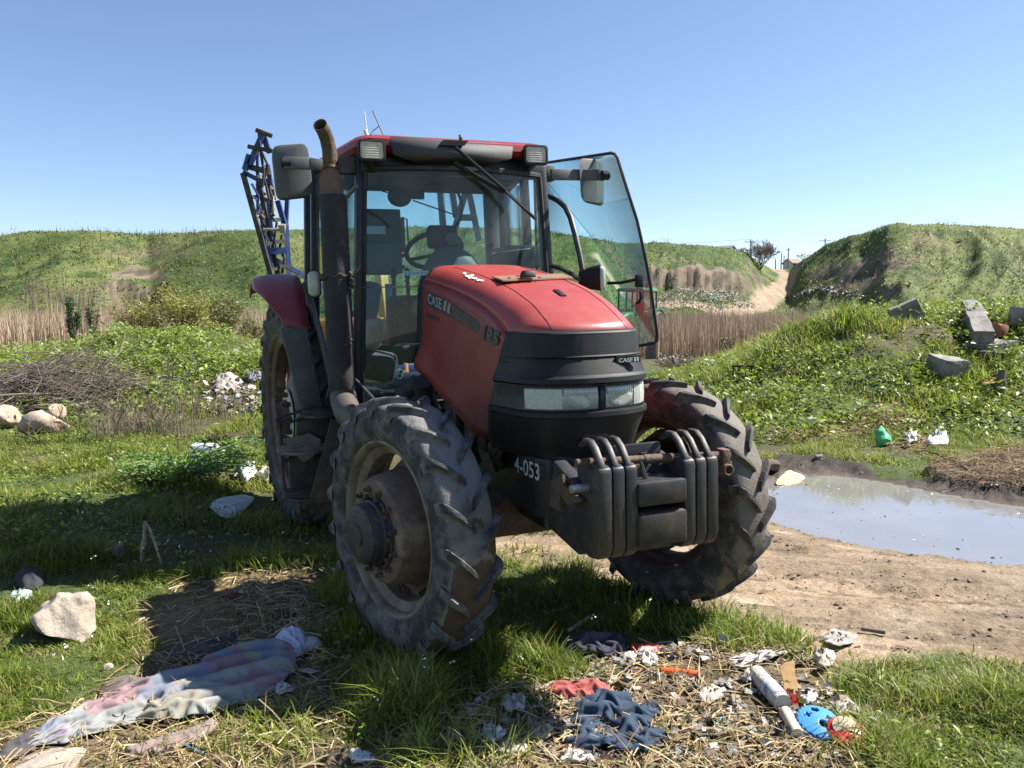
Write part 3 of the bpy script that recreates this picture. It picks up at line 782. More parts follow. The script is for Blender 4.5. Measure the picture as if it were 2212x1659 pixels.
# ---- weight carrier
b = M_()
b.box((.76, 0, .82), (.46, .34, .26)); b.box((.92, 0, .90), (.12, .46, .22)); b.box((.96, 0, .74), (.10, .40, .14))
for s_ in (1, -1):
    b.prism([(.62, s_ * .20, .70), (.93, s_ * .20, .66), (.98, s_ * .20, .92), (.70, s_ * .20, 1.0)], (0, s_ * .06, 0))
carrier = b.build('weight_carrier', mat('worn_black_iron', (.03, .031, .036), .55, .2, (.10, .06, .04), 9, (.5, .7), bump=.15, bscale=60), trac, bevel=.012)
b = M_(); b.prism([L(v, 'w', .29) for v in ((1188, 1037), (1214, 1024), (1218, 1050), (1258, 1082), (1226, 1092))], (0, -.012, 0)); b.box((.76, .255, .86), (.10, .05, .10)); b.build('carrier_hook', RUST, carrier)
b = M_(); b.box((1.06, .005, .925), (.16, .215, .095)); b.box((1.06, .005, .79), (.16, .215, .13)); b.build('carrier_block', CAST, carrier, bevel=.018)
b = M_(); b.box((.93, .0, 1.0), (.02, .21, .16)); b.box((.945, -.035, 1.02), (.012, .055, .05)); b.build('carrier_back_plate', BLACKM, carrier, bevel=.004)
PROF = [(1.125, .745), (1.125, 1.015), (1.118, 1.035), (1.09, 1.045), (.99, 1.03), (.985, .88), (.92, .86), (.875, .82), (.868, .77), (.90, .725), (.96, .692), (1.03, .682), (1.09, .692), (1.115, .715)]
STRAP = [(1.118, 1.02), (1.112, 1.045), (1.06, 1.105), (1.02, 1.13), (.975, 1.13), (.93, 1.10), (.93, 1.085), (.98, 1.108), (1.015, 1.108), (1.05, 1.085), (1.085, 1.04), (1.085, 1.02)]
ww = []
for x0, x1 in ((1296.5, 1324), (1326, 1352), (1354, 1379), (1480, 1504), (1506, 1528), (1530, 1553)):
    ww.append((L((x0, 1090), 'u', 1.125)[1], L((x1, 1090), 'u', 1.125)[1]))
for a0, a1 in ww:
    b = M_(); b.prism([(u, a0, z) for u, z in PROF], (0, a1 - a0, 0)); b.prism([(u, a0 + (a1 - a0) * .14, z) for u, z in STRAP], (0, (a1 - a0) * .52, 0)); b.build('suitcase_weight', CAST, trac, bevel=.007, seg=2)
b = M_(); b.tube([L((1244, 1001), 'u', 1.035), L((1395, 992), 'u', 1.035)], .0165, 12); b.tube([L((1390, 992), 'u', 1.035), L((1574, 984), 'u', 1.035)], .019, 12)
bar = b.build('weight_bar', RUST, trac)
b = M_(); c0 = L((1562, 985), 'u', 1.035); b.box(c0, (.05, .035, .06)); b.box(c0 + np.array([0, -.02, -.045]), (.05, .012, .05)); b.lathe([(-.02, .024), (.03, .024), (.03, .015), (-.02, .015)], c0 + np.array([.01, 0, -.05]), (1, 0, 0), 14); b.build('end_clevis', RUSTO, bar, bevel=.006)
b = M_(); p0 = L((1259, 1054), 'u', 1.03); b.tube([p0 + np.array([0, .05, 0]), p0 - np.array([0, .1, 0])], .016, 8); b.build('carrier_bolt', CHROME, carrier)
b = M_()
for k in range(14):
    v0 = (1384 + random.uniform(-2, 2), 998); v1 = (1395 + random.uniform(-4, 4), 1035); v2 = (1404 + random.uniform(-10, 12), 1065 + random.uniform(-12, 8))
    b.tube([L(v0, 'u', 1.07), L(v1, 'u', 1.085), L(v2, 'u', 1.10 + random.uniform(-.02, .02))], .004, 5)
b.build('rope_tassel', RUBBER, trac)
# ---------------------------------------------------------------- cab
UF = -1.40                                     # plane of the front posts
def post(name, a, c, w_, t_, m=BLACKM, up_=(1, 0, 0)):
    b = M_(); b.bar(a, c, w_, t_, up_); return b.build(name, m, trac, bevel=.01)
for s_ in (1, -1):
    post('front_post', (UF, s_ * .70, .95), (UF - .0, s_ * .615, 2.60), .055, .09)
    post('middle_post', (-2.20, s_ * .86, 1.3), (-2.16, s_ * .80, 2.66), .06, .07)
    post('rear_post', (-2.66, s_ * .84, 1.3), (-2.64, s_ * .78, 2.66), .09, .08)
    post('inner_post', (-2.45, s_ * .64, 1.3), (-2.45, s_ * .62, 2.64), .10, .10, LINER)
    post('cab_sill', (UF + .02, s_ * .70, .97), (-2.2, s_ * .84, .97), .10, .10)
post('front_sill', (UF, -.70, .98), (UF, .70, .98), .12, .14, up_=(0, 0, 1))
post('rear_sill', (-2.66, -.80, 1.32), (-2.66, .80, 1.32), .08, .12, up_=(0, 0, 1))
post('rear_header', (-2.64, -.76, 2.66), (-2.64, .76, 2.66), .08, .05, up_=(0, 0, 1))
post('front_header', (UF, -.62, 2.565), (UF, .62, 2.565), .10, .10, up_=(0, 0, 1))
# windscreen: one bowed pane
g = []
for i in range(17):
    t = -1 + i / 8; row = []
    for j in range(9):
        z = 1.05 + (2.53 - 1.05) * j / 8; hw_ = .675 + (.592 - .675) * (z - 1.05) / 1.5
        row.append((UF + .04 + .13 * (1 - t * t), t * hw_, z))
    g.append(row)
b = M_(); b.sheet(g); wscreen = b.build('windscreen', GLASS_F, trac, angle=80)
b = M_()
for s_ in (1, -1):
    b.tube([(UF + .045, s_ * (.675 + (.592 - .675) * k / 8), 1.05 + 1.48 * k / 8) for k in range(9)], .014, 6)
b.tube([r_[0] for r_ in g], .016, 6); b.tube([r_[-1] for r_ in g], .02, 6)
b.build('rubber_seal', RUBBER, wscreen)
b = M_(); b.tube([np.array(L((775, 621), 'u', UF + .06)), np.array(L((912, 619), 'u', UF + .06))], .004, 5); b.build('pane_joint', GREYP, wscreen)
# sticker with the two round marks
cst = L((863, 807), 'u', UF + .10)
b = M_(); b.loft([[cst + np.array([d, .024 * math.cos(a) * (1 + .1 * math.sin(a)), .036 * math.sin(a)]) for a in np.linspace(0, 2 * math.pi, 20)[:-1]] for d in (0, .002)], True, True); st_ = b.build('sticker', WHITEP, wscreen)
b = M_(); b.lathe([(0, .010), (.001, .010), (.001, 0)], cst + np.array([.003, -.010, .012]), (1, 0, 0), 12); b.lathe([(0, .013), (.001, .013), (.001, 0)], cst + np.array([.003, .0, -.014]), (1, 0, 0), 12); b.box(cst + np.array([.003, .012, .012]), (.001, .012, .006)); b.build('sticker_mark', DECAL, st_)
cst = L((898, 590), 'u', UF + .10); b = M_(); b.box(cst, (.002, .17, .028)); lab = b.build('label_strip', WHITEP, wscreen)
b = M_()
for k in range(6): b.lathe([(0, .007), (.001, .007), (.001, 0)], cst + np.array([.0015, .065 - k * .026, 0]), (1, 0, 0), 10)
b.build('label_mark', GREYL, lab)
# side panes and rear pane
for s_ in (1,):
    b = M_(); b.add([(UF - .02, s_ * .69, 1.02), (-2.15, s_ * .845, 1.02), (-2.12, s_ * .80, 2.62), (UF - .02, s_ * .622, 2.60)], [(0, 1, 2, 3)]); b.build('door_pane', GLASS_S, trac, thick=.006)
for s_ in (1, -1):
    b = M_(); b.add([(-2.24, s_ * .86, 1.36), (-2.63, s_ * .84, 1.36), (-2.61, s_ * .78, 2.62), (-2.20, s_ * .80, 2.62)], [(0, 1, 2, 3)]); b.build('quarter_pane', GLASS_S, trac, thick=.006)
b = M_(); b.add([(-2.66, .78, 1.38), (-2.66, -.78, 1.38), (-2.64, -.73, 2.63), (-2.64, .73, 2.63)], [(0, 1, 2, 3)]); rp_ = b.build('rear_pane', GLASS_S, trac, thick=.006)
b = M_(); b.tube([L(v, 'u', -2.60) for v in ((790, 406), (900, 407), (975, 405), (990, 418), (998, 440), (996, 470), (985, 488))], .013, 6); b.build('pane_frame', RUBBER, rp_)
# roof
def roof_ring(z, o, rr=.10):
    u0, u1, w_ = -1.30 + o, -2.85 - o, .90 + o
    pts = []
    for cu, cw, a0 in ((u0 - rr, w_ - rr, 0), (u1 + rr, w_ - rr, 90), (u1 + rr, -w_ + rr, 180), (u0 - rr, -w_ + rr, 270)):
        for k in range(5):
            a = R(a0 + 90 * k / 4); uu = cu + rr * math.cos(a); pts.append((uu, (cw + rr * math.sin(a)) * (1 - .33 * max(0, min(1, (uu + 2.15) / .85))), z))
    return pts
b = M_(); b.loft([roof_ring(2.635, -.06), roof_ring(2.64, .0), roof_ring(2.665, .03), roof_ring(2.705, .025), roof_ring(2.735, -.02), roof_ring(2.752, -.10), roof_ring(2.758, -.3)], True, True)
roof = b.build('roof', RED, trac, angle=30)
b = M_(); b.loft([roof_ring(2.615, -.12), roof_ring(2.634, -.08)], True, True); b.build('headliner', mat('headliner_foam', (0.05, 0.052, 0.055), .9), roof)
# grey visor across the front of the roof
def VP(v, u): return L(v, 'u', u)
tl, tr = VP((843, 297), -1.30), VP((1108, 314), -1.30); ml, mr = VP((845, 318), -1.24), VP((1106, 330), -1.24); bl, br = VP((850, 334), -1.22), VP((1104, 343), -1.22); cl_, cr_ = VP((905, 352), -1.30), VP((1060, 354), -1.30)
b = M_(); b.add([tl, tr, mr, ml, br, bl, cr_, cl_], [(0, 1, 2, 3), (3, 2, 4, 5), (5, 4, 6, 7)]); b.build('roof_visor', VISOR, roof, thick=.02, angle=8)
b = M_(); b.prism([VP(v, -1.22) for v in ((950, 313), (1003, 315), (1012, 304), (962, 302))], (-.05, 0, .01)); b.build('roof_bracket', BLACKP, roof)
b = M_(); c0 = VP((996, 301), -1.28); b.lathe([(-.01, .014), (.012, .014), (.014, .009), (.03, .008), (.03, 0)], c0, (0, .3, 1), 8); b.build('roof_bolt', RUSTO, roof)
b = M_(); p0 = VP((794, 297), -1.9); b.tube([p0, p0 + np.array([0, .015, .05])], .014, 8); b.tube([p0 + np.array([0, 0, .03]), VP((787, 241), -1.9)], .0035, 5); b.build('aerial', WHITEP, roof)
b = M_(); p0 = VP((830, 297), -1.7); b.tube([p0, VP((805, 239), -1.7)], .005, 5); b.tube([VP((798, 294), -1.8), VP((806, 283), -1.8), VP((818, 273), -1.75), VP((822, 272), -1.72)], .003, 5); b.build('aerial', GREYP, roof)
# work lamps on the corners
for s_, lens in ((1, LENSO), (-1, LENSW)):
    v = (803, 325) if s_ > 0 else (1157, 335)
    c0 = L(v, 'u', -1.22)
    b = M_()
    def rrect(u_, hw_, hh_, r_=.022):
        pts = []
        for cw, cz, a0 in ((hw_ - r_, hh_ - r_, 0), (-hw_ + r_, hh_ - r_, 90), (-hw_ + r_, -hh_ + r_, 180), (hw_ - r_, -hh_ + r_, 270)):
            for k in range(4):
                a = R(a0 + 30 * k); pts.append(c0 + np.array([u_, cw + r_ * math.cos(a), cz + r_ * math.sin(a)]))
        return pts
    b.loft([rrect(-.11, .05, .03), rrect(-.07, .068, .05), rrect(-.01, .084, .064), rrect(.012, .084, .064), rrect(.014, .073, .053), rrect(.004, .071, .051)], True, True)
    lamp = b.build('work_lamp', BLACKP, trac, angle=45)
    b = M_()
    ls = []
    for k in range(15):
        z_ = -.05 + .1 * k / 14
        ls.append([c0 + np.array([.010 + (.0022 if k % 2 else 0) - .004 * abs(x) ** 4, .070 * x, z_]) for x in np.linspace(-1, 1, 9)])
    b.sheet(ls); b.build('lens', lens, lamp, angle=20)
    b = M_(); b.tube([c0 + np.array([-.08, 0, -.04]), c0 + np.array([-.12, -s_ * .02, -.10])], .02, 8); b.build('lamp_stem', BLACKP, lamp)
# wiper
b = M_(); b.bar(L((983, 318), 'u', -1.16), L((1092, 412), 'u', -1.13), .022, .018); b.bar(L((980, 352), 'u', -1.19), L((1088, 415), 'u', -1.17), .045, .02)
wip = b.build('wiper', BLACKP, trac, bevel=.004)
b = M_(); b.bar(L((1085, 406), 'u', -1.145), L((1158, 474), 'u', -1.17), .022, .014); b.tube([L((1092, 414), 'u', -1.135), L((1155, 470), 'u', -1.155)], .006, 5); b.build('wiper_blade', RUBBER, wip)
# mirrors
def mirror(pts, w_dir, th, arm, knob, brk, s_):
    b = M_(); c = np.mean(pts, 0)
    def rnd(sc, off):
        out = []
        n = len(pts)
        for i in range(n):
            p, q, r_ = pts[i - 1], pts[i], pts[(i + 1) % n]
            for t in (.22, .10, .04):
                pass
            a_ = q + (p - q) * .20; e_ = q + (r_ - q) * .20
            for t in (0, .33, .67, 1.0):
                out.append(((1 - t) ** 2 * a_ + 2 * t * (1 - t) * q + t * t * e_ - c) * sc + c + w_dir * off)
        return out
    b.loft([rnd(.90, th), rnd(.97, th * .92), rnd(1.0, th * .6), rnd(1.0, -.02), rnd(.96, -.03)], True, True)
    mo = b.build('mirror', GREYP, trac, angle=50)
    b = M_(); b.add([p * .9 + c * .1 - w_dir * .032 for p in pts], [(0, 1, 2, 3)]); b.build('mirror_glass', REFL, mo)
    b = M_()
    for p, q in zip(arm[:-1], arm[1:]): b.bar(p, q, .022, .075)
    b.build('mirror_arm', GREYP, mo, bevel=.006)
    b = M_(); b.lathe([(-.03, .032), (.02, .032), (.026, .026), (.026, 0)], knob, (0, s_, .0) if s_ else (1, 0, 0), 12); b.build('mirror_knob', BLACKP, mo)
    b = M_(); b.box(brk, (.07, .13, .105)); b.build('mirror_bracket', DGREY, mo, bevel=.008)
    return mo
um = -1.62
pm = [L(v, 'u', um) for v in ((585, 317), (664, 311), (676, 425), (597, 434))]
mirror(pm, np.array([1.0, 0, 0]), .05, [L((612, 352), 'u', um + .13), L((668, 353), 'u', um + .13), L((705, 360), 'u', um + .12), L((745, 358), 'u', -1.46)], L((616, 352), 'u', um + .12), L((745, 358), 'u', -1.44), 1)
# left mirror, turned outwards
cL = np.array([-1.46, -1.02, L((1280, 393), 'w', -1.02)[2]])
d1 = np.array([-.50, -.86, 0]); d1 /= np.linalg.norm(d1); nrm = np.array([.86, -.5, 0])
pmL = [LP(v, cL, nrm) for v in ((1254, 343), (1303, 348), (1304, 446), (1258, 436))]
mirror(pmL, np.array([.80, .60, 0]), .07, [L((1190, 377), 'w', -.68), L((1255, 378), 'w', -.92), L((1290, 378), 'w', -1.02), L((1304, 379), 'w', -1.08)], L((1308, 379), 'w', -1.08), L((1176, 375), 'w', -.67), -1)
# marker lamps
def marker(c0, dirn, name='marker_lamp', ln=.07):
    d = np.array(dirn, float); d /= np.linalg.norm(d); x = np.cross(d, [0, 0, 1.0])
    def ov(sc, off, z0=0):
        out = []
        for a in np.linspace(0, 2 * math.pi, 25)[:-1]:
            zz = .030 * math.sin(a) + (.052 if math.sin(a) > 1e-6 else -.052 if math.sin(a) < -1e-6 else 0)
            out.append(c0 + d * off + x * .040 * sc * math.cos(a) + np.array([0, 0, zz * sc]))
        return out
    b = M_(); b.loft([ov(.5, -ln * 1.3), ov(.9, -ln * .6), ov(1.06, -.005), ov(1.06, .006)], True, True); ml = b.build(name, BLACKP, trac, angle=40)
    b = M_(); b.loft([ov(.98, .004), ov(.96, .02), ov(.80, .032), ov(.4, .036)], True, True); b.build('lens', LENSW, ml, angle=60)
    return ml
marker(L((679, 613), 'u', -1.48), (1, .25, 0))
marker(L((1296, 600), 'u', -1.12), (.55, -.85, 0), ln=.11)
b = M_(); b.prism([L(v, 'u', -1.18) for v in ((1256, 584), (1290, 572), (1290, 622), (1256, 612))], (-.05, .0, 0)); b.build('lamp_bracket', BLACKP, trac, bevel=.01)
# exhaust
EX = lambda v: L(v, 'w', .80)
ex0 = EX((740, 850)); ex1 = EX((719, 422)); 
b = M_()
def oct_(c, r, n=16, tilt=0): return [np.array(c) + r * np.array([math.cos(2 * math.pi * k / n), math.sin(2 * math.pi * k / n), tilt * math.cos(2 * math.pi * k / n)]) for k in range(n)]
b.loft([oct_(ex0, .083), oct_(ex0 + (ex1 - ex0) * .3, .084), oct_(ex0 + (ex1 - ex0) * .62, .086), oct_(ex1, .084), oct_(ex1, .078)], True, True)
exh = b.build('exhaust', EXHM, trac, angle=50)
b = M_(); p = EX((717, 418)); q = EX((715, 392)); s2 = EX((714, 366)); b.loft([oct_(p - np.array([0, 0, .05]), .074), oct_(q, .074), oct_(q + np.array([0, 0, .012]), .072), oct_(s2, .046), oct_(s2 + np.array([0, 0, .02]), .046)], True, True)
b.build('silencer_neck', RUSTO, exh, angle=40)
b = M_()
u_t = float(EX((714, 368))[0])
pth = [L(v, 'u', u_t + d) for v, d in (((714, 368), 0), ((713.5, 345), .0), ((711, 322), .01), ((706, 300), .03), ((699, 282), .06), ((691, 269), .10))]
b.tube(pth, [.044, .043, .042, .041, .041, .041], 18, False)
tip = b.build('exhaust_tip', RUST, exh, thick=.005)
b = M_(); b.tube([EX((714.5, 367)), EX((714, 361))], .050, 16); b.build('pipe_clamp', RUST, exh)
b = M_(); e0 = EX((741, 852)); b.tube([e0, EX((743, 868)), EX((752, 893)), EX((768, 912)), np.array([-1.05, .55, .98]), np.array([-.8, .3, 1.0])], [.083, .084, .082, .078, .07, .06], 18); b.build('exhaust_elbow', mat('elbow_steel', (0.10, 0.085, 0.07), .6, .2, (0.055, .045, .04), 8), exh)
b = M_(); b.lathe([(-.006, .0855), (.006, .0855)], EX((740, 851)), (0, 0, 1), 18); b.build('elbow_seam', RUBBER, exh)
b = M_()   # chain round the pipe
cz = EX((727, 597))
for k in range(22):
    a = R(-60 + k * 12); rr = .094
    p = cz + np.array([math.cos(a) * rr, math.sin(a) * rr, .012 * math.sin(k * 1.7) - .012 * math.sin(a)])
    q = cz + np.array([math.cos(a + .23) * rr, math.sin(a + .23) * rr, .012 * math.sin((k + 1) * 1.7)])
    b.tube([p, q], .008, 6)
for k in range(9):
    p = cz + np.array([.07 + .02 * random.random(), -.06 - .03 * random.random(), .02 - .012 * k]); b.tube([p, p + np.array([.01, -.012, -.012])], .009, 6)
p = cz + np.array([.09, -.09, .0]); b.tube([p, p + np.array([0, -.05, .06])], .009, 6)
b.build('chain', RUST, exh)
b = M_()
for k in range(60):
    t = random.random() ** .8; a = random.uniform(-1.4, -.5); p = ex0 + (ex1 - ex0) * t
    pass
for (vx, vy, n_) in ((738, 525, 14), (740, 735, 16), (741, 640, 8), (735, 560, 5)):
    for k in range(n_):
        a = R(random.uniform(-70, -15)); p = EX((vx, vy)); c_ = np.array([ex0[0], 0, 0])
        t = (p[2] - ex0[2]) / (ex1[2] - ex0[2]); cc = ex0 + (ex1 - ex0) * t + np.array([0, 0, random.uniform(-.04, .04)])
        b.lathe([(0, random.uniform(.004, .012)), (.004, .003)], cc + .084 * np.array([math.cos(a), math.sin(a), 0]), (math.cos(a), math.sin(a), 0), 6, True)
b.build('rust_blister', RUST, exh)
b = M_(); b.tube([EX((770, 402)), L((750, 425), 'w', .74)], .012, 6); b.build('pipe_strut', GREYP, exh)
b = M_(); b.box(L((773, 793), 'u', -1.38), (.04, .03, .10)); b.build('pipe_bracket', GREYP, exh)
b = M_(); b.tube([L((768, 818), 'u', -1.3), L((808, 860), 'u', -1.15)], .007, 5); b.build('pipe_rod', GREYP, exh)
b = M_(); b.tube([L((715, 822), 'u', -1.3), L((704, 862), 'u', -1.35)], .004, 5); b.build('pipe_wire', GREYP, exh)
# grab rail, seal, handles
b = M_(); b.tube([L(v, 'w', -.72) for v in ((1163, 411), (1180, 421), (1206, 434), (1221, 447), (1232, 470), (1243, 510), (1252, 550), (1258, 584))], .019, 8); b.build('grab_rail', BLACKM, trac)
b = M_(); b.tube([L(v, 'w', -.66) for v in ((1194, 575), (1212, 580), (1232, 590), (1250, 603))], .016, 6); b.build('cab_trim', RUBBER, trac)
# open door, hinged at the rear post
DN = (.19, 1, 0); DP = (-2.55, -.88, 2)
dv = [(1150, 358), (1170, 353), (1230, 344), (1290, 335), (1320, 330.5), (1328, 333), (1334, 342), (1352, 400), (1376, 475), (1394, 555), (1406, 620), (1414, 680), (1420, 722), (1419, 737), (1412, 742), (1380, 747), (1340, 751), (1240, 762)]
pd = [LP(v, DP, DN) for v in dv]
pd = [np.array([-2.26, -.935, pd[0][2] + .0])] + pd + [np.array([-2.26, -.935, 1.36])]
b = M_(); b.add(pd, [tuple(range(len(pd)))]); door = b.build('open_door', GLASS_D, trac, thick=.006)
b = M_(); b.tube(pd + [pd[0]], .011, 6); b.build('door_edge', RUBBER, door)
b = M_(); off = np.array([.03, .05, 0])
b.tube([LP((1322, 612), DP, DN) + off, LP((1350, 611), DP, DN) + off, LP((1384, 604), DP, DN) + off], .012, 6); b.box(LP((1385, 607), DP, DN) + off * .5, (.03, .05, .085)); b.tube([LP((1389, 630), DP, DN) + off * .6, LP((1390, 642), DP, DN) + off * .6, LP((1386, 652), DP, DN) + off * .5, LP((1380, 655), DP, DN) + off * .5], .012, 6)
b.build('door_handle', BLACKP, door, bevel=.004)
# fenders
def fender(s_):
    O_ = np.array([-2.612, 0, .863])
    g = []
    for k in range(17):
        t = k / 16; row = []
        for w_, dr, a0 in ((.93, .0, 40), (1.0, .005, 40), (1.08, .005, 42), (1.14, .0, 49), (1.19, -.01, 58), (1.235, -.025, 66), (1.25, -.045, 72), (1.25, -.06, 80)):
            a = R(a0 + (112 - a0) * t); r_ = 1.06 + .02 * math.sin(math.pi * t)
            row.append(O_ + np.array([math.cos(a) * (r_ + dr), s_ * w_, math.sin(a) * (r_ + dr)]))
        g.append(row)
    b = M_(); b.sheet(g); fo = b.build('fender', RED, trac, thick=.012, angle=40)
    # front lip of the fender, bent towards the viewer
    b = M_(); b.tube([g[0][k] for k in range(8)] , .009, 6); b.tube([r_[7] for r_ in g], .008, 6); b.build('fender_rim', RED, fo)
    return fo
fender(1); fender(-1)
for s_ in (1, -1):
    b = M_()
    b.add([(-1.65, s_ * .86, 1.45), (-2.2, s_ * .88, 1.90), (-3.1, s_ * .88, 1.85), (-3.1, s_ * .80, 1.0), (-2.0, s_ * .80, .80), (-1.55, s_ * .80, .9)], [(0, 1, 2, 3, 4, 5)])
    b.build('inner_fender', DGREY, trac, thick=.015)
# steps on the right, with the battery box behind
S_ = lambda v, u=-1.62: np.array(L(v, 'u', u))
b = M_()
b.prism([S_(v, -1.42) for v in ((716, 905), (752, 905), (722, 1085), (668, 1085))], (-.03, 0, 0))
steps = b.build('step_guard', mat('muddy_dark_steel', (.045, .04, .036), .8, .1, (.10, .075, .05), 7, (.45, .7), bump=.3), trac, bevel=.004)
WB = mat('weathered_board', (.17, .14, .11), .8, 0, (.1, .08, .06), 12, bump=.3)
for v, m_, wd, tk in (((690, 892), CAST, .26, .03), ((652, 968), WB, .30, .04), ((655, 1066), CAST, .26, .03)):
    c0 = S_(v); b = M_(); b.box(c0, (.24, wd, tk), rotm(.0, .0, .05))
    for k in range(4): b.box(c0 + np.array([-.09 + k * .06, 0, tk * .6]), (.014, wd * .9, .02))
    b.tube([c0 + np.array([.11 * math.sin(a), wd / 2 * math.cos(a) + (.0), -.005]) + np.array([.10, 0, 0]) * abs(math.sin(a)) for a in np.linspace(0, math.pi, 9)], .013, 6)
    b.build('step', m_, steps, bevel=.004)
b = M_(); b.prism([S_(v, -1.55) for v in ((612, 948), (668, 936), (694, 950), (690, 968), (640, 985))], (-.12, 0, -.02)); b.prism([S_(v, -1.50) for v in ((630, 975), (690, 955), (692, 975), (655, 1000))], (-.02, 0, 0)); b.build('broken_board', WB, steps)
b = M_(); b.tube([S_(v, -1.6) for v in ((672, 880), (630, 894), (600, 902), (596, 907), (602, 913), (625, 913), (670, 898))], .009, 6); b.tube([S_(v, -1.6) for v in ((604, 915), (607, 960), (611, 1020), (616, 1060))], .011, 6); b.tube([S_(v, -1.6) for v in ((607, 998), (640, 990), (665, 984))], .012, 6)
b.build('step_rail', BLACKM, steps)
b = M_(); b.prism([S_(v, -1.62) for v in ((640, 905), (668, 880), (730, 880), (722, 968), (640, 975))], (-.10, 0, 0)); b.prism([S_(v, -1.66) for v in ((622, 985), (700, 985), (690, 1062), (628, 1062))], (-.06, 0, 0)); b.build('battery_box', BLACKM, trac, bevel=.012)
b = M_(); b.prism([S_(v, -1.68) for v in ((606, 708), (664, 711), (697, 880), (690, 905), (652, 890))], (-.04, 0, 0)); b.build('fender_panel', DGREY, trac, bevel=.006)
# cab floor, rear wall, dashboard and the rest of the inside
b = M_(); b.box((-2.0, 0, 1.05), (1.25, 1.36, .08)); b.build('cab_floor', RUBBER, trac, bevel=.01)
b = M_()
dz0 = float(L((978, 531), 'u', -1.5)[2])
b.loft([[(-1.34 - dd, .24 * math.cos(a) * k1 + .02, dz0 - .5 + hz_ * max(0, math.sin(a)) ** .7 + (-.45 if math.sin(a) < -.01 else 0)) for a in np.linspace(0, 2 * math.pi, 25)[:-1]] for dd, k1, hz_ in ((.0, .90, .40), (.06, 1.0, .48), (.16, 1.0, .50), (.24, .9, .46))], True, True)
dash = b.build('dashboard', DGREY, trac, angle=50)
b = M_(); c0 = L((955, 512), 'u', -1.72); b.box(c0, (.10, .21, .15), rotm(0, R(-15), 0)); b.build('instrument_pod', BLACKP, dash, bevel=.02)
b = M_(); c1 = L((975, 516), 'u', -1.62); b.lathe([(-.03, .03), (.0, .045), (.012, .045), (.014, 0)], c1, (1, -.1, .1), 18); b.tube([c1, c1 + np.array([-.02, -.06, -.03])], .03, 8); b.build('round_gauge', DGREY, dash)
b = M_(); wc0 = L((938, 541), 'u', -1.88); nrm_ = np.array([-.55, 0, .84])
e1 = np.array([0, 1.0, 0]); e2 = np.cross(nrm_, e1)
b.tube([wc0 + .20 * (math.cos(a) * e1 + math.sin(a) * e2) for a in np.linspace(0, 2 * math.pi, 33)], .017, 8)
for a in (.6, 2.5, 4.7): b.tube([wc0 - nrm_ * .04, wc0 + .19 * (math.cos(a) * e1 + math.sin(a) * e2)], .013, 6)
b.tube([wc0 - nrm_ * .05, wc0 - nrm_ * .45], .03, 8); b.build('steering_wheel', RUBBER, trac)
b = M_(); b.box((-2.35, -.02, 1.32), (.46, .50, .14)); b.box((-2.62, -.02, 1.55), (.14, .48, .45), rotm(0, R(-10), 0)); b.build('driver_seat', SEATM, trac, bevel=.05)
e0 = L((820, 492), 'u', -1.95); b = M_(); b.box(e0, (.22, .26, .235)); eb = b.build('control_box', DGREY, trac, bevel=.008)
b = M_(); b.box(L((808, 497), 'u', -1.83), (.006, .16, .055)); b.build('name_plate', mat('aluminium_plate', (.34, .36, .36), .45, .5), eb)
b = M_(); e2_ = L((822, 556), 'u', -1.95); b.box(e2_, (.20, .27, .24)); b.build('control_cabinet', GREYP, eb, bevel=.008)
b = M_()
for k in range(3): b.lathe([(0, .014), (.03, .012), (.03, 0)], e2_ + np.array([.03, -.137, .09 - .08 * k]), (.3, -1, 0), 8)
b.build('control_knob', RUBBER, eb)
b = M_(); p = L((868, 470), 'u', -1.85); b.tube([p, p + np.array([0, 0, -.24])], .018, 8); b.tube([p + np.array([0, .0, .0]), p + np.array([0, -.035, -.01]), p + np.array([0, -.04, -.2])], .006, 6); b.build('handset', GREYP, trac)
b = M_(); c0 = L((863, 425), 'u', -1.7)
b.loft([[c0 + np.array([d, .085 * k1 * math.cos(a), .070 * k1 * math.sin(a)]) for a in np.linspace(0, 2 * math.pi, 17)[:-1]] for d, k1 in ((-.02, .9), (0, 1), (.03, .9))], True, True)
b.box(c0 + np.array([0, -.12, .015]), (.04, .10, .055)); b.tube([L((892, 433), 'u', -1.7), L((985, 465), 'u', -1.85)], .006, 5); b.tube([L((843, 418), 'u', -1.7), L((826, 413), 'u', -1.68), L((820, 402), 'u', -1.66)], .005, 5); b.build('inside_mirror', BLACKP, trac, bevel=.01)
b = M_(); b.box(L((945, 405), 'u', -1.6), (.05, .10, .05)); b.build('cab_lamp', BLACKP, trac, bevel=.01)
b = M_(); c0 = L((1092, 378), 'u', -1.55); b.loft([[c0 + np.array([d, .065 * math.cos(a), .06 * math.sin(a)]) for a in np.linspace(0, 2 * math.pi, 13)[:-1]] for d in (-.03, .03)], True, True); b.build('air_vent', BLACKP, trac)
b = M_(); b.box(L((1118, 557), 'u', -1.95), (.35, .28, .16)); b.tube([L((1060, 548), 'u', -1.7), L((1145, 538), 'u', -1.75)], .01, 6); b.box(L((1152, 547), 'u', -1.75), (.03, .03, .09)); b.build('side_console', BLACKP, trac, bevel=.02)
b = M_()
for v in ((1055, 492), (1057, 531)): b.lathe([(0, .022), (.05, .018), (.05, 0)], L(v, 'u', -2.34), (1, 0, 0), 8)
b.build('coat_hook', BLACKP, trac)
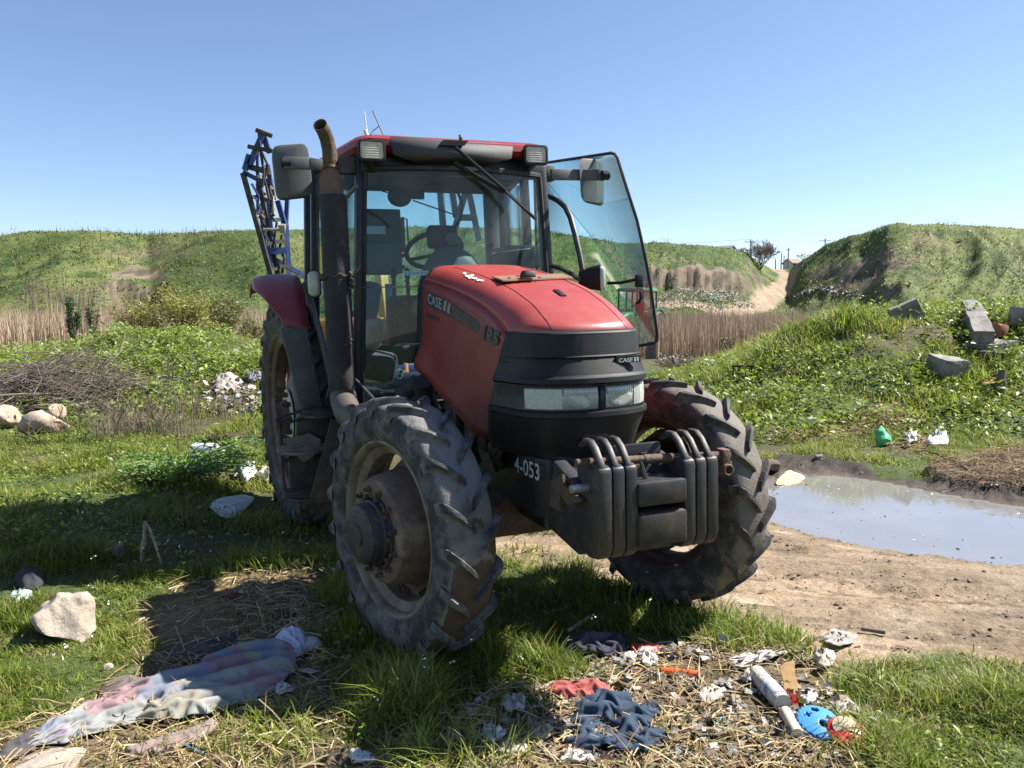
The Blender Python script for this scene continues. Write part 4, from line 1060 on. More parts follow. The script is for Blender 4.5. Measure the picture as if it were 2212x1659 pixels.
for (v, m_, d_) in (((797, 650), mat('blue_cloth', (.02, .06, .16), .9, 0, (.08, .12, .2), 8), (.2, .14, .26)), ((805, 720), mat('pale_sack', (.38, .36, .31), .9, 0, (.22, .2, .17), 7), (.2, .13, .22)), ((820, 790), SEATM, (.3, .22, .18))):
    c0 = L(v, 'u', -1.75); b = M_(); b.box(c0, d_, rotm(.2, .1, .3)); o = b.build('stored_bag', m_, trac, bevel=.05, seg=3)
for v, d in (((880, 690), -1.6), ((850, 700), -1.55)):
    b = M_(); b.tube([L((v[0], 600), 'u', d), L((v[0] + 3, 660), 'u', d), L((v[0] + 6, 720), 'u', d)], .014, 6); b.lathe([(0, .02), (.05, .024), (.07, 0)], L((v[0], 600), 'u', d), (0, 0, 1), 8); b.build('lever', BLACKP, trac)
# ================================================================ SETTING
TRACK = poly([(1040, 1152), (1230, 1148), (1400, 1150), (1560, 1130), (1660, 1118), (1690, 1050), (1690, 1012), (1800, 1018), (1960, 1046), (2212, 1088), (2900, 1180), (2900, 1620), (2212, 1462), (2080, 1428), (1900, 1442), (1790, 1425), (1690, 1372), (1560, 1318), (1400, 1262), (1250, 1240), (1090, 1228), (960, 1190)])
MUD = poly([(1640, 1000), (1690, 985), (1760, 988), (1850, 1008), (1960, 1040), (2100, 1062), (2212, 1075), (2900, 1120), (2900, 1190), (2212, 1108), (2000, 1066), (1850, 1038), (1760, 1030), (1690, 1040)])
STRAW = poly([(262, 1420), (300, 1330), (420, 1270), (560, 1232), (715, 1226), (730, 1330), (690, 1400), (700, 1470), (830, 1580), (1000, 1560), (1060, 1480), (1200, 1490), (1340, 1420), (1500, 1395), (1640, 1400), (1760, 1425), (1800, 1500), (1830, 1570), (1900, 1680), (2000, 1800), (0, 1800), (-150, 1640), (90, 1560), (230, 1500)])
DUNG = poly([(1985, 1020), (2040, 1000), (2130, 985), (2212, 975), (2500, 985), (2600, 1060), (2212, 1066), (2080, 1050)])
STRAW2 = poly([(1890, 890), (1960, 885), (2010, 900), (1990, 925), (1900, 930), (1850, 945), (1720, 960), (1690, 945), (1830, 930)])
STRAW3 = poly([(1915, 955), (1960, 948), (2040, 955), (2030, 985), (1960, 985)])
CLIFF = poly([(1415, 585), (1450, 578), (1490, 574), (1560, 576), (1600, 585), (1650, 598), (1652, 622), (1600, 612), (1560, 620), (1500, 612), (1430, 603)])
SCAR = poly([(1745, 600), (1790, 574), (1850, 558), (1900, 562), (1960, 575), (1985, 598), (1900, 606), (1830, 612), (1800, 612)])
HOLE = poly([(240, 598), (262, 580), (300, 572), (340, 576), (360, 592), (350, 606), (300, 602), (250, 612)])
ROAD = np.array([G(v)[:2] for v in [(1590, 676), (1640, 660), (1662, 645), (1680, 628), (1700, 612), (1708, 604), (1700, 595), (1684, 586)]])
ROAD = np.vstack([[ROAD[0] + np.array([-18, -3])], ROAD, [ROAD[-1] + (ROAD[-1] - ROAD[-2]) * 4]])

th = np.concatenate([np.linspace(-64, -37, 34), np.linspace(-36.6, 36.6, 470), np.linspace(37, 64, 34)])
rr = np.concatenate([np.geomspace(1.0, 20, 300), np.geomspace(20.2, 60, 90), np.geomspace(60.6, 190, 190), np.geomspace(195, 900, 30)])
TH, RR = np.meshgrid(np.radians(th), rr)
X = RR * np.sin(TH); Y = RR * np.cos(TH)
xs = X.ravel(); ys = Y.ravel()
zs = h(xs, ys)
def masks(x, y, clip=True):
    n1 = fbm(x * 1.7, y * 1.7, 51) - .5; n2 = fbm(x * 7, y * 7, 52) - .5
    wob = n1 * .5 + n2 * .18
    near = (np.hypot(x, y) < 40)
    def f(P, soft):
        out = np.zeros(x.shape)
        if near.any(): out[near] = 1 - sstep(-soft, soft, sdist(P, x[near], y[near]) + wob[near] * 1.1)
        return out
    return f(TRACK, .08), f(MUD, .06), f(STRAW, .12), f(DUNG, .06), np.maximum(f(STRAW2, .1), f(STRAW3, .1))
mt, mm, ms, md, m2_ = masks(xs, ys)
sd_p = np.full(xs.shape, 9.0); kk = (xs > 1) & (xs < 14) & (ys > 3) & (ys < 10); sd_p[kk] = sdist(PUDDLE, xs[kk], ys[kk])
# fine relief
nearw = 1 - sstep(8, 22, rr)[:, None].repeat(len(th), 1).ravel()
fine = (fbm(xs * 6, ys * 6, 61, 4) - .5) * .045 + (fbm(xs * 22, ys * 22, 62, 3) - .5) * .022
# wheel-worn streaks along the track
along = xs * .96 + ys * -.20; across = ys * .96 + xs * .20
streak = (fbm(along * 1.6, across * 13, 63, 4) - .5) * .045 + (fbm(along * 5, across * 34, 64, 3) - .5) * .030
rut = -.035 * (np.exp(-((across - 4.72 + .10 * np.sin(along * 1.1)) / .14) ** 2) + np.exp(-((across - 5.35 + .08 * np.sin(along * .9 + 1)) / .15) ** 2)); streak = (streak + rut) * sstep(.15, .7, sd_p)
zs = zs + nearw * np.where(sd_p < .05, 0, (fine * (1 - .75 * mt) + streak * mt + md * .10 * (fbm(xs * 9, ys * 9, 65) + .2) + mm * (1 - sstep(-.02, .1, -sd_p)) * (fbm(xs * 11, ys * 11, 66) - .25) * .10 * sstep(0, .12, sd_p)))
def lerp(a, b_, f): return a * (1 - f[:, None]) + np.array(b_)[None] * f[:, None]
N1 = fbm(xs * .8, ys * .8, 71); N2 = fbm(xs * 5, ys * 5, 72); N3 = fbm(xs * .06, ys * .06, 73, 5); N4 = fbm(xs * .35, ys * .35, 74)
far = sstep(24, 60, np.hypot(xs, ys))
cn = lerp(np.tile(np.array([.085, .075, .035]), (len(xs), 1)), (.06, .085, .022), sstep(.4, .6, N1))
cf = lerp(np.tile(np.array([.065, .10, .024]), (len(xs), 1)), (.125, .145, .045), sstep(.42, .62, N3)); cf = lerp(cf, (.045, .075, .02), sstep(.5, .7, N4)); cf = lerp(cf, (.15, .135, .075), sstep(.60, .72, fbm(xs * .12, ys * .12, 75, 5)) * .7)
cc = cn * (1 - far[:, None]) + cf * far[:, None]
dirt = lerp(np.tile(np.array([.33, .245, .16]), (len(xs), 1)), (.24, .175, .11), sstep(.35, .7, fbm(along * 1.3, across * 9, 76, 5))); dirt = lerp(dirt, (.42, .34, .25), sstep(.55, .8, fbm(along * 2.5, across * 6, 77, 4))); dirt = lerp(dirt, (.13, .095, .065), sstep(.56, .66, fbm(along * 4, across * 24, 78, 4)) * .85); dirt = lerp(dirt, (.20, .15, .10), sstep(.5, .62, fbm(along * .8, across * 4.2, 82, 3)) * .6)
cc = cc * (1 - mt[:, None]) + dirt * mt[:, None]
stc = lerp(np.tile(np.array([.20, .145, .075]), (len(xs), 1)), (.11, .085, .055), sstep(.4, .65, N2))
cc = cc * (1 - ms[:, None]) + stc * ms[:, None]; cc = cc * (1 - m2_[:, None]) + stc * m2_[:, None]
cc = lerp(cc, (.075, .048, .03), md); cc = lerp(cc, (.045, .037, .030), mm)
damp = (1 - sstep(.02, .28, np.abs(sd_p) + .12 * (N2 - .5))) * mt; cc = lerp(cc, (.15, .12, .09), damp * .6)
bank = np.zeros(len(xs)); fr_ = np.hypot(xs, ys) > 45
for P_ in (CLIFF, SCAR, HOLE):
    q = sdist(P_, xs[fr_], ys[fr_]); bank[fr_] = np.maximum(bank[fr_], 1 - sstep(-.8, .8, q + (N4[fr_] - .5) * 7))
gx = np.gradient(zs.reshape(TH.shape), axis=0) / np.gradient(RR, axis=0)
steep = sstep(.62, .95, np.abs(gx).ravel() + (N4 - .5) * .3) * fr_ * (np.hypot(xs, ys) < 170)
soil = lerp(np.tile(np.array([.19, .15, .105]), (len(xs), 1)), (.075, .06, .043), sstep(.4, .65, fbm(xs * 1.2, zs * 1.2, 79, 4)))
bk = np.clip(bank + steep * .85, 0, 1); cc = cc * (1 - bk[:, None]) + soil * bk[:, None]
rdm = np.zeros(len(xs)); rdm[fr_] = 1 - sstep(1.5, 2.3, dist_line(ROAD, xs[fr_], ys[fr_]) + (N4[fr_] - .5) * 1.5)
rcol = lerp(np.tile(np.array([.31, .24, .165]), (len(xs), 1)), (.25, .19, .13), sstep(.45, .7, fbm(xs * .9, ys * .25, 80, 4)))
cc = cc * (1 - rdm[:, None]) + rcol * rdm[:, None]
nr, nc = TH.shape
idx = np.arange(nr * nc).reshape(nr, nc)
quads = np.stack([idx[:-1, :-1], idx[:-1, 1:], idx[1:, 1:], idx[1:, :-1]], -1).reshape(-1, 4)
# wide skirt so that the land goes on behind and beside the camera
sk = np.array([[-3000, -600, -.9], [3000, -600, -.9], [3000, 3000, -.9], [-3000, 3000, -.9]])
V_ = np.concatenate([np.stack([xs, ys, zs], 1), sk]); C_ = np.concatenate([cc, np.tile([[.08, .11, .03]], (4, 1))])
quads = np.concatenate([quads, [[len(xs), len(xs) + 1, len(xs) + 2, len(xs) + 3]]])
gm = bpy.data.materials.new('ground_soil'); gm.use_nodes = True; nt = gm.node_tree; Nn = nt.nodes; bs = Nn['Principled BSDF']
at_ = Nn.new('ShaderNodeAttribute'); at_.attribute_name = 'Col'
tc = Nn.new('ShaderNodeTexCoord'); no = Nn.new('ShaderNodeTexNoise'); no.inputs['Scale'].default_value = 28; no.inputs['Detail'].default_value = 8; no.inputs['Roughness'].default_value = .7
nt.links.new(tc.outputs['Object'], no.inputs['Vector'])
rg = Nn.new('ShaderNodeMapRange'); rg.inputs['From Min'].default_value = .3; rg.inputs['From Max'].default_value = .7; rg.inputs['To Min'].default_value = .62; rg.inputs['To Max'].default_value = 1.35; nt.links.new(no.outputs['Fac'], rg.inputs['Value'])
no2 = Nn.new('ShaderNodeTexNoise'); no2.inputs['Scale'].default_value = .9; no2.inputs['Detail'].default_value = 10; no2.inputs['Roughness'].default_value = .75; nt.links.new(tc.outputs['Object'], no2.inputs['Vector'])
rg2 = Nn.new('ShaderNodeMapRange'); rg2.inputs['From Min'].default_value = .35; rg2.inputs['From Max'].default_value = .65; rg2.inputs['To Min'].default_value = .75; rg2.inputs['To Max'].default_value = 1.25; nt.links.new(no2.outputs['Fac'], rg2.inputs['Value'])
mu = Nn.new('ShaderNodeMath'); mu.operation = 'MULTIPLY'; nt.links.new(rg.outputs[0], mu.inputs[0]); nt.links.new(rg2.outputs[0], mu.inputs[1])
vm = Nn.new('ShaderNodeVectorMath'); vm.operation = 'SCALE'; nt.links.new(at_.outputs['Color'], vm.inputs[0]); nt.links.new(mu.outputs[0], vm.inputs['Scale'])
no3 = Nn.new('ShaderNodeTexNoise'); no3.inputs['Scale'].default_value = 130; no3.inputs['Detail'].default_value = 5; no3.inputs['Roughness'].default_value = .7; nt.links.new(tc.outputs['Object'], no3.inputs['Vector'])
rg3 = Nn.new('ShaderNodeMapRange'); rg3.inputs['From Min'].default_value = .32; rg3.inputs['From Max'].default_value = .68; rg3.inputs['To Min'].default_value = .55; rg3.inputs['To Max'].default_value = 1.35; nt.links.new(no3.outputs['Fac'], rg3.inputs['Value'])
vm2 = Nn.new('ShaderNodeVectorMath'); vm2.operation = 'SCALE'; nt.links.new(vm.outputs[0], vm2.inputs[0]); nt.links.new(rg3.outputs[0], vm2.inputs['Scale'])
nt.links.new(vm2.outputs[0], bs.inputs['Base Color']); bs.inputs['Roughness'].default_value = .92; bs.inputs['Specular IOR Level'].default_value = .25
bp = Nn.new('ShaderNodeBump'); bp.inputs['Strength'].default_value = .6; bp.inputs['Distance'].default_value = .03; nt.links.new(no.outputs['Fac'], bp.inputs['Height']); nt.links.new(bp.outputs[0], bs.inputs['Normal'])
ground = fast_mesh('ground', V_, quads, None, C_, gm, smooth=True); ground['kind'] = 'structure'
# puddle
pw_ = np.array([np.array(p) + (np.array(p) - PUDDLE.mean(0)) / np.linalg.norm(np.array(p) - PUDDLE.mean(0)) * .22 for p in PUDDLE])
b = MB(); b.add([(p[0], p[1], -.053) for p in pw_], [tuple(range(len(pw_)))])
wm_ = mat('muddy_water', (.19, .185, .18), .04, 0, (.22, .21, .20), 1.2, spec=.9, bump=0)
nt = wm_.node_tree; nw = nt.nodes.new('ShaderNodeTexNoise'); nw.inputs['Scale'].default_value = 5; bpw = nt.nodes.new('ShaderNodeBump'); bpw.inputs['Strength'].default_value = .02; bpw.inputs['Distance'].default_value = .01
tcw = nt.nodes.new('ShaderNodeTexCoord'); nt.links.new(tcw.outputs['Object'], nw.inputs['Vector']); nt.links.new(nw.outputs['Fac'], bpw.inputs['Height']); nt.links.new(bpw.outputs[0], nt.nodes['Principled BSDF'].inputs['Normal'])
wo_ = b.build('puddle', wm_); wo_['kind'] = 'structure'

# ================================================================ VEGETATION
GRASS = leaf_mat('grass_blade', .42, .5, .35)
LEAF = leaf_mat('weed_leaf', .35, .45, .4)
DRY = leaf_mat('dry_stalk', .15, .8, .15)
FLAT = leaf_mat('litter_colour', 0, .6, .3)
def ribbons(x, y, z, hgt, wid, az, lean, ns):
    n = len(x); ts = np.linspace(0, 1, ns + 1)
    dx = np.cos(az); dy = np.sin(az); fa = az + np.pi / 2 + rng.uniform(-.7, .7, n); wx = np.cos(fa); wy = np.sin(fa)
    V = []
    for k, t in enumerate(ts):
        o = lean * hgt * t ** 1.8; zz = z + hgt * t * (1 - .30 * np.minimum(lean, 1.5) * t)
        px = x + dx * o; py = y + dy * o
        w = wid * (1 - t ** 1.6) * .5 if k < ns else None
        if k < ns:
            V.append(np.stack([px - wx * w, py - wy * w, zz], 1)); V.append(np.stack([px + wx * w, py + wy * w, zz], 1))
        else: V.append(np.stack([px, py, zz], 1))
    m = len(V); V = np.stack(V, 1).reshape(-1, 3)
    base = (np.arange(n) * m)[:, None]
    q = np.concatenate([base + np.array([[2 * k, 2 * k + 1, 2 * k + 3, 2 * k + 2]]) for k in range(ns - 1)], 0) if ns > 1 else None
    t_ = base + np.array([[2 * ns - 2, 2 * ns - 1, 2 * ns]])
    return V, q, t_, m
def grass_obj(name, x, y, hgt, wid, cols, ns, m, label, cat='grass', lean=(.2, 1.35), az=None, sink=.01):
    n = len(x); z = h(x, y) - sink
    a = rng.uniform(0, 2 * np.pi, n) if az is None else az
    V, q, t_, k = ribbons(x, y, z, hgt, wid, a, rng.uniform(lean[0], lean[1], n), ns)
    o = fast_mesh(name, V, q, t_, np.repeat(cols, k, 0), m)
    return tag(o, label, cat, None, 'stuff')
def sector(n, r0, r1, v0=-160, v1=2372, power=1.0):
    s = rng.uniform(px2s(v0), px2s(v1), n); u = rng.uniform(0, 1, n)
    y = (r0 ** power + u * (r1 ** power - r0 ** power)) ** (1 / power)
    return s * y, y
GCOL = np.array([(.10, .145, .018), (.16, .215, .026), (.215, .27, .038), (.27, .285, .075), (.14, .18, .032)])
def gcols(n, x, y, warm=.0):
    i = np.clip((fbm(x * 1.1, y * 1.1, 91) * 4.2 + rng.normal(0, .9, n)), 0, 4.999).astype(int)
    c = GCOL[i] * rng.uniform(.75, 1.25, (n, 1)); d = rng.uniform(0, 1, n) < .09 + warm
    c[d] = np.array([.30, .23, .11]) * rng.uniform(.7, 1.2, (d.sum(), 1)); return c
# foreground and middle grass
TALL = poly([(690, 1410), (760, 1375), (900, 1350), (1010, 1390), (1060, 1430), (1240, 1420), (1330, 1400), (1340, 1440), (1200, 1490), (1060, 1490), (1000, 1560), (860, 1600), (740, 1560), (690, 1480)])
LUSH = poly([(-200, 1500), (-200, 1280), (60, 1300), (220, 1290), (300, 1240), (290, 1350), (250, 1400), (260, 1480), (120, 1550)])
RIGHTG = poly([(1790, 1500), (1830, 1450), (1960, 1430), (2100, 1425), (2300, 1450), (2500, 1700), (1950, 1700), (1860, 1610)])
TUFTS = [((1000, 1640), .30, 250, .22), ((900, 1660), .2, 120, .18), ((560, 1590), .28, 220, .13), ((660, 1575), .25, 160, .12), ((1470, 1610), .3, 120, .10), ((1900, 1500), .25, 200, .15), ((1560, 1365), .35, 420, .17), ((1640, 1385), .3, 320, .16), ((1700, 1400), .22, 200, .14), ((1290, 1300), .35, 220, .13), ((1420, 1330), .3, 160, .18), ((1100, 1540), .25, 160, .13), ((470, 1540), .2, 60, .1), ((620, 1640), .2, 90, .12), ((1330, 1580), .2, 60, .1), ((1850, 1600), .2, 100, .14), ((1700, 1640), .2, 60, .12), ((540, 1000), .5, 500, .22), ((590, 1005), .3, 300, .2), ((1130, 1200), .3, 120, .1), ((1940, 955), .4, 300, .22), ((2100, 960), .8, 700, .22), ((1850, 950), .6, 400, .2)]
def grass_zone(n, r0, r1, ns, wid, hmul, power, name, label):
    x, y = sector(n, r0, r1, power=power)
    t_, m_, s_, d_, s2 = masks(x, y)
    cl = fbm(x * 2.3, y * 2.3, 95, 3)
    p = sstep(.30, .50, cl) * .85 + .15
    p = p * (1 - t_) * (1 - m_ * .96) * (1 - s_ * .965) * (1 - d_ * .95) * (1 - s2 * .75)
    tall = inside(TALL, x, y); lush = inside(LUSH, x, y); rg_ = inside(RIGHTG, x, y)
    p = np.where(tall | lush | rg_, np.maximum(p, .95), p)
    pd_ = np.full(n, 9.); k_ = (x > 1) & (y > 3) & (y < 10); pd_[k_] = sdist(PUDDLE, x[k_], y[k_]); p = p * (pd_ > .15)
    keep = rng.uniform(0, 1, n) < p
    x, y, cl, tall, lush, s_ = x[keep], y[keep], cl[keep], tall[keep], lush[keep], s_[keep]; n = len(x)
    leftshade = (x < -1.1) & (y > 4.2) & (y < 9)
    hg = (.045 + .17 * sstep(.35, .75, cl)) * np.where(tall, 1.3, 1) * np.where(lush, 1.05, 1) * np.where(leftshade, 1.15, 1) * rng.uniform(.5, 1.25, n) * hmul * .80
    hg = np.minimum(hg, .34)
    grass_obj(name, x, y, hg, wid * rng.uniform(.6, 1.3, n), gcols(n, x, y, .02), ns, GRASS, label)
grass_zone(150000, 1.9, 5.0, 3, .0072, 1.0, 1.7, 'grass', 'blades of green grass growing in the foreground')
grass_zone(120000, 5.0, 9.5, 3, .0105, .9, 1.6, 'grass', 'green grass growing beyond the front wheels')
grass_zone(110000, 9.5, 19, 2, .020, 1.0, 1.5, 'grass', 'green grass covering the banks on both sides')
for va, vb in ((-800, -160), (2372, 3000)):
    x, y = sector(26000, 2.0, 19, va, vb, 1.5); t_, m_, s_, d_, s2 = masks(x, y); k = rng.uniform(0, 1, len(x)) < (1 - t_) * (1 - s_ * .9) * (1 - m_) * (1 - d_ * .9); x, y = x[k], y[k]
    grass_obj('grass', x, y, (.06 + .16 * fbm(x * 2.3, y * 2.3, 95, 3)) * rng.uniform(.6, 1.4, len(x)), .008 + .0015 * y, gcols(len(x), x, y, .02), 2, GRASS, ('green grass at the outer left side of the ground', 'green grass at the outer right side of the ground')[va > 0])
xx = []; yy_ = []; hh_ = []
for v, rad, n, hg in TUFTS:
    p = G(v); a = rng.uniform(0, 6.283, n); q = rad * np.sqrt(rng.uniform(0, 1, n)) * .8
    xx.append(p[0] + q * np.cos(a)); yy_.append(p[1] + q * np.sin(a)); hh_.append(hg * rng.uniform(.5, 1.25, n) * (1 - .4 * q / rad))
xx = np.concatenate(xx); yy_ = np.concatenate(yy_); hh_ = np.concatenate(hh_)
grass_obj('grass', xx, yy_, hh_, .0085 * rng.uniform(.6, 1.3, len(xx)), gcols(len(xx), xx, yy_), 4, GRASS, 'tufts of bright grass standing in the straw')
# ground cover of small clover-like leaves and broad leaves
def leaves_obj(name, x, y, z, size, cols, m, label, cat='weeds', flat=.55, parent=None, kind='stuff', asp=.45):
    n = len(x); a = rng.uniform(0, 6.283, n); el = rng.uniform(-.25, 1.0, n) * flat * 1.6
    d = np.stack([np.cos(a) * np.cos(el), np.sin(a) * np.cos(el), np.sin(el)], 1); r_ = rng.normal(0, 1, (n, 3)) * .55 + np.array([0, 0, 1.0])
    sdv = np.cross(d, r_); sdv /= np.linalg.norm(sdv, axis=1)[:, None] + 1e-9; up_ = np.cross(sdv, d)
    c = np.stack([x, y, z], 1); s1 = size[:, None]
    V = np.stack([c, c + d * s1 * .5 + sdv * s1 * asp * .5 + up_ * s1 * .06, c + d * s1 - up_ * s1 * .12, c + d * s1 * .5 - sdv * s1 * asp * .5 + up_ * s1 * .06, c + d * s1 * .5 - up_ * s1 * .02], 1).reshape(-1, 3)
    bse = (np.arange(n) * 5)[:, None]
    t_ = np.concatenate([bse + np.array([[0, 4, 1]]), bse + np.array([[1, 4, 2]]), bse + np.array([[2, 4, 3]]), bse + np.array([[3, 4, 0]])], 0)
    o = fast_mesh(name, V, None, t_, np.repeat(cols, 5, 0), m, parent)
    if kind: o['kind'] = kind
    if label: tag(o, label, cat)
    return o
LC = np.array([(.15, .205, .024), (.205, .265, .034), (.26, .305, .065), (.12, .165, .022)])
def lcols(n, pale=.0):
    c = LC[rng.integers(0, 4, n)] * rng.uniform(.75, 1.25, (n, 1)); k = rng.uniform(0, 1, n) < pale
    c[k] = np.array([.22, .27, .17]) * rng.uniform(.8, 1.2, (k.sum(), 1)); return c
n = 58000; x, y = sector(n, 10.8, 19.5, -160, 720)
g_ = fbm(x * .9, y * .9, 101); keep = rng.uniform(0, 1, n) < sstep(.36, .52, g_) * np.where(y < 12.0, .3, 1) * np.where((x / y) < px2s(240), .45, 1)
x, y, g_ = x[keep], y[keep], g_[keep]; n = len(x)
leaves_obj('weeds', x, y, h(x, y) + rng.uniform(0, 1, n) ** 1.5 * (.05 + .30 * sstep(.4, .65, g_)), rng.uniform(.04, .16, n) * rng.uniform(.55, 1, n), lcols(n, .15) * 1.15, LEAF, 'broad leaved green weeds covering the mound at the left')
n = 20000; x, y = sector(n, 9.2, 17.5, 1400, 2372)
g_ = fbm(x * 1.2, y * 1.2, 103); keep = (rng.uniform(0, 1, n) < sstep(.40, .55, g_)); x, y, g_ = x[keep], y[keep], g_[keep]; n = len(x)
leaves_obj('weeds', x, y, h(x, y) + rng.uniform(0, 1, n) * (.04 + .26 * sstep(.42, .62, g_)), rng.uniform(.05, .12, n), lcols(n, .02), LEAF, 'feathery green weeds growing over the mound at the right')
n = 16000; x, y = sector(n, 4.2, 10.5, -160, 640)
g_ = fbm(x * 1.4, y * 1.4, 105); t_, m_, s_, d_, s2 = masks(x, y); keep = (rng.uniform(0, 1, n) < sstep(.45, .6, g_) * (1 - s_)); x, y = x[keep], y[keep]; n = len(x)
leaves_obj('weeds', x, y, h(x, y) + rng.uniform(0, .12, n), rng.uniform(.025, .06, n), lcols(n, .02) * .9, LEAF, 'low leafy weeds among the shaded grass at the left')
n = 26000; x, y = sector(n, 2.2, 8.5); g_ = fbm(x * 2.0, y * 2.0, 106); t_, m_, s_, d_, s2 = masks(x, y); keep = (rng.uniform(0, 1, n) < sstep(.48, .62, g_) * (1 - s_) * (1 - t_)); x, y = x[keep], y[keep]; n = len(x)
leaves_obj('weeds', x, y, h(x, y) + rng.uniform(0, .09, n), rng.uniform(.012, .045, n), lcols(n, .03), LEAF, 'small leafy weeds scattered through the foreground grass')
# tall fringe grass on both mounds
n = 42000; x, y = sector(n, 10.5, 18.5, 1420, 2372); g_ = fbm(x * .8, y * .8, 107); keep = rng.uniform(0, 1, n) < sstep(.42, .6, g_); x, y, g_ = x[keep], y[keep], g_[keep]
grass_obj('grass', x, y, rng.uniform(.12, .38, len(x)) * (.6 + .6 * sstep(.45, .7, g_)), .022 * rng.uniform(.6, 1.3, len(x)), gcols(len(x), x, y), 2, GRASS, 'long grass along the crest of the mound at the right')
# white flowers
n = 160; x, y = sector(n, 2.6, 5.2, 40, 1700); t_, m_, s_, d_, s2 = masks(x, y); k_ = (s_ < .3) & (t_ < .3); x, y = x[k_], y[k_]; n = len(x)
leaves_obj('flowers', np.repeat(x, 4) + rng.normal(0, .006, 4 * n), np.repeat(y, 4) + rng.normal(0, .006, 4 * n), np.repeat(h(x, y) + rng.uniform(.08, .24, n), 4) + rng.normal(0, .006, 4 * n), np.full(4 * n, .010), np.tile([[.75, .75, .7]], (4 * n, 1)), FLAT, 'tiny white flowers on thin stems in the grass', 'flowers', asp=1.0)
# straw
def straw(n, sel, hmax, lab, r0=1.9, r1=5.6, lmul=1.0, dark=0., v0=-160, v1=2372):
    x, y = sector(n, r0, r1, v0, v1, power=1.6); keep = rng.uniform(0, 1, n) < sel(x, y); x, y = x[keep], y[keep]; n = len(x)
    a = rng.uniform(0, 6.283, n); L_ = rng.uniform(.03, .17, n) * lmul; w = rng.uniform(.0022, .0050, n) * lmul; el = rng.normal(0, .16, n)
    z = h(x, y) + .012 + rng.uniform(0, hmax, n) + np.abs(el) * L_ * .5
    d = np.stack([np.cos(a) * np.cos(el), np.sin(a) * np.cos(el), np.sin(el)], 1) * L_[:, None] * .5
    p = np.stack([-np.sin(a), np.cos(a), rng.normal(0, .5, n)], 1) * w[:, None] * .5; c = np.stack([x, y, z], 1); bow = np.array([0, 0, 1.0]) * (L_ * .05)[:, None]
    V = np.stack([c - d - p, c - d + p, c + p + bow, c - p + bow, c + d - p, c + d + p], 1).reshape(-1, 3); bse = (np.arange(n) * 6)[:, None]
    q = np.concatenate([bse + np.array([[0, 1, 2, 3]]), bse + np.array([[3, 2, 5, 4]])], 0)
    col = np.array([(.42, .32, .17), (.52, .42, .25), (.30, .21, .11), (.20, .14, .085)])[rng.integers(0, 4, n)] * rng.uniform(.75, 1.2, (n, 1)) * (1 - dark)
    return tag(fast_mesh('straw', V, q, None, np.repeat(col, 6, 0), DRY), lab, 'straw', None, 'stuff')
straw(44000, lambda x, y: masks(x, y)[2] * (.35 + .65 * sstep(.4, .6, fbm(x * 3, y * 3, 111))), .018, 'dry pale straw scattered over the foreground')
straw(9000, lambda x, y: np.where(masks(x, y)[3] > .3, 1, 0), .12, 'brown dung straw heaped beside the puddle', 4.5, 9, 1.5, .35, 1900, 2372)
straw(9000, lambda x, y: masks(x, y)[4], .06, 'dry straw lying in the grass beyond the puddle', 6, 12, 1.8, .1, 1650, 2100)
# reeds
def reeds(n, r0, r1, v0, v1, h0, h1, cols, lab, sel=None):
    x, y = sector(n, r0, r1, v0, v1)
    if sel is not None:
        k = sel(x, y); x, y = x[k], y[k]
    n = len(x); hg = rng.uniform(h0, h1, n) * (.75 + .5 * fbm(x * .3, y * .3, 121))
    c = np.array(cols)[rng.integers(0, len(cols), n)] * rng.uniform(.75, 1.25, (n, 1))
    return grass_obj('reeds', x, y, hg, .030 * rng.uniform(.6, 1.4, n) * np.sqrt(y / 30), c, 2, DRY, lab, 'reeds', (.0, .22))
reeds(16000, 28, 50, -200, 600, 1.4, 2.2, [(.42, .33, .22), (.48, .38, .26), (.34, .26, .17), (.36, .24, .17)], 'pale dry reeds standing in the hollow at the left')
reeds(24000, 28, 52, 1150, 2100, 1.1, 1.9, [(.30, .215, .15), (.38, .28, .20), (.25, .18, .125), (.44, .34, .24)], 'reddish brown dry reeds standing in the hollow at the right')
reeds(500, 60, 76, 100, 620, 1.5, 3.0, [(.35, .28, .2), (.28, .22, .16)], 'tall thin dry stalks at the foot of the left hill')
reeds(2400, 40, 66, 1300, 2372, .6, 1.4, [(.30, .26, .13), (.22, .24, .08)], 'sparse yellowish stalks behind the reeds')
# hill grass
n = 125000; x, y = sector(n, 55, 150, -120, 2330, power=1.2)
t_, e_ = None, None
k = (dist_line(ROAD, x, y) > 2.2) & ~inside(CLIFF, x, y) & ~inside(HOLE, x, y) & ~(inside(SCAR, x, y) & (rng.uniform(0, 1, n) < .7)); x, y = x[k], y[k]; n = len(x)
ci = fbm(x * .07, y * .07, 131, 4); cb = np.where(ci[:, None] < .47, np.array([[.070, .105, .022]]), np.array([[.15, .17, .042]])); cb = np.where((fbm(x * .15, y * .15, 133) > .62)[:, None], np.array([[.17, .145, .085]]), cb); cb = np.where((fbm(x * .3, y * .3, 134) > .64)[:, None], np.array([[.045, .08, .018]]), cb)
grass_obj('grass', x, y, rng.uniform(.10, .36, n) * (.6 + .9 * fbm(x * .2, y * .2, 132)), rng.uniform(.08, .22, n), cb * rng.uniform(.75, 1.25, (n, 1)), 1, GRASS, 'rough green grass covering the hills', lean=(.2, 1.0))
n = 16000; x, y = sector(n, 58, 118, -120, 2330, power=1.2); k = (fbm(x * .11, y * .11, 136) > .54) & (dist_line(ROAD, x, y) > 3) & ~inside(CLIFF, x, y); x, y = x[k], y[k]; n = len(x)
leaves_obj('weeds', x, y, h(x, y) + rng.uniform(0, .45, n), rng.uniform(.10, .24, n), lcols(n, .0) * .75, LEAF, 'dark leafy scrub on the slopes of the hills')
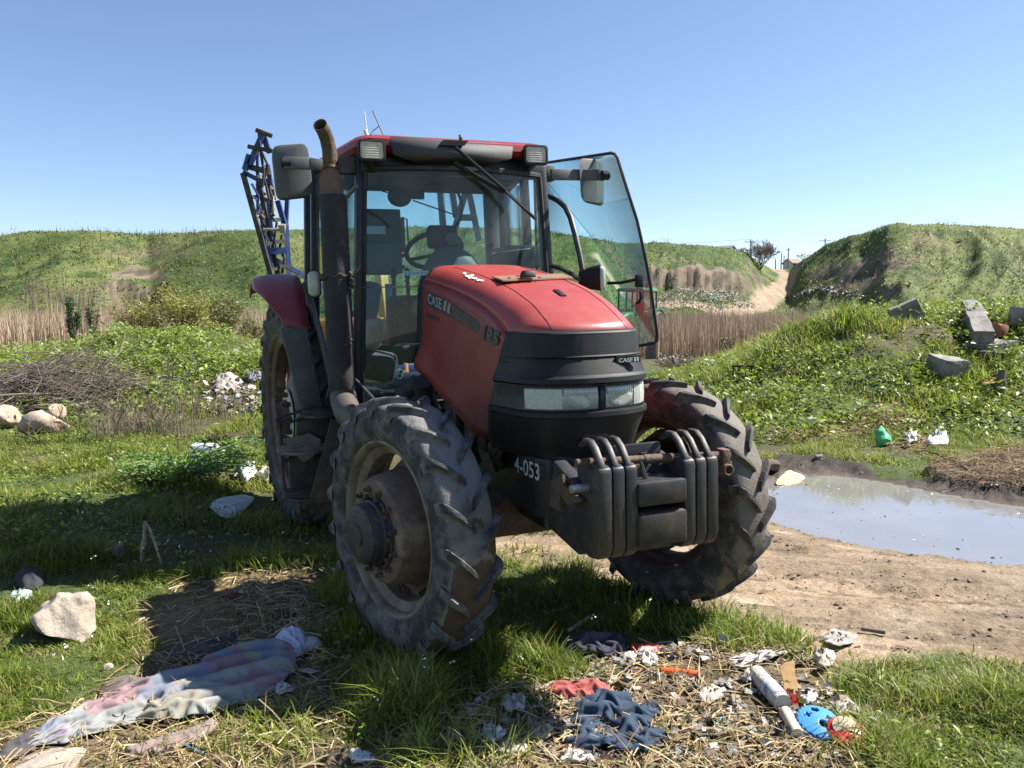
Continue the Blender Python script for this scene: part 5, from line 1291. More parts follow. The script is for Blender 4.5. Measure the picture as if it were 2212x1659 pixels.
reeds(2600, 62, 90, 60, 470, .8, 2.0, [(.20, .17, .15), (.26, .21, .17), (.17, .13, .11)], 'grey brown brushwood on the left hill', lambda x, y: fbm(x * .06, y * .09, 141) > .53)

# low bushes dotted over the hills
nb = 190; x, y = sector(nb, 64, 140, -120, 2330); k = (dist_line(ROAD, x, y) > 4) & ~inside(CLIFF, x, y); x, y = x[k], y[k]
rad = rng.uniform(.35, 1.5, len(x)); m_n = 70
px_ = np.repeat(x, m_n) + rng.normal(0, .5, len(x) * m_n) * np.repeat(rad, m_n); py_ = np.repeat(y, m_n) + rng.normal(0, .5, len(x) * m_n) * np.repeat(rad, m_n)
cb_ = np.array([(.06, .09, .022), (.10, .125, .03), (.15, .145, .06), (.17, .14, .10)])[rng.integers(0, 4, len(x))]
leaves_obj('weeds', px_, py_, h(px_, py_) + np.abs(rng.normal(0, .35, len(px_))) * np.repeat(rad, m_n), rng.uniform(.12, .3, len(px_)), np.repeat(cb_, m_n, 0) * rng.uniform(.75, 1.25, (len(px_), 1)), LEAF, 'low bushes dotted over the grassy hills')
n = 5000; x, y = sector(n, 92, 125, -120, 2330); k = fbm(x * .09, y * .09, 139) > .52; x, y = x[k], y[k]; n = len(x)
grass_obj('grass', x, y, rng.uniform(.4, 1.3, n), rng.uniform(.05, .14, n), np.array([(.20, .18, .10), (.14, .16, .05)])[rng.integers(0, 2, n)], 1, GRASS, 'taller dry grass along the tops of the hills', lean=(.1, .5))
# ================================================================ THINGS IN THE LANDSCAPE
STONE = mat('pale_limestone', (.40, .34, .27), .9, 0, (.29, .24, .19), 6, (.4, .65), bump=.6, bscale=30, col3=(.20, .17, .14), scale3=14, mix3=(.6, .75))
SAND = mat('sandstone', (.44, .34, .25), .9, 0, (.33, .24, .17), 5, (.4, .65), bump=.6, bscale=22, col3=(.24, .19, .14), scale3=11, mix3=(.6, .75))
CONC = mat('weathered_concrete', (.27, .255, .225), .92, 0, (.16, .15, .13), 3, (.4, .62), bump=.9, bscale=20, col3=(.085, .085, .05), scale3=7, mix3=(.54, .7))
GREYST = mat('grey_stone', (.22, .21, .20), .9, 0, (.13, .125, .12), 9, (.4, .7), bump=.5, bscale=40)
BARK = mat('grey_bark', (.15, .125, .105), .9, 0, (.08, .066, .055), 12, bump=.4, bscale=40)
TWIG = mat('dry_twig', (.20, .16, .125), .9, 0, (.09, .07, .058), 7, (.4, .6))
WPL = mat('white_plastic', (.58, .58, .56), .35, 0, (.42, .40, .36), 9, (.5, .75))
BLUEP = mat('blue_machine_paint', (.016, .042, .165), .45, 0, (.045, .07, .15), 8, (.45, .7), col3=(.05, .04, .035), scale3=14, mix3=(.56, .7))
ORANGE = mat('orange_tank_plastic', (.55, .19, .045), .45, 0, (.46, .16, .05), 5, (.4, .7))
def rock(name, v, size, m, label, cat='stone', group=None, seed=0, rot=0.0, sink=.15, loc=None, sub_=4, ncut=9, amp=.10):
    r_ = np.random.default_rng(seed); bm = bmesh.new(); bmesh.ops.create_icosphere(bm, subdivisions=sub_, radius=1.0)
    P = np.array([v_.co[:] for v_ in bm.verts])
    for k in range(ncut):
        n_ = r_.normal(0, 1, 3); n_ /= np.linalg.norm(n_); dd = r_.uniform(.55, .85); o_ = P @ n_ - dd
        P = P - np.maximum(o_, 0)[:, None] * n_ * .96
    P = P * (1 + amp * (fbm(P[:, 0] * 2.5 + P[:, 2] * 1.7 + seed, P[:, 1] * 2.5 - P[:, 2] * 1.3, seed, 5)[:, None] - .5) * 2)
    P = (P / np.abs(P).max(0)) * np.array(size) / 2
    for v_, p in zip(bm.verts, P): v_.co = p
    me = bpy.data.meshes.new(name); bm.to_mesh(me); bm.free(); me.polygons.foreach_set('use_smooth', np.ones(len(me.polygons), bool)); me.set_sharp_from_angle(angle=R(32))
    o = mesh_obj(name, me, m); p = G(v) if loc is None else np.array(loc)
    o.location = (p[0], p[1], p[2] + size[2] * (.5 - sink)); o.rotation_euler = (0, 0, rot)
    return tag(o, label, cat, group)
def slab(name, v, size, rot, m, label, cat='slab', sink=.1, seed=1, lift=0.0, group=None, cuts=6):
    bm = bmesh.new(); bmesh.ops.create_cube(bm, size=1.0)
    for e_ in bm.verts: e_.co = Vector((e_.co.x * size[0], e_.co.y * size[1], e_.co.z * size[2]))
    bmesh.ops.subdivide_edges(bm, edges=bm.edges, cuts=cuts, use_grid_fill=True)
    P = np.array([q.co[:] for q in bm.verts]); s0 = min(size)
    n_ = np.stack([fbm(P[:, 0] * 5 + k * 9 + seed, P[:, 1] * 5 + P[:, 2] * 4, seed + k, 4) for k in range(3)], 1) - .5
    edge = (np.abs(P) > np.array(size) * .46).sum(1) - 1
    P = P + n_ * s0 * .26 - np.sign(P) * np.maximum(edge, 0)[:, None] * s0 * .05 * (.4 + n_[:, :1] * 2)
    for q, p in zip(bm.verts, P): q.co = p
    me = bpy.data.meshes.new(name); bm.to_mesh(me); bm.free(); me.polygons.foreach_set('use_smooth', np.ones(len(me.polygons), bool)); me.set_sharp_from_angle(angle=R(30))
    o = mesh_obj(name, me, m); p = G(v); o.location = (p[0], p[1], p[2] + size[2] * (.5 - sink) + lift); o.rotation_euler = rot
    return tag(o, label, cat, group)
def crumple(name, vs, m, label, cat, amp=.04, fold=9.0, rings=14, seed=0, thick=.004, lift=.012, cen=None, edge=.0, vis=None):
    """a crumpled sheet lying on the ground; vs outlines it"""
    P = np.array([G(v)[:2] for v in vs]); n0 = len(P)
    # smooth closed outline
    pts = []; rings = int(rings * 1.6)
    for i in range(n0):
        p0, p1, p2, p3 = P[i - 1], P[i], P[(i + 1) % n0], P[(i + 2) % n0]
        for t in np.linspace(0, 1, 11)[:-1]:
            pts.append(.5 * (2 * p1 + (p2 - p0) * t + (2 * p0 - 5 * p1 + 4 * p2 - p3) * t * t + (3 * p1 - p0 - 3 * p2 + p3) * t ** 3))
    Q = np.array(pts); c = Q.mean(0) if cen is None else G(cen)[:2]; n = len(Q)
    Q = c + (Q - c) * (1 + .22 * (fbm(np.arange(n) * .23, np.zeros(n), seed + 5, 3) - .5))[:, None]
    V = []; T = np.linspace(0, 1, rings + 1)[1:]
    for t in T: V.append(np.concatenate([c + (Q - c) * t, np.full((n, 1), t)], 1))
    V = np.concatenate([np.array([[c[0], c[1], 0.0]])] + V)
    x, y, t = V[:, 0], V[:, 1], V[:, 2]
    def ridge(sc, ax_, sd_):
        ca, sa = math.cos(ax_), math.sin(ax_); p_ = (x * ca + y * sa) * sc; q_ = (-x * sa + y * ca) * sc * .38
        w_ = fbm(p_ * .6, q_ * .9, sd_ + 7, 2) * 2.2; n_ = vnoise(p_ + w_, q_ + w_, sd_)
        return 1 - np.abs(2 * n_ - 1)
    a_ = seed * 1.7
    z_ = .50 * ridge(fold * .8, a_, seed) + .34 * ridge(fold * 1.5, a_ + 1.1, seed + 21) + .16 * ridge(fold * 3.2, a_ + .5, seed + 33) + .3 * fbm(x * fold * .4, y * fold * .4, seed + 9, 2)
    z = h(x, y) + lift + amp * z_ * (1 - (1 - edge) * .92 * t ** 4)
    V3 = np.stack([x, y, z], 1); tris = np.array([[0, 1 + i, 1 + (i + 1) % n] for i in range(n)])
    q = np.array([[1 + k * n + i, 1 + k * n + (i + 1) % n, 1 + (k + 1) * n + (i + 1) % n, 1 + (k + 1) * n + i] for k in range(rings - 1) for i in range(n)])[:, ::-1]
    o = fast_mesh(name, V3, q, tris, None, m, smooth=True)
    md = o.modifiers.new('solid', 'SOLIDIFY'); md.thickness = thick; md.offset = 1
    return tag(o, label, cat)
def scrap(name, vs, m, label, cat, amp=.02, seed=0, lift=.012):
    """a torn, creased piece of paper or plastic: flat facets, ragged outline"""
    r_ = np.random.default_rng(seed + 500); P = np.array([G(v)[:2] for v in vs]); c = P.mean(0); out = []
    for i in range(len(P)):
        p, q = P[i], P[(i + 1) % len(P)]
        for t in (0, .25, .5, .75): out.append(p + (q - p) * t)
    Q = np.array(out); n = len(Q); size = np.abs(Q - c).max()
    Q = c + (Q - c) * r_.uniform(.78, 1.12, n)[:, None] + r_.normal(0, size * .05, (n, 2))
    V = [np.array([c[0], c[1], amp * r_.uniform(.3, 1.2)])]; K = (.22, .42, .62, .82, 1.0)
    for k, t in enumerate(K):
        ring = c + (Q - c) * t + r_.normal(0, size * .045, (n, 2)) * (t < 1)
        z = amp * (r_.uniform(0, 1.25, n) * .55 + .75 * np.abs(np.sin(np.arange(n) * r_.uniform(.5, .9) + k * r_.uniform(.3, 1.2)))) * (1 - .55 * t ** 3)
        V += [np.array([ring[i][0], ring[i][1], z[i]]) for i in range(n)]
    V = np.array(V); V[:, 2] += h(V[:, 0], V[:, 1]) + lift
    T = [[0, 1 + i, 1 + (i + 1) % n] for i in range(n)]
    for k in range(len(K) - 1):
        for i in range(n):
            a_, b_, c_, d_ = 1 + k * n + i, 1 + k * n + (i + 1) % n, 1 + (k + 1) * n + (i + 1) % n, 1 + (k + 1) * n + i
            T += [[a_, d_, b_], [b_, d_, c_]] if (i + k) % 2 else [[a_, d_, c_], [a_, c_, b_]]
    o = fast_mesh(name, V, None, np.array(T), None, m); md = o.modifiers.new('solid', 'SOLIDIFY'); md.thickness = .0015; md.offset = 1
    return tag(o, label, cat)
def pr(v, w, hh):  # pixel sizes to metres at the ground point
    p = G(v); k = p[1] / FPX; return p, w * k, hh * k

# ---- blue field sprayer behind the tractor
def SB(x, y, d): return at(((x / 2.4767 + 900) / 1.8228, (y / 2.4767 + 480) / 1.8228), d * 1.2)
sp0 = loc2w((-6.2, 0, 0)); sp = empty('field_sprayer', (sp0[0], sp0[1], 0), 0, 'blue framed field sprayer with folded boom and orange tank behind the red tractor', 'sprayer')
spo = np.array([sp0[0], sp0[1], 0])
def sbuild(b, name, m, bevel=.006):
    b.v = [tuple(np.array(p) - spo) for p in b.v]; return b.build(name, m, sp, bevel=bevel)
def lattice(pairs, w, t, name='boom_rail', m=BLUEP):
    b = MB()
    for a, c in pairs: b.bar(a, c, w, t)
    return sbuild(b, name, m, 0)
DARKST = mat('dark_boom_steel', (.028, .029, .03), .6, .2, (.10, .075, .05), 7, (.45, .7), bump=.2)
for m_, a, c, w in ((DARKST, SB(140, 500, 7.9), SB(432, 1560, 7.9), .055), (DARKST, SB(300, 600, 8.1), SB(492, 1540, 8.1), .055), (BLUEP, SB(480, 770, 8.3), SB(548, 1010, 8.3), .06), (BLUEP, SB(575, 700, 8.5), SB(560, 1000, 8.5), .05), (DARKST, SB(375, 650, 8.2), SB(440, 920, 8.2), .035), (DARKST, SB(395, 900, 8.2), SB(470, 1300, 8.2), .04), (BLUEP, SB(280, 290, 8.1), SB(285, 900, 8.1), .03), (BLUEP, SB(320, 960, 8.1), SB(395, 1500, 8.1), .03), (BLUEP, SB(380, 760, 8.0), SB(430, 1120, 8.0), .03)):
    lattice([(a, c)], w, w, 'boom_rail', m_)
for a, c, w, m_ in ((SB(160, 470, 7.9), SB(205, 320, 7.9), .06, BLUEP), (SB(205, 420, 7.9), SB(330, 130, 7.9), .06, BLUEP), (SB(330, 120, 7.95), SB(400, 300, 7.95), .06, BLUEP), (SB(190, 240, 7.85), SB(430, 285, 7.85), .045, DARKST), (SB(205, 440, 7.95), SB(400, 490, 7.95), .065, DARKST), (SB(145, 490, 7.95), SB(310, 575, 7.95), .055, BLUEP), (SB(300, 590, 7.95), SB(430, 585, 7.95), .065, BLUEP), (SB(310, 270, 8.2), SB(345, 480, 8.2), .03, DARKST), (SB(380, 420, 8.2), SB(440, 760, 8.2), .05, DARKST)):
    lattice([(a, c)], w, w, 'boom_strut', m_)
for a_, c_, m_ in ((SB(432, 1555, 7.9), loc2w((-6.7, .95, .92)), DARKST), (SB(492, 1535, 8.1), loc2w((-6.75, .85, .92)), DARKST), (SB(560, 1000, 8.5), loc2w((-6.75, .6, 1.0)), BLUEP), (SB(460, 1350, 8.1), loc2w((-6.75, .06, 1.95)), BLUEP)):
    lattice([(a_, c_)], .055, .055, 'boom_mount', m_)
for y0, x0, x1, m_, w in ((735, 215, 305, DARKST, .045), (890, 262, 350, DARKST, .045), (960, 385, 500, DARKST, .045), (1035, 300, 400, DARKST, .045), (1170, 440, 560, DARKST, .045), (1190, 345, 430, DARKST, .045), (1262, 350, 560, BLUEP, .075), (1410, 490, 590, DARKST, .04), (1440, 400, 480, DARKST, .04)):
    lattice([(SB(x0, y0, 8.0), SB(x1, y0 - 8, 8.1))], .05, w, 'boom_rung', m_)
b = MB(); b.tube([SB(340, 1050, 7.9), SB(510, 1050, 7.9)], .018, 8); b.lathe([(-.04, .03), (.04, .05), (.06, .05), (.06, 0)], SB(525, 1050, 7.85), (0, -.3, 1), 10); b.tube([SB(300, 520, 7.8), SB(300, 550, 7.8)], .03, 8); b.tube([SB(430, 720, 8.0), SB(440, 900, 8.0), SB(400, 830, 8.0)], .02, 6); sbuild(b, 'spray_nozzle', mat('grimy_nozzle', (.35, .31, .25), .6, 0, (.15, .12, .09), 20), 0)['kind'] = 'stuff'
b = MB()
for k in range(14):
    y0 = random.uniform(150, 1480); t = (y0 - 500) / 1030; x0 = 330 + 150 * max(t, -.1) + random.uniform(-70, 60)
    b.box(SB(x0, y0, 8.0 + random.uniform(-.1, .2)), (random.uniform(.02, .06), .04, random.uniform(.02, .07)), rotm(random.random(), random.random(), random.random()))
o_ = sbuild(b, 'boom_fitting', RUST, 0); o_['kind'] = 'stuff'
for k, pts_ in enumerate((((300, 180), (320, 330), (345, 480), (330, 640)), ((330, 300), (385, 430), (350, 560), (400, 760)), ((250, 430), (290, 520), (370, 560), (420, 720)), ((420, 760), (400, 900), (470, 980), (440, 1180)), ((350, 900), (340, 1050), (400, 1200), (420, 1420)), ((520, 1100), (500, 1220), (545, 1340), (520, 1480)))):
    b = MB(); P3 = [SB(x_, y_, 7.85 + .05 * k) for x_, y_ in pts_]; b.tube([P3[0], P3[0] * .45 + P3[1] * .55, P3[1], P3[1] * .5 + P3[2] * .5, P3[2], P3[2] * .4 + P3[3] * .6, P3[3]], .016, 6); sbuild(b, 'hose', RUBBER, 0)
for a_, c_ in ((SB(225, 600, 8.0), SB(300, 735, 8.05)), (SB(262, 735, 8.0), SB(330, 890, 8.05)), (SB(300, 890, 8.0), SB(370, 1035, 8.05)), (SB(330, 1035, 8.0), SB(400, 1190, 8.05)), (SB(365, 1190, 8.0), SB(440, 1440, 8.05))):
    lattice([(a_, c_)], .022, .022, 'boom_brace', BLUEP)
b = MB(); b.box(SB(345, 108, 7.95), (.20, .12, .05), rotm(.2, .3, .4)); b.box(SB(320, 150, 7.95), (.07, .07, .09)); sbuild(b, 'boom_hinge', RUST)
# frame, tank and the far boom half seen through the cab
def LW(u, w, z): return loc2w((u - 1.5 if u < -4 else u, w, z))
for w_ in (-.45, .45):
    b = MB(); b.bar(LW(-4.2, w_, .35), LW(-4.2, w_, 2.0), .09, .09); sbuild(b, 'frame_post', BLUEP)
    b = MB(); b.bar(LW(-4.2, w_, .5), LW(-5.3, w_, .5), .09, .09); sbuild(b, 'frame_rail', BLUEP)
    b = MB(); b.bar(LW(-5.2, w_ * 1.2, .0), LW(-5.2, w_ * 1.2, .55), .08, .08); b.box(LW(-5.2, w_ * 1.2, .02), (.25, .25, .04)); sbuild(b, 'stand_leg', BLUEP)
b = MB(); b.bar(LW(-4.2, -.6, 1.0), LW(-4.2, .6, 1.0), .09, .09); b.bar(LW(-5.25, -1.0, .9), LW(-5.25, 1.0, .9), .1, .1); b.bar(LW(-5.25, 0, .4), LW(-5.25, 0, 2.0), .12, .12); sbuild(b, 'frame_beam', BLUEP)
b = MB(); b.bar(LW(-3.3, -.35, .75), LW(-4.2, -.4, .6), .06, .06); b.bar(LW(-3.3, .35, .75), LW(-4.2, .4, .6), .06, .06); b.bar(LW(-3.2, 0, 1.2), LW(-4.2, 0, 1.5), .05, .05); sbuild(b, 'hitch_link', BLACKM)
b = MB(); b.box((0, 0, 0), (1.0, 1.3, .95)); b.v = [tuple(LW(-4.75 + p[0] * (1 - .15 * max(0, p[2])), -.05 + p[1] * (1 - .12 * max(0, p[2])), 1.14 + p[2])) for p in b.v]; tank = sbuild(b, 'tank', ORANGE, .12)
b = MB(); b.lathe([(-.02, .20), (.05, .20), (.07, .17), (.07, 0)], LW(-4.7, -.1, 1.62), TZ, 24); sbuild(b, 'tank_lid', BLACKP, 0)
for (a, c) in ((LW(-4.45, .42, 1.7), LW(-4.45, .30, 2.45)), (LW(-4.45, -.45, 1.6), LW(-4.5, -.42, 2.15))):
    b = MB(); b.bar(a, c, .14, .10); sbuild(b, 'yellow_arm', mat('yellow_machine_paint', (.62, .36, .05), .45, 0, (.4, .24, .05), 8))
for v0, v1, w in (((950, 395), (960, 520), .17), ((975, 400), (985, 470), .03), ((1010, 400), (975, 520), .06), ((1010, 400), (1035, 520), .06), ((985, 470), (1030, 470), .05), ((1070, 405), (1068, 480), .05)):
    b = MB(); b.bar(at(v0, 10.2), at(v1, 10.2), w, .08); sbuild(b, 'boom_post', mat('pale_boom_paint', (.075, .10, .145), .5, 0, (.18, .19, .20), 6))
b = MB(); b.bar(at((1082, 440), 9.9), at((1078, 500), 9.9), .18, .12); b.box(at((1080, 432), 9.9), (.17, .13, .15)); b.box(at((1062, 425), 10), (.05, .05, .2)); sbuild(b, 'pump_housing', mat('grey_pump', (.12, .13, .14), .6))
# ---- green tractor far behind, seen through the open door
gt0 = G((1368, 752)); gyaw = R(-32)
gt = empty('tractor', gt0, gyaw, 'small green tractor with a cab parked far behind, seen through the open door glass', 'tractor')
GRN = mat('green_tractor_paint', (.03, .17, .045), .4, 0, (.04, .12, .045), 5); YEL = mat('yellow_rim_paint', (.6, .45, .04), .5)
def gb(name, m, fn, bevel=.02, par=None):
    b = MB(); fn(b); return b.build(name, m, par or gt, bevel=bevel)
# own axes: -Y forward, X to its left
gb('chassis', BLACKM, lambda b: (b.box((0, -.2, .75), (.5, 2.9, .4)),))
gb('hood', GRN, lambda b: b.loft([[(-.36, y_, 1.0), (.36, y_, 1.0), (.36, y_, zt - .08), (.25, y_, zt), (-.25, y_, zt), (-.36, y_, zt - .08)] for y_, zt in ((-.35, 1.72), (-1.2, 1.66), (-1.75, 1.56), (-1.85, 1.48))], True, True), .02)
gb('front_grille', BLACKP, lambda b: (b.box((0, -1.87, 1.2), (.62, .06, .5)),))
for sx in (-1, 1):
    gb('headlight', LENS, lambda b: (b.box((sx * .2, -1.9, 1.32), (.2, .04, .12)),))
    gb('fender', GRN, lambda b: b.loft([[(sx * .55, .75 + 1.0 * math.cos(a), .85 + .98 * math.sin(a)), (sx * 1.0, .75 + 1.0 * math.cos(a), .85 + .98 * math.sin(a)), (sx * 1.0, .75 + .95 * math.cos(a), .85 + .93 * math.sin(a)), (sx * .55, .75 + .95 * math.cos(a), .85 + .93 * math.sin(a))] for a in np.linspace(.3, 2.8, 9)], True, True), 0)
    for y_, rad, wd in ((-1.35, .55, .3), (.75, .86, .42)):
        w1 = gb('wheel', YEL, lambda b: b.lathe([(-.05, .08), (-.02, rad * .55), (.1, rad * .6), (-.1, rad * .6)], (sx * .82, y_, rad), (sx, 0, 0), 20), 0)
        gb('tyre', RUBBER, lambda b: b.lathe([(-wd / 2, rad * .6), (-wd / 2, rad * .9), (-wd * .3, rad), (wd * .3, rad), (wd / 2, rad * .9), (wd / 2, rad * .6)], (sx * .82, y_, rad), (sx, 0, 0), 24), 0, w1)
    for y_ in (-.35, .55, 1.25): gb('cab_post', BLACKM, lambda b: b.bar((sx * .62, y_, 1.2), (sx * .6, y_, 2.62), .08, .08))
    gb('side_pane', GLASS_S, lambda b: b.add([(sx * .63, -.33, 1.3), (sx * .63, 1.2, 1.3), (sx * .61, 1.2, 2.55), (sx * .61, -.33, 2.55)], [(0, 1, 2, 3)]), 0)
gb('roof', GRN, lambda b: b.box((0, .45, 2.70), (1.4, 1.9, .16), None, .9), .05)
gb('windscreen', GLASS_F, lambda b: b.add([(-.6, -.36, 1.7), (.6, -.36, 1.7), (.58, -.36, 2.55), (-.58, -.36, 2.55)], [(0, 1, 2, 3)]), 0)
gb('cab_body', GRN, lambda b: b.box((0, .45, 1.25), (1.2, 1.6, .3)))
gb('driver_seat', SEATM, lambda b: (b.box((0, .5, 1.55), (.5, .5, .14)), b.box((0, .75, 1.85), (.48, .12, .6))), .04)
gb('steering_wheel', RUBBER, lambda b: b.tube([(.2 * math.cos(a), -.0 + .15 * math.sin(a), 1.85 + .12 * math.sin(a)) for a in np.linspace(0, 6.283, 17)], .02, 6), 0)
gb('exhaust', BLACKM, lambda b: b.tube([(.42, -.6, 1.5), (.42, -.6, 2.6), (.42, -.52, 2.75)], .05, 8), 0)

# ---- concrete rubble on the mound at the right
def slab_px(name, v, wpx, hpx, dep, rot, m, label, cat, **k):
    p = G(v); kk = p[1] / FPX; return slab(name, v, (wpx * kk, dep * kk, hpx * kk), rot, m, label, cat, **k)
slab_px('concrete_slab', (1958, 695), 60, 50, 26, (R(10), R(-26), R(-24)), CONC, 'tilted concrete slab standing on the crest of the right mound', 'slab', sink=.22, seed=3)
slab_px('concrete_beam', (2108, 735), 36, 32, 260, (R(15), 0, R(-24)), CONC, 'long mossy concrete beam lying on the right mound with its sunlit side showing', 'beam', sink=-.7, seed=5)
slab_px('concrete_block', (2046, 812), 66, 48, 56, (R(10), R(6), R(16)), CONC, 'grey concrete block low on the right mound below the beam', 'block', sink=.16, seed=8)
slab_px('concrete_slab', (2140, 760), 74, 12, 70, (R(2), R(-7), R(20)), CONC, 'thin broken concrete slab just beneath the end of the beam', 'slab', sink=-.8, seed=9)
slab_px('concrete_slab', (2202, 705), 38, 42, 16, (0, R(3), R(-10)), CONC, 'upright grey concrete slab at the right edge of the photo', 'slab', sink=.05, seed=12)
slab_px('concrete_slab', (2138, 778), 50, 24, 40, (R(5), R(5), R(-20)), mat('dark_damp_concrete', (.10, .085, .065), .9, 0, (.06, .05, .04), 6), 'dark slab propped under the thin broken slab', 'slab', sink=.2, seed=14)
BRK = mat('old_brick', (.30, .12, .07), .9, 0, (.2, .09, .06), 9, bump=.3)
slab('brick', (2138, 848), (.25, .13, .16), (R(5), 0, R(15)), BRK, 'rounded reddish brick in the grass below the concrete slabs', 'brick', .1, 15, cuts=3)
slab('brick', (2157, 730), (.30, .2, .24), (0, R(10), R(25)), BRK, 'broken red brick lump behind the concrete beam', 'brick', .1, 16, cuts=3)
b = MB(); p = G((2160, 856)); b.tube([p, p + [0, 0, .2], p + [.02, 0, .38]], [.09, .075, .05], 8); tag(b.build('stump', BARK), 'short weathered post stump at the right edge below the slabs', 'stump')
b = MB(); p = G((1612, 832)); 
for k in range(5): b.bar(p + np.array([-.22 + .1 * k, 0, .05]), p + np.array([-.18 + .1 * k, .12, .30]), .02, .02)
b.bar(p + [-.24, 0, .06], p + [.24, 0, .06], .03, .03); b.bar(p + [-.2, .12, .30], p + [.26, .12, .30], .03, .03); tag(b.build('crate', BLACKP), 'broken black plastic crate in the grass left of the right mound', 'crate')
# stump just behind the lower corner of the door
p = G((1408, 775)); b = MB(); b.tube([p - [0, 0, .1], p + [0, 0, .25], p + [.02, 0, .62]], [.24, .20, .19], 10); st2 = tag(b.build('tree_stump', BARK), 'cut tree stump below the corner of the open cab door', 'stump')
b = MB(); b.tube([p + [.15, -.12, .0], p + [.16, -.13, .62]], [.08, .07], 7); b.build('bare_wood', mat('peeled_wood', (.52, .40, .24), .8, 0, (.35, .25, .15), 9), st2)
# ---- foreground stones
rock('boulder', (152, 1368), (.34, .30, .30), STONE, 'large pale boulder in the sunlit grass at the left', 'boulder', None, 23, .3, .27, None, 5, 12, .16)
rock('stone_block', (96, 945), (.62, .42, .42), SAND, 'sunlit tan stone block in front of the brush pile', 'stone', None, 31, .2, .10, None, 4, 7, .16)
rock('stone_block', (12, 925), (.42, .4, .36), SAND, 'tan stone block at the left edge beside the brush pile', 'stone', None, 34, .6, .05, None, 4, 7, .16)
rock('stone_slab', (120, 915), (.34, .3, .30), SAND, 'upright pinkish stone leaning behind the tan block', 'stone', None, 37, .9, .0, None, 4, 7, .16)
rock('stone', (255, 1205), (.12, .10, .12), GREYST, 'dark grey stone in the shaded grass left of the tractor', 'stone', None, 41, .3)
rock('stone', (233, 1450), (.05, .045, .04), STONE, 'small round stone above the painted cloth', 'stone', None, 43, .3, .15, None, 3)
rock('stone', (95, 1672), (.30, .2, .06), STONE, 'flat pale stone at the bottom left corner', 'stone', None, 44, .3, .1, None, 4)
rock('stone', (1768, 996), (.12, .10, .08), GREYST, 'smooth grey stone at the muddy rim of the puddle', 'stone', None, 47, .3, .1, None, 3)
rock('stone', (1722, 1424), (.07, .06, .05), GREYST, 'small dark stone beside the white rag', 'stone', None, 48, .1, .1, loc=G((1490, 1418)), sub_=3)
rock('stone', (1660, 1020), (.30, .25, .16), mat('brown_clod', (.13, .10, .07), .95, 0, (.08, .06, .045), 9, bump=.6), 'brown lump of earth beside the yellow rag', 'stone', None, 49, .2)
rock('stone', (2075, 885), (.35, .25, .16), STONE, 'pale stone in the grass below the right mound', 'stone', None, 50, .2)
rock('ball', (522, 1288), (.034, .034, .034), WPL, 'small dirty white ball on the shaded straw', 'ball', None, 52, 0, .05, None, 3, 0, .03)
# ---- brush pile and dry weeds
def twigs(b, n, c, spread, ln, r0, dirs, lift, bend=.25, nseg=4, n3=4):
    for k in range(n):
        p = np.array([c[0] + random.gauss(0, spread[0]), c[1] + random.gauss(0, spread[1]), 0]); a = random.uniform(0, 6.283) if dirs is None else random.gauss(dirs, .6)
        l = ln * random.uniform(.4, 1.3); el = random.gauss(.12, .32); q = p.copy(); pts = []
        dz = max(0, 1 - ((p[0] - c[0]) / spread[0] / 2) ** 2) * lift * random.random()
        z0 = hs(p[0], p[1]) + .03 + dz
        for i in range(nseg):
            t = i / (nseg - 1) - .5; aa = a + bend * t * random.uniform(.5, 2)
            pts.append((p[0] + math.cos(aa) * l * t, p[1] + math.sin(aa) * l * t * .8, z0 + el * l * t + .10 * l * (.25 - t * t)))
        rr_ = r0 * random.uniform(.5, 1.4); b.tube(pts, [rr_ * (1 - .6 * i / (nseg - 1)) for i in range(nseg)], n3, False)
bpc = G((95, 890)); bp_o = empty('brush_pile', bpc, 0, 'big pile of cut dry branches at the left edge', 'brush pile')
def bbuild(b, name, m, par, org, kind=None):
    b.v = [tuple(np.array(p) - np.array(org)) for p in b.v]; o = b.build(name, m, par)
    if kind: o['kind'] = kind
    return o
for k in range(60):
    b = MB(); twigs(b, 1, bpc + np.array([-.1, .3, 0]), (.75, .5), 1.9, .014, None, .62, .5, 5, 5); bbuild(b, 'branch', TWIG, bp_o, bpc)
b = MB(); twigs(b, 900, bpc + np.array([-.1, .3, 0]), (.72, .5), .95, .0065, None, .72, .6); bbuild(b, 'twigs', TWIG, bp_o, bpc, 'stuff')
for cv, n_, sp_, lab in (((290, 945), 260, (.42, .40), 'low tangle of dry brown weeds right of the brush pile'), ((430, 905), 80, (.5, .35), 'thin dry weed stems in front of the leafy mound')):
    c0 = G(cv); bw = empty('dry_weeds', c0, 0, lab, 'dry weeds'); b = MB()
    for k in range(n_):
        p = np.array([c0[0] + random.gauss(0, sp_[0]), c0[1] + random.gauss(0, sp_[1])]); z0 = hs(*p); hh = random.uniform(.12, .55); a = random.uniform(0, 6.28); ln_ = random.uniform(0, .45)
        pts = [(p[0] + math.cos(a) * ln_ * hh * t, p[1] + math.sin(a) * ln_ * hh * t, z0 + hh * t) for t in (0, .5, 1)]
        b.tube(pts, [.0045, .0035, .002], 3, False)
        for q in range(2):
            t = random.uniform(.4, .9); s0 = np.array([pts[0][i] + (pts[2][i] - pts[0][i]) * t for i in range(3)]); a2 = random.uniform(0, 6.28); b.tube([s0, s0 + np.array([math.cos(a2) * .09, math.sin(a2) * .09, .08])], [.0028, .0015], 3, False)
    bbuild(b, 'stems', mat('dry_weed_stem', (.22, .165, .12), .9, 0, (.13, .10, .08), 10), bw, c0, 'stuff')
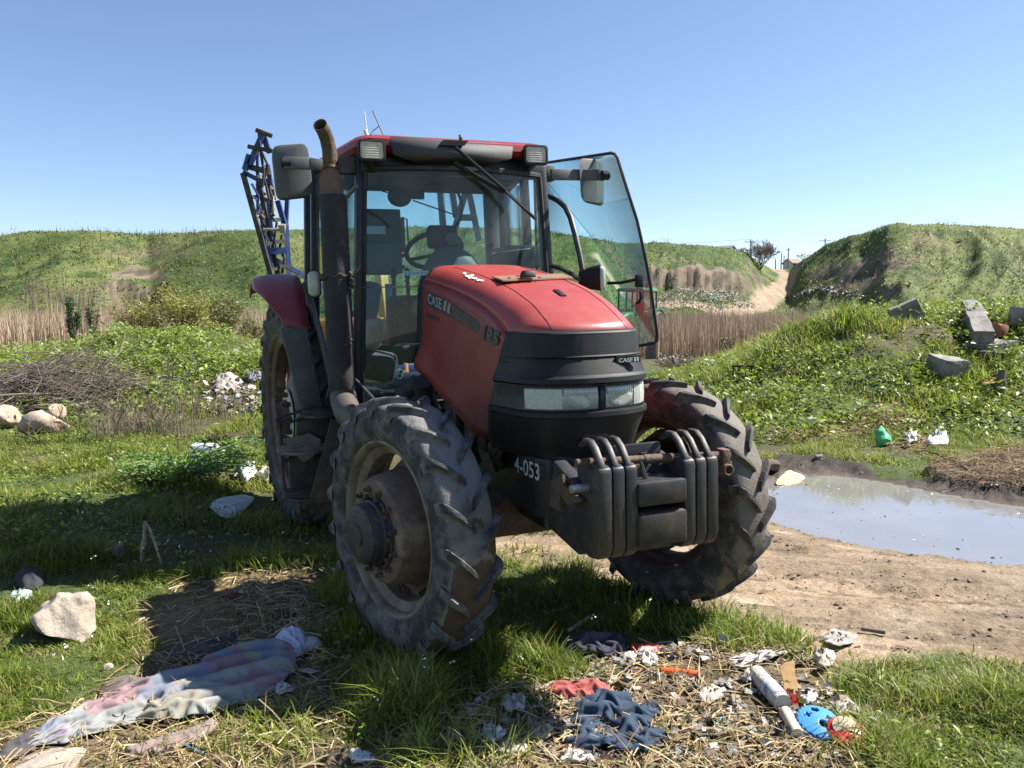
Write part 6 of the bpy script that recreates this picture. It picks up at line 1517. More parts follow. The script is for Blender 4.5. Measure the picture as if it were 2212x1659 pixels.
def stalk(v, hpx, label, lean=.1, br=6, m=TWIG, r0=.008):
    p, _, hh = pr(v, 1, hpx); b = MB(); o = empty('dead_stalk', p, 0, label, 'dead plant')
    pts = [p + np.array([lean * hh * t * t, 0, hh * t]) for t in (0, .33, .66, 1)]; b.tube(pts, [r0, r0 * .8, r0 * .6, r0 * .3], 5)
    for k in range(br):
        t = random.uniform(.3, .95); s0 = p + np.array([lean * hh * t * t, 0, hh * t]); a = random.uniform(0, 6.28); l = hh * random.uniform(.12, .35); e0 = s0 + np.array([math.cos(a) * l * .6, math.sin(a) * l * .6, l * .8])
        b.tube([s0, (s0 + e0) / 2 + [0, 0, -.01], e0], [r0 * .5, r0 * .4, r0 * .2], 4)
        for q in range(2): b.tube([(s0 + e0) / 2, (s0 + e0) / 2 + np.array([random.uniform(-.1, .1), 0, .12]) * hh * 1.2], [r0 * .3, r0 * .15], 3)
    b.v = [tuple(np.array(q) - p) for q in b.v]; b.build('stem', m, o); return o
for v, hp, lb, ln in (((85, 860), 90, 'thin bare stalk at the left edge above the brush pile', .05), ((195, 820), 115, 'forked pale dead stalk rising from the brush pile', .08), ((362, 880), 110, 'upright dead weed stalk before the leafy mound', .05), ((388, 990), 210, 'tall branched dead weed behind the feathery plant', -.05), ((238, 1000), 130, 'leaning dead weed at the edge of the shade', .35), ((415, 940), 150, 'dead branching weed right of the tall dead weed', .1)):
    stalk(v, hp, lb, ln, 9)
# bent dry stalk standing in the shade
p = G((306, 1222)); k = p[1] / FPX; b = MB()
b.tube([p, p + np.array([.006, 0, .12]), p + np.array([8 * k, 0, 60 * k]), p + np.array([14 * k, -.01, 98 * k]), p + np.array([28 * k, -.03, 84 * k]), p + np.array([44 * k, -.05, 42 * k]), p + np.array([58 * k, -.08, 10 * k])], [.010, .009, .011, .013, .009, .008, .005], 6)
for q in range(26):
    t = random.random(); s0 = p + (np.array([2 * k + 12 * k * t, 0, 98 * k * t]) if q % 2 else np.array([14 * k + 42 * k * t, -.06 * t, 98 * k * (1 - t * .85)])); b.tube([s0, s0 + np.array([random.uniform(-.012, .012), 0, -random.uniform(.008, .035)])], [.004, .001], 4)
tag(b.build('bent_stalk', mat('frayed_stalk', (.34, .27, .20), .9, 0, (.2, .15, .11), 20)), 'thick dry stalk bent over in the shaded grass left of the front wheel', 'dead plant')
# feathery green plant
hc = G((390, 1045)); hp_o = empty('feathery_plant', hc, 0, 'lush feathery green plant catching the sun left of the rear wheel', 'plant')
lx = []; lz = []; ly = []
b = MB()
for k in range(170):
    a = random.uniform(0, 6.283); l = random.uniform(.22, .58) * (1.25 if math.cos(a) > .2 else 1); e0 = random.uniform(.15, 1.0); pts = []
    for i in range(8):
        t = i / 7; r_ = l * t * (1 - .12 * t); pts.append(hc + np.array([math.cos(a) * r_ * 1.25, math.sin(a) * r_ * .9, l * 1.25 * e0 * t * (1 - .62 * t) + .05]))
    b.tube(pts, .004, 3, False)
    for i in range(2, 8):
        for q in range(4):
            o_ = np.array([random.gauss(0, .035), random.gauss(0, .035), random.gauss(0, .018)]); s_ = pts[i] + o_; lx.append(s_[0]); ly.append(s_[1]); lz.append(max(s_[2], hs(s_[0], s_[1]) + .01))
b.v = [tuple(np.array(q) - hc) for q in b.v]; b.build('stems', mat('green_stem', (.10, .16, .04), .6), hp_o)['kind'] = 'stuff'
lx, ly, lz = np.array(lx) - hc[0], np.array(ly) - hc[1], np.array(lz) - hc[2]; n = len(lx)
leaves_obj('foliage', lx, ly, lz, rng.uniform(.025, .06, n), np.array([(.14, .24, .03), (.14, .25, .05), (.20, .27, .10)])[rng.integers(0, 3, n)] * rng.uniform(.8, 1.2, (n, 1)), LEAF, None, parent=hp_o)
# shrubs in front of the left hill
def shrub(v, wpx, hpx, dist, n, cols, label, leaf=.12, stems=30, m=LEAF, shape=1.0, fill=.35):
    c = at(v, dist); c[2] = hs(c[0], c[1]); k = dist / FPX; w = wpx * k / 2; hh = hpx * k
    o = empty('shrub', c, 0, label, 'shrub'); b = MB(); P = []
    for i in range(stems):
        a = random.uniform(0, 6.283); r_ = w * math.sqrt(random.random()); top = np.array([math.cos(a) * r_, math.sin(a) * r_ * .8, hh * random.uniform(.65, 1.05) * (1 - .35 * (r_ / w) ** 2)])
        mid = top * np.array([.35, .35, .55]); b.tube([np.array([random.gauss(0, .1 * w), random.gauss(0, .1 * w), 0]), mid, top], [.02, .014, .005], 4, False)
        for q in range(n // stems):
            t = fill + (1 - fill) * random.random() ** .8; s_ = mid * (1 - t) * 1.0 + top * t if t > .5 else top * t
            P.append(s_ + np.array([random.gauss(0, .09 * w), random.gauss(0, .09 * w), random.gauss(0, .05 * hh)]))
    b.build('stems', TWIG, o)['kind'] = 'stuff'
    P = np.array(P); P[:, 2] = np.abs(P[:, 2]); nn = len(P); cl = np.array(cols)[rng.integers(0, len(cols), nn)] * rng.uniform(.75, 1.25, (nn, 1))
    leaves_obj('foliage', P[:, 0], P[:, 1], P[:, 2], rng.uniform(.5, 1.3, nn) * leaf, cl, m, None, parent=o); return o
YG = [(.26, .25, .06), (.34, .31, .10), (.21, .22, .05)]
shrub((385, 742), 190, 172, 26.5, 7000, YG, 'wide yellow green willow shrub in front of the left hill', .11, 70)
shrub((295, 735), 110, 148, 27, 3000, YG, 'smaller yellow green shrub left of the wide willow shrub', .10, 40)
shrub((485, 742), 115, 160, 27.5, 3200, [(.20, .22, .08), (.26, .27, .12), (.16, .18, .05)], 'pale leafed shrub between the willow shrub and the fender', .12, 40)
shrub((548, 725), 70, 125, 27, 1200, [(.20, .20, .08), (.25, .25, .12)], 'thin pale shrub next to the red fender', .10, 24)
shrub((157, 727), 42, 140, 27, 2200, [(.05, .10, .03), (.07, .12, .035)], 'narrow dark green bush before the reeds, left of its twin', .09, 16, fill=.15)
shrub((203, 717), 46, 138, 28, 1500, [(.07, .11, .035), (.10, .13, .05)], 'narrow olive green bush before the reeds, right of its twin', .09, 16, fill=.15)
shrub((1575, 772), 60, 50, 27, 700, [(.08, .11, .035), (.12, .13, .05)], 'small dark bush at the foot of the reeds on the right', .08, 14, fill=.1)
shrub((2030, 668), 75, 60, 45, 500, [(.20, .19, .12), (.16, .16, .09)], 'sparse bare shrub behind the tilted concrete slab', .12, 40)
shrub((1460, 775), 120, 34, 20, 700, [(.16, .13, .10), (.22, .17, .13)], 'low dry brown bush beside the open door', .07, 90, m=DRY, fill=.1)
# ---- far things: bare tree, poles, wires, houses, rubbish
tb = at((1643, 588), 150); tb[2] = hs(tb[0], tb[1]) - .5; tree = empty('bare_tree', tb, 0, 'bare bushy tree beside the dirt road on the skyline', 'tree'); b = MB(); b2 = MB()
def grow(p, d, l, r_, lev):
    q = p + d * l; (b if lev < 2 else b2).tube([p, (p + q) / 2 + np.array([random.gauss(0, .06), random.gauss(0, .06), 0]) * l, q], [r_, r_ * .85, r_ * .65], 4 if lev < 2 else 3, False)
    r_ = max(r_, .045)
    if lev >= 5: return
    for k in range(3):
        dn = d + np.array([random.gauss(0, .48), random.gauss(0, .48), random.gauss(.10, .25)]); dn /= np.linalg.norm(dn); grow(p + d * l * random.uniform(.55, 1.0), dn, l * random.uniform(.62, .85), r_ * .6, lev + 1)
for k in range(7): grow(np.array([random.gauss(0, .4), random.gauss(0, .4), 0]), np.array([random.gauss(0, .35), random.gauss(0, .35), 1.0]), 2.2, .10, 0)
BARKF = mat('pale_twigs', (.25, .21, .19), .9, 0, (.17, .14, .125), 6); b.build('trunk', BARK, tree); b2.build('crown', BARKF, tree)['kind'] = 'stuff'
tb = at((1625, 585), 146); tb[2] = hs(tb[0], tb[1])
POLE = mat('pole_concrete', (.30, .28, .27), .9); 
def pole(x, y0, y1, d, label, cross=0):
    a = at((x, y1), d); t_ = at((x, y0), d); a[2] = min(hs(a[0], a[1]), a[2]) - .3; o = empty('utility_pole', a, 0, label, 'utility pole', 'utility poles along the dirt road'); b = MB(); hh = t_[2] - a[2]
    b.tube([(0, 0, 0), (0, 0, hh)], [.16, .11], 7); b.build('mast', POLE, o)
    if cross:
        b = MB(); b.box((0, 0, hh - .5), (cross, .12, .12)); b.build('crossarm', POLE, o)
        for s_ in (-1, 0, 1):
            b = MB(); b.lathe([(0, .06), (.15, .06), (.2, 0)], (s_ * cross * .45, 0, hh - .44), (0, 0, 1), 6); b.build('insulator', WPL, o)
    return t_
pA = pole(1621, 517, 552, 150, 'utility pole with a crossarm just left of the bare tree', 2.2)
pole(1675, 558, 584, 175, 'short utility pole nearest the crest of the dirt road')
pole(1687, 547, 584, 172, 'middle utility pole of the three right of the dirt road'); pole(1693, 552, 584, 185, 'utility pole behind the middle one, right of the dirt road')
pole(1702, 535, 582, 165, 'tallest utility pole right of the dirt road', .9)
pF = pole(1782, 515, 540, 165, 'utility pole with a crossarm rising behind the right hill', 2.4)
b = MB(); 
for dz in (0, -.25): b.tube([pA + (pF - pA) * t + np.array([0, 0, dz - 1.2 * 4 * t * (1 - t) * .35]) for t in np.linspace(0, 1, 13)], .025, 3, False)
b.tube([pA + np.array([-90 * t, 10 * t, -2.2 * t - 1.5 * 4 * t * (1 - t) * .4]) for t in np.linspace(0, 1, 13)], .025, 3, False); tag(b.build('power_line', BLACKM), 'thin overhead wires strung between the utility poles', 'wires')
def house(v, d, w, dp, hw, rise, rot, label, wallm, roofm):
    c = at(v, d); o = empty('house', c, rot, label, 'house'); b = MB(); b.box((0, 0, hw / 2 - 1), (w, dp, hw + 2)); b.prism([(-w / 2, -dp / 2, hw), (-w / 2, dp / 2, hw), (-w / 2, 0, hw + rise)], (w, 0, 0)); b.build('wall', wallm, o)
    b = MB()
    for s_ in (-1, 1): b.prism([(-w / 2 - .3, s_ * (dp / 2 + .4), hw - .15), (-w / 2 - .3, 0, hw + rise + .12), (-w / 2 - .3, 0, hw + rise + .3), (-w / 2 - .3, s_ * (dp / 2 + .4), hw + .05)], (w + .6, 0, 0))
    b.build('roof', roofm, o)
    for x0 in (-w * .25, w * .25):
        b = MB(); b.box((x0, -dp / 2 - .02, hw * .55), (.9, .06, 1.0)); b.build('window', BLACKM, o)
house((1566, 556), 175, 3.4, 2.6, 1.9, .4, R(-40), 'small white shed with a dark roof on the skyline left of the bare tree', mat('whitewash', (.7, .68, .64), .8), mat('slate_roof', (.16, .17, .18), .8))
house((1712, 576), 215, 3.6, 3.4, .8, 1.1, R(25), 'house with a brown tiled roof half hidden by the right hill', mat('plaster', (.55, .48, .4), .8), mat('brown_tiles', (.24, .17, .13), .85))
shrub((1608, 552), 30, 16, 160, 260, [(.10, .13, .04), (.13, .15, .05)], 'round green bush on the skyline beside the white shed', .5, 14, fill=.2)
shrub((1828, 517), 18, 14, 122, 90, [(.10, .12, .05)], 'tiny bush on the shoulder of the right hill', .3, 10, fill=.2)
shrub((1740, 562), 44, 22, 168, 300, [(.18, .19, .12), (.22, .2, .14)], 'pale bush beside the brown roofed house', .4, 16, fill=.2)
RCOL = np.array([(.50, .49, .46), (.34, .33, .33), (.20, .18, .16), (.15, .26, .42), (.30, .24, .18), (.45, .36, .26), (.10, .10, .12), (.25, .45, .5), (.55, .18, .14)])
def rubbish(vs, n, dlo, dhi, label, size, hmax):
    P = poly(vs); lo = P.min(0); hi = P.max(0); x = rng.uniform(lo[0], hi[0], n * 4); y = rng.uniform(lo[1], hi[1], n * 4); k = inside(P, x, y); x, y = x[k][:n], y[k][:n]; n = len(x)
    sdv = -sdist(P, x, y); z = h(x, y) + np.minimum(sdv * .6, hmax) * rng.uniform(.1, 1, n)
    c = RCOL[rng.choice(9, n, p=[.18, .14, .18, .07, .17, .12, .10, .02, .02])] * rng.uniform(.7, 1.2, (n, 1))
    return leaves_obj('rubbish', x, y, z, rng.uniform(.5, 1.3, n) * size, c, FLAT, label, 'rubbish', asp=.8)
rubbish([(1405, 652), (1440, 636), (1500, 632), (1530, 634), (1550, 624), (1575, 626), (1600, 645), (1640, 660), (1600, 668), (1500, 672), (1405, 668)], 2600, 70, 85, 'heaps of mixed household rubbish at the foot of the far cliff', .26, 1.3)
rubbish([(1715, 640), (1750, 628), (1800, 626), (1830, 632), (1900, 636), (1990, 640), (1900, 646), (1720, 648)], 1200, 70, 85, 'strip of rubbish along the foot of the right hill', .40, .8)
rubbish([(440, 835), (470, 820), (520, 822), (560, 850), (560, 895), (480, 900), (430, 880)], 260, 9, 12, 'scattered rubbish at the foot of the leafy mound', .10, .10)
rubbish([(1420, 772), (1470, 762), (1500, 772), (1490, 792), (1420, 790)], 120, 15, 20, 'scraps of rubbish beside the tree stump', .14, .10)
# ================================================================ LITTER IN THE FOREGROUND
def fabric(name, col, **k): return mat(name, col, .9, 0, **k)
# tie-dyed cloth: a long strip with folds running along it
def dyed():
    m = bpy.data.materials.new('dyed_cloth'); m.use_nodes = True; nt = m.node_tree; N = nt.nodes; b = N['Principled BSDF']; b.inputs['Roughness'].default_value = .85; b.inputs['Specular IOR Level'].default_value = .2
    tc = N.new('ShaderNodeTexCoord'); cur = None
    for (c, sc, lo, hi, off) in (((.25, .26, .25), 3, 0, 0, 0), ((.28, .25, .19), 4.5, .50, .58, 3), ((.25, .165, .175), 3.2, .53, .59, 11), ((.18, .20, .25), 3.8, .56, .62, 23), ((.22, .15, .26), 9, .62, .66, 31), ((.16, .14, .14), 30, .70, .74, 41)):
        if hi == 0: base = c; continue
        mp = N.new('ShaderNodeMapping'); mp.inputs['Location'].default_value = (off, off * .7, off * .3); nt.links.new(tc.outputs['Object'], mp.inputs[0])
        n = N.new('ShaderNodeTexNoise'); n.inputs['Scale'].default_value = sc; n.inputs['Detail'].default_value = 4; nt.links.new(mp.outputs[0], n.inputs['Vector'])
        r = N.new('ShaderNodeMapRange'); r.inputs['From Min'].default_value = lo; r.inputs['From Max'].default_value = hi; nt.links.new(n.outputs['Fac'], r.inputs['Value'])
        x = N.new('ShaderNodeMix'); x.data_type = 'RGBA'; nt.links.new(r.outputs[0], x.inputs['Factor'])
        if cur is None: x.inputs['A'].default_value = (*base, 1)
        else: nt.links.new(cur, x.inputs['A'])
        x.inputs['B'].default_value = (*c, 1); cur = x.outputs['Result']
    nt.links.new(cur, b.inputs['Base Color']); return m
def strip_cloth(name, top_, bot_, m, label, cat, nu=110, nv=34, amp=.05, folds=3.2, seed=0, lift=.015, thick=.003):
    A_ = np.array([G(v) for v in top_])[:, :2]; B_ = np.array([G(v) for v in bot_])[:, :2]
    def rs(P, n):
        d = np.concatenate([[0], np.cumsum(np.linalg.norm(np.diff(P, axis=0), axis=1))]); q = np.linspace(0, d[-1], n); return np.stack([np.interp(q, d, P[:, 0]), np.interp(q, d, P[:, 1])], 1)
    A_ = rs(A_, nu); B_ = rs(B_, nu); u = np.linspace(0, 1, nu)[:, None]; v = np.linspace(0, 1, nv)[None]
    wig = .045 * (fbm(u * 14 + v * 0, 0 * u + v * 3 + seed, seed) - .5)
    XY = A_[:, None] * (1 - v[..., None]) + B_[:, None] * v[..., None]; XY = XY + wig[..., None] * np.array([.3, 1.0])
    ph = v * folds + .55 * (fbm(u * 5 + v * 0, 2.5 * v + 0 * u + seed, seed + 1) - .5) * 2
    f = 1 - np.abs(2 * (ph - np.floor(ph)) - 1); rn = 1 - np.abs(2 * fbm(u * 7 + v * 3, v * 9 + u * 2, seed + 12, 3) - 1); rn2 = 1 - np.abs(2 * fbm(u * 26 + v * 4, v * 12 - u * 5, seed + 14, 2) - 1)
    fine_ = 1 - np.abs(2 * fbm(u * 16 + v * 2, v * 20 - u * 3, seed + 15, 2) - 1)
    f = .75 * np.clip(1 - (1 - f) * 2.4, 0, 1) + .45 * np.clip(rn * 2.2 - 1.1, 0, 1) + .20 * np.clip(rn2 * 2 - .9, 0, 1) + .12 * fine_
    edge = np.clip(np.minimum(v, 1 - v) * 12, 0, 1) * np.clip(np.minimum(u, 1 - u) * 14, 0.15, 1)
    x = XY[..., 0].ravel(); y = XY[..., 1].ravel(); z = h(x, y) + lift + (amp * f * edge + .006 * fbm(XY[..., 0] * 40, XY[..., 1] * 40, seed + 5) + .020 * fbm(XY[..., 0] * 6, XY[..., 1] * 6, seed + 6) * edge).ravel()
    idx = np.arange(nu * nv).reshape(nu, nv); q = np.stack([idx[:-1, :-1], idx[:-1, 1:], idx[1:, 1:], idx[1:, :-1]], -1).reshape(-1, 4)
    o = fast_mesh(name, np.stack([x, y, z], 1), q, None, None, m, smooth=True); md = o.modifiers.new('s', 'SOLIDIFY'); md.thickness = thick; md.offset = 1
    return tag(o, label, cat)
def sim_cloth(name, top_, bot_, m, label, cat, nu=90, nv=40, su=1.12, sv=1.35, seed=0, iters=110, thick=.003, lift=.020, kick=.03):
    """a sheet larger than the patch it lies on, settled onto the ground so that it buckles into folds"""
    A_ = np.array([G(v) for v in top_])[:, :2]; B_ = np.array([G(v) for v in bot_])[:, :2]
    def rs(P, n):
        d_ = np.concatenate([[0], np.cumsum(np.linalg.norm(np.diff(P, axis=0), axis=1))]); q = np.linspace(0, d_[-1], n); return np.stack([np.interp(q, d_, P[:, 0]), np.interp(q, d_, P[:, 1])], 1)
    A_ = rs(A_, nu); B_ = rs(B_, nu); v = np.linspace(0, 1, nv)[None, :, None]
    XY = A_[:, None] * (1 - v) + B_[:, None] * v
    gz = h(XY[..., 0], XY[..., 1]) + lift + .035 * fbm(XY[..., 0] * 6, XY[..., 1] * 6, seed + 8, 2) * np.clip(np.minimum(np.linspace(0, 1, nu)[:, None], 1 - np.linspace(0, 1, nu)[:, None]) * 8, 0, 1) * np.clip(np.minimum(np.linspace(0, 1, nv), 1 - np.linspace(0, 1, nv))[None] * 8, 0, 1)
    sc = fbm(XY[..., 0] * 9, XY[..., 1] * 9, seed, 3); sc2 = fbm(XY[..., 0] * 26, XY[..., 1] * 26, seed + 3, 2)
    P = np.concatenate([XY, (gz + kick * sc * 1.6 + kick * .5 * sc2)[..., None]], -1); P0 = P.copy()
    def rest(a0, a1, k): return np.linalg.norm((P0[a1] - P0[a0])[..., :2], axis=-1) * k
    S = np.s_
    cons = []
    def addc(a0, a1, k, w): cons.append((a0, a1, rest(a0, a1, k), w))
    for st in (0, 1):
        nU = (nu - 1 - st) // 2; nV = (nv - 1 - st) // 2
        addc(S[st:st + 2 * nU:2, :], S[st + 1:st + 1 + 2 * nU:2, :], su, .5); addc(S[:, st:st + 2 * nV:2], S[:, st + 1:st + 1 + 2 * nV:2], sv, .5)
    ss = ((su ** 2 + sv ** 2) / 2) ** .5
    for st in (0, 1):
        nU = (nu - 1 - st) // 2
        addc(S[st:st + 2 * nU:2, :-1], S[st + 1:st + 1 + 2 * nU:2, 1:], ss, .30); addc(S[st:st + 2 * nU:2, 1:], S[st + 1:st + 1 + 2 * nU:2, :-1], ss, .30)
    for st in range(4):
        nU = (nu - 2 - st) // 4; nV = (nv - 2 - st) // 4
        if nU > 0: addc(S[st:st + 4 * nU:4, :], S[st + 2:st + 2 + 4 * nU:4, :], su, .34)
        if nV > 0: addc(S[:, st:st + 4 * nV:4], S[:, st + 2:st + 2 + 4 * nV:4], sv, .34)
    for st in range(8):
        nU = (nu - 4 - st) // 8; nV = (nv - 4 - st) // 8
        if nU > 0: addc(S[st:st + 8 * nU:8, :], S[st + 4:st + 4 + 8 * nU:8, :], su * .985, .16)
        if nV > 0: addc(S[:, st:st + 8 * nV:8], S[:, st + 4:st + 4 + 8 * nV:8], sv * .97, .16)
    V = np.zeros_like(P)
    for it in range(iters):
        V[..., 2] -= .00010; old = P.copy(); P = P + V
        for a0, a1, L0, w in cons * 3:
            dlt = P[a1] - P[a0]; l = np.linalg.norm(dlt, axis=-1) + 1e-9; c_ = ((l - L0) / l * w)[..., None] * dlt * .98
            P[a0] += c_; P[a1] -= c_
        low = P[..., 2] < gz; P[..., 2] = np.maximum(P[..., 2], gz)
        P[..., :2] = np.where(low[..., None], old[..., :2] * .5 + P[..., :2] * .5, P[..., :2]); P[..., :2] += (P0[..., :2] - P[..., :2]) * .02
        V = (P - old) * .86
    idx = np.arange(nu * nv).reshape(nu, nv); q = np.stack([idx[:-1, :-1], idx[:-1, 1:], idx[1:, 1:], idx[1:, :-1]], -1).reshape(-1, 4)
    o = fast_mesh(name, P.reshape(-1, 3), q, None, None, m, smooth=True); md = o.modifiers.new('s', 'SOLIDIFY'); md.thickness = thick; md.offset = 1
    sb_ = o.modifiers.new('sub', 'SUBSURF'); sb_.levels = 1; sb_.render_levels = 1
    return tag(o, label, cat)
DYE = dyed()
sim_cloth('cloth', [(52, 1616), (110, 1570), (230, 1517), (320, 1488), (420, 1456), (490, 1418), (545, 1402), (610, 1402), (640, 1418)], [(66, 1626), (140, 1616), (240, 1586), (330, 1566), (400, 1562), (470, 1550), (550, 1522), (605, 1497), (638, 1462)], DYE, 'long crumpled cloth dyed in pastel pink and blue at the lower left', 'cloth', 150, 54, 1.06, 1.30, 5)
sim_cloth('cloth', [(330, 1535), (380, 1508), (440, 1497), (485, 1500)], [(300, 1574), (380, 1572), (450, 1560), (505, 1538)], DYE, 'loose fold of pale dyed cloth below the long dyed cloth', 'cloth', 60, 36, 1.15, 1.35, 9, lift=.03)
crumple('cloth', [(590, 1395), (615, 1378), (650, 1378), (664, 1395), (655, 1420), (620, 1428)], fabric('lilac_cloth', (.50, .50, .60), col2=(.38, .38, .48), scale=6), 'bunched lilac grey cloth at the upper end of the dyed cloth', 'cloth', .06, 16, 12, 13)
crumple('cloth', [(640, 1400), (665, 1385), (688, 1388), (690, 1402), (660, 1415)], fabric('dull_white_cloth', (.48, .48, .47)), 'small white crumpled scrap beside the lilac cloth', 'cloth', .03, 22, 10, 14)
crumple('rag', [(360, 1435), (420, 1400), (500, 1372), (520, 1385), (500, 1420), (430, 1432)], fabric('dark_rag', (.035, .032, .034), col2=(.07, .06, .055), scale=9), 'dark rag in the shaded straw above the dyed cloth', 'rag', .03, 12, 12, 15)
crumple('rag', [(210, 1505), (260, 1470), (310, 1475), (345, 1485), (320, 1505), (250, 1520)], fabric('brown_rag', (.15, .115, .10), col2=(.10, .08, .07), scale=9), 'brown rag tucked behind the dyed cloth', 'rag', .04, 12, 10, 16)
crumple('rag', [(0, 1632), (40, 1600), (80, 1585), (90, 1610), (50, 1640), (0, 1650)], fabric('charcoal_rag', (.06, .055, .06), col2=(.11, .10, .10), scale=9), 'charcoal rag at the lower left tip of the dyed cloth', 'rag', .03, 12, 10, 17)
strip_cloth('rag', [(260, 1640), (340, 1612), (420, 1590), (465, 1575)], [(280, 1659), (350, 1640), (430, 1612), (470, 1590)], fabric('faded_brown_cloth', (.20, .155, .135), col2=(.28, .2, .18), scale=14), 'twisted faded brown rag near the bottom edge', 'rag', 50, 14, .014, 1.2, 19)
JEAN = fabric('denim', (.028, .05, .085), col2=(.018, .033, .06), scale=12, col3=(.10, .13, .18), scale3=25, mix3=(.6, .75), bump=.15, bscale=250)
sim_cloth('jeans', [(1240, 1560), (1265, 1525), (1300, 1514), (1340, 1525), (1380, 1548), (1412, 1578)], [(1230, 1602), (1270, 1606), (1310, 1608), (1345, 1610), (1385, 1606), (1418, 1598)], JEAN, 'crumpled blue denim jeans lying on the straw', 'jeans', 64, 56, 1.22, 1.32, 21, kick=.035)
sim_cloth('cloth', [(1375, 1552), (1395, 1534), (1424, 1536)], [(1392, 1574), (1410, 1572), (1428, 1562)], JEAN, 'scrap of blue denim behind the jeans', 'cloth', 26, 26, 1.2, 1.3, 22)
sim_cloth('cloth', [(1225, 1615), (1270, 1609), (1320, 1616), (1380, 1612), (1440, 1595)], [(1240, 1640), (1290, 1641), (1340, 1640), (1390, 1640), (1442, 1618)], JEAN, 'wrinkled denim trouser leg in front of the jeans', 'cloth', 76, 24, 1.15, 1.5, 23)
sim_cloth('cloth', [(1182, 1503), (1210, 1490), (1250, 1498), (1295, 1496), (1325, 1512)], [(1190, 1520), (1220, 1524), (1250, 1526), (1290, 1532), (1318, 1534)], fabric('red_cloth', (.36, .085, .075), col2=(.26, .06, .055), scale=10), 'crumpled faded red cloth behind the jeans', 'cloth', 60, 30, 1.15, 1.4, 25)
sim_cloth('clothing', [(1210, 1402), (1260, 1388), (1320, 1394), (1352, 1404)], [(1222, 1425), (1265, 1431), (1310, 1430), (1345, 1424)], fabric('navy_clothing', (.03, .03, .048), col2=(.05, .05, .07), scale=12), 'dark navy garment in the shaded grass under the weights', 'clothing', 54, 34, 1.2, 1.4, 26, lift=.03)
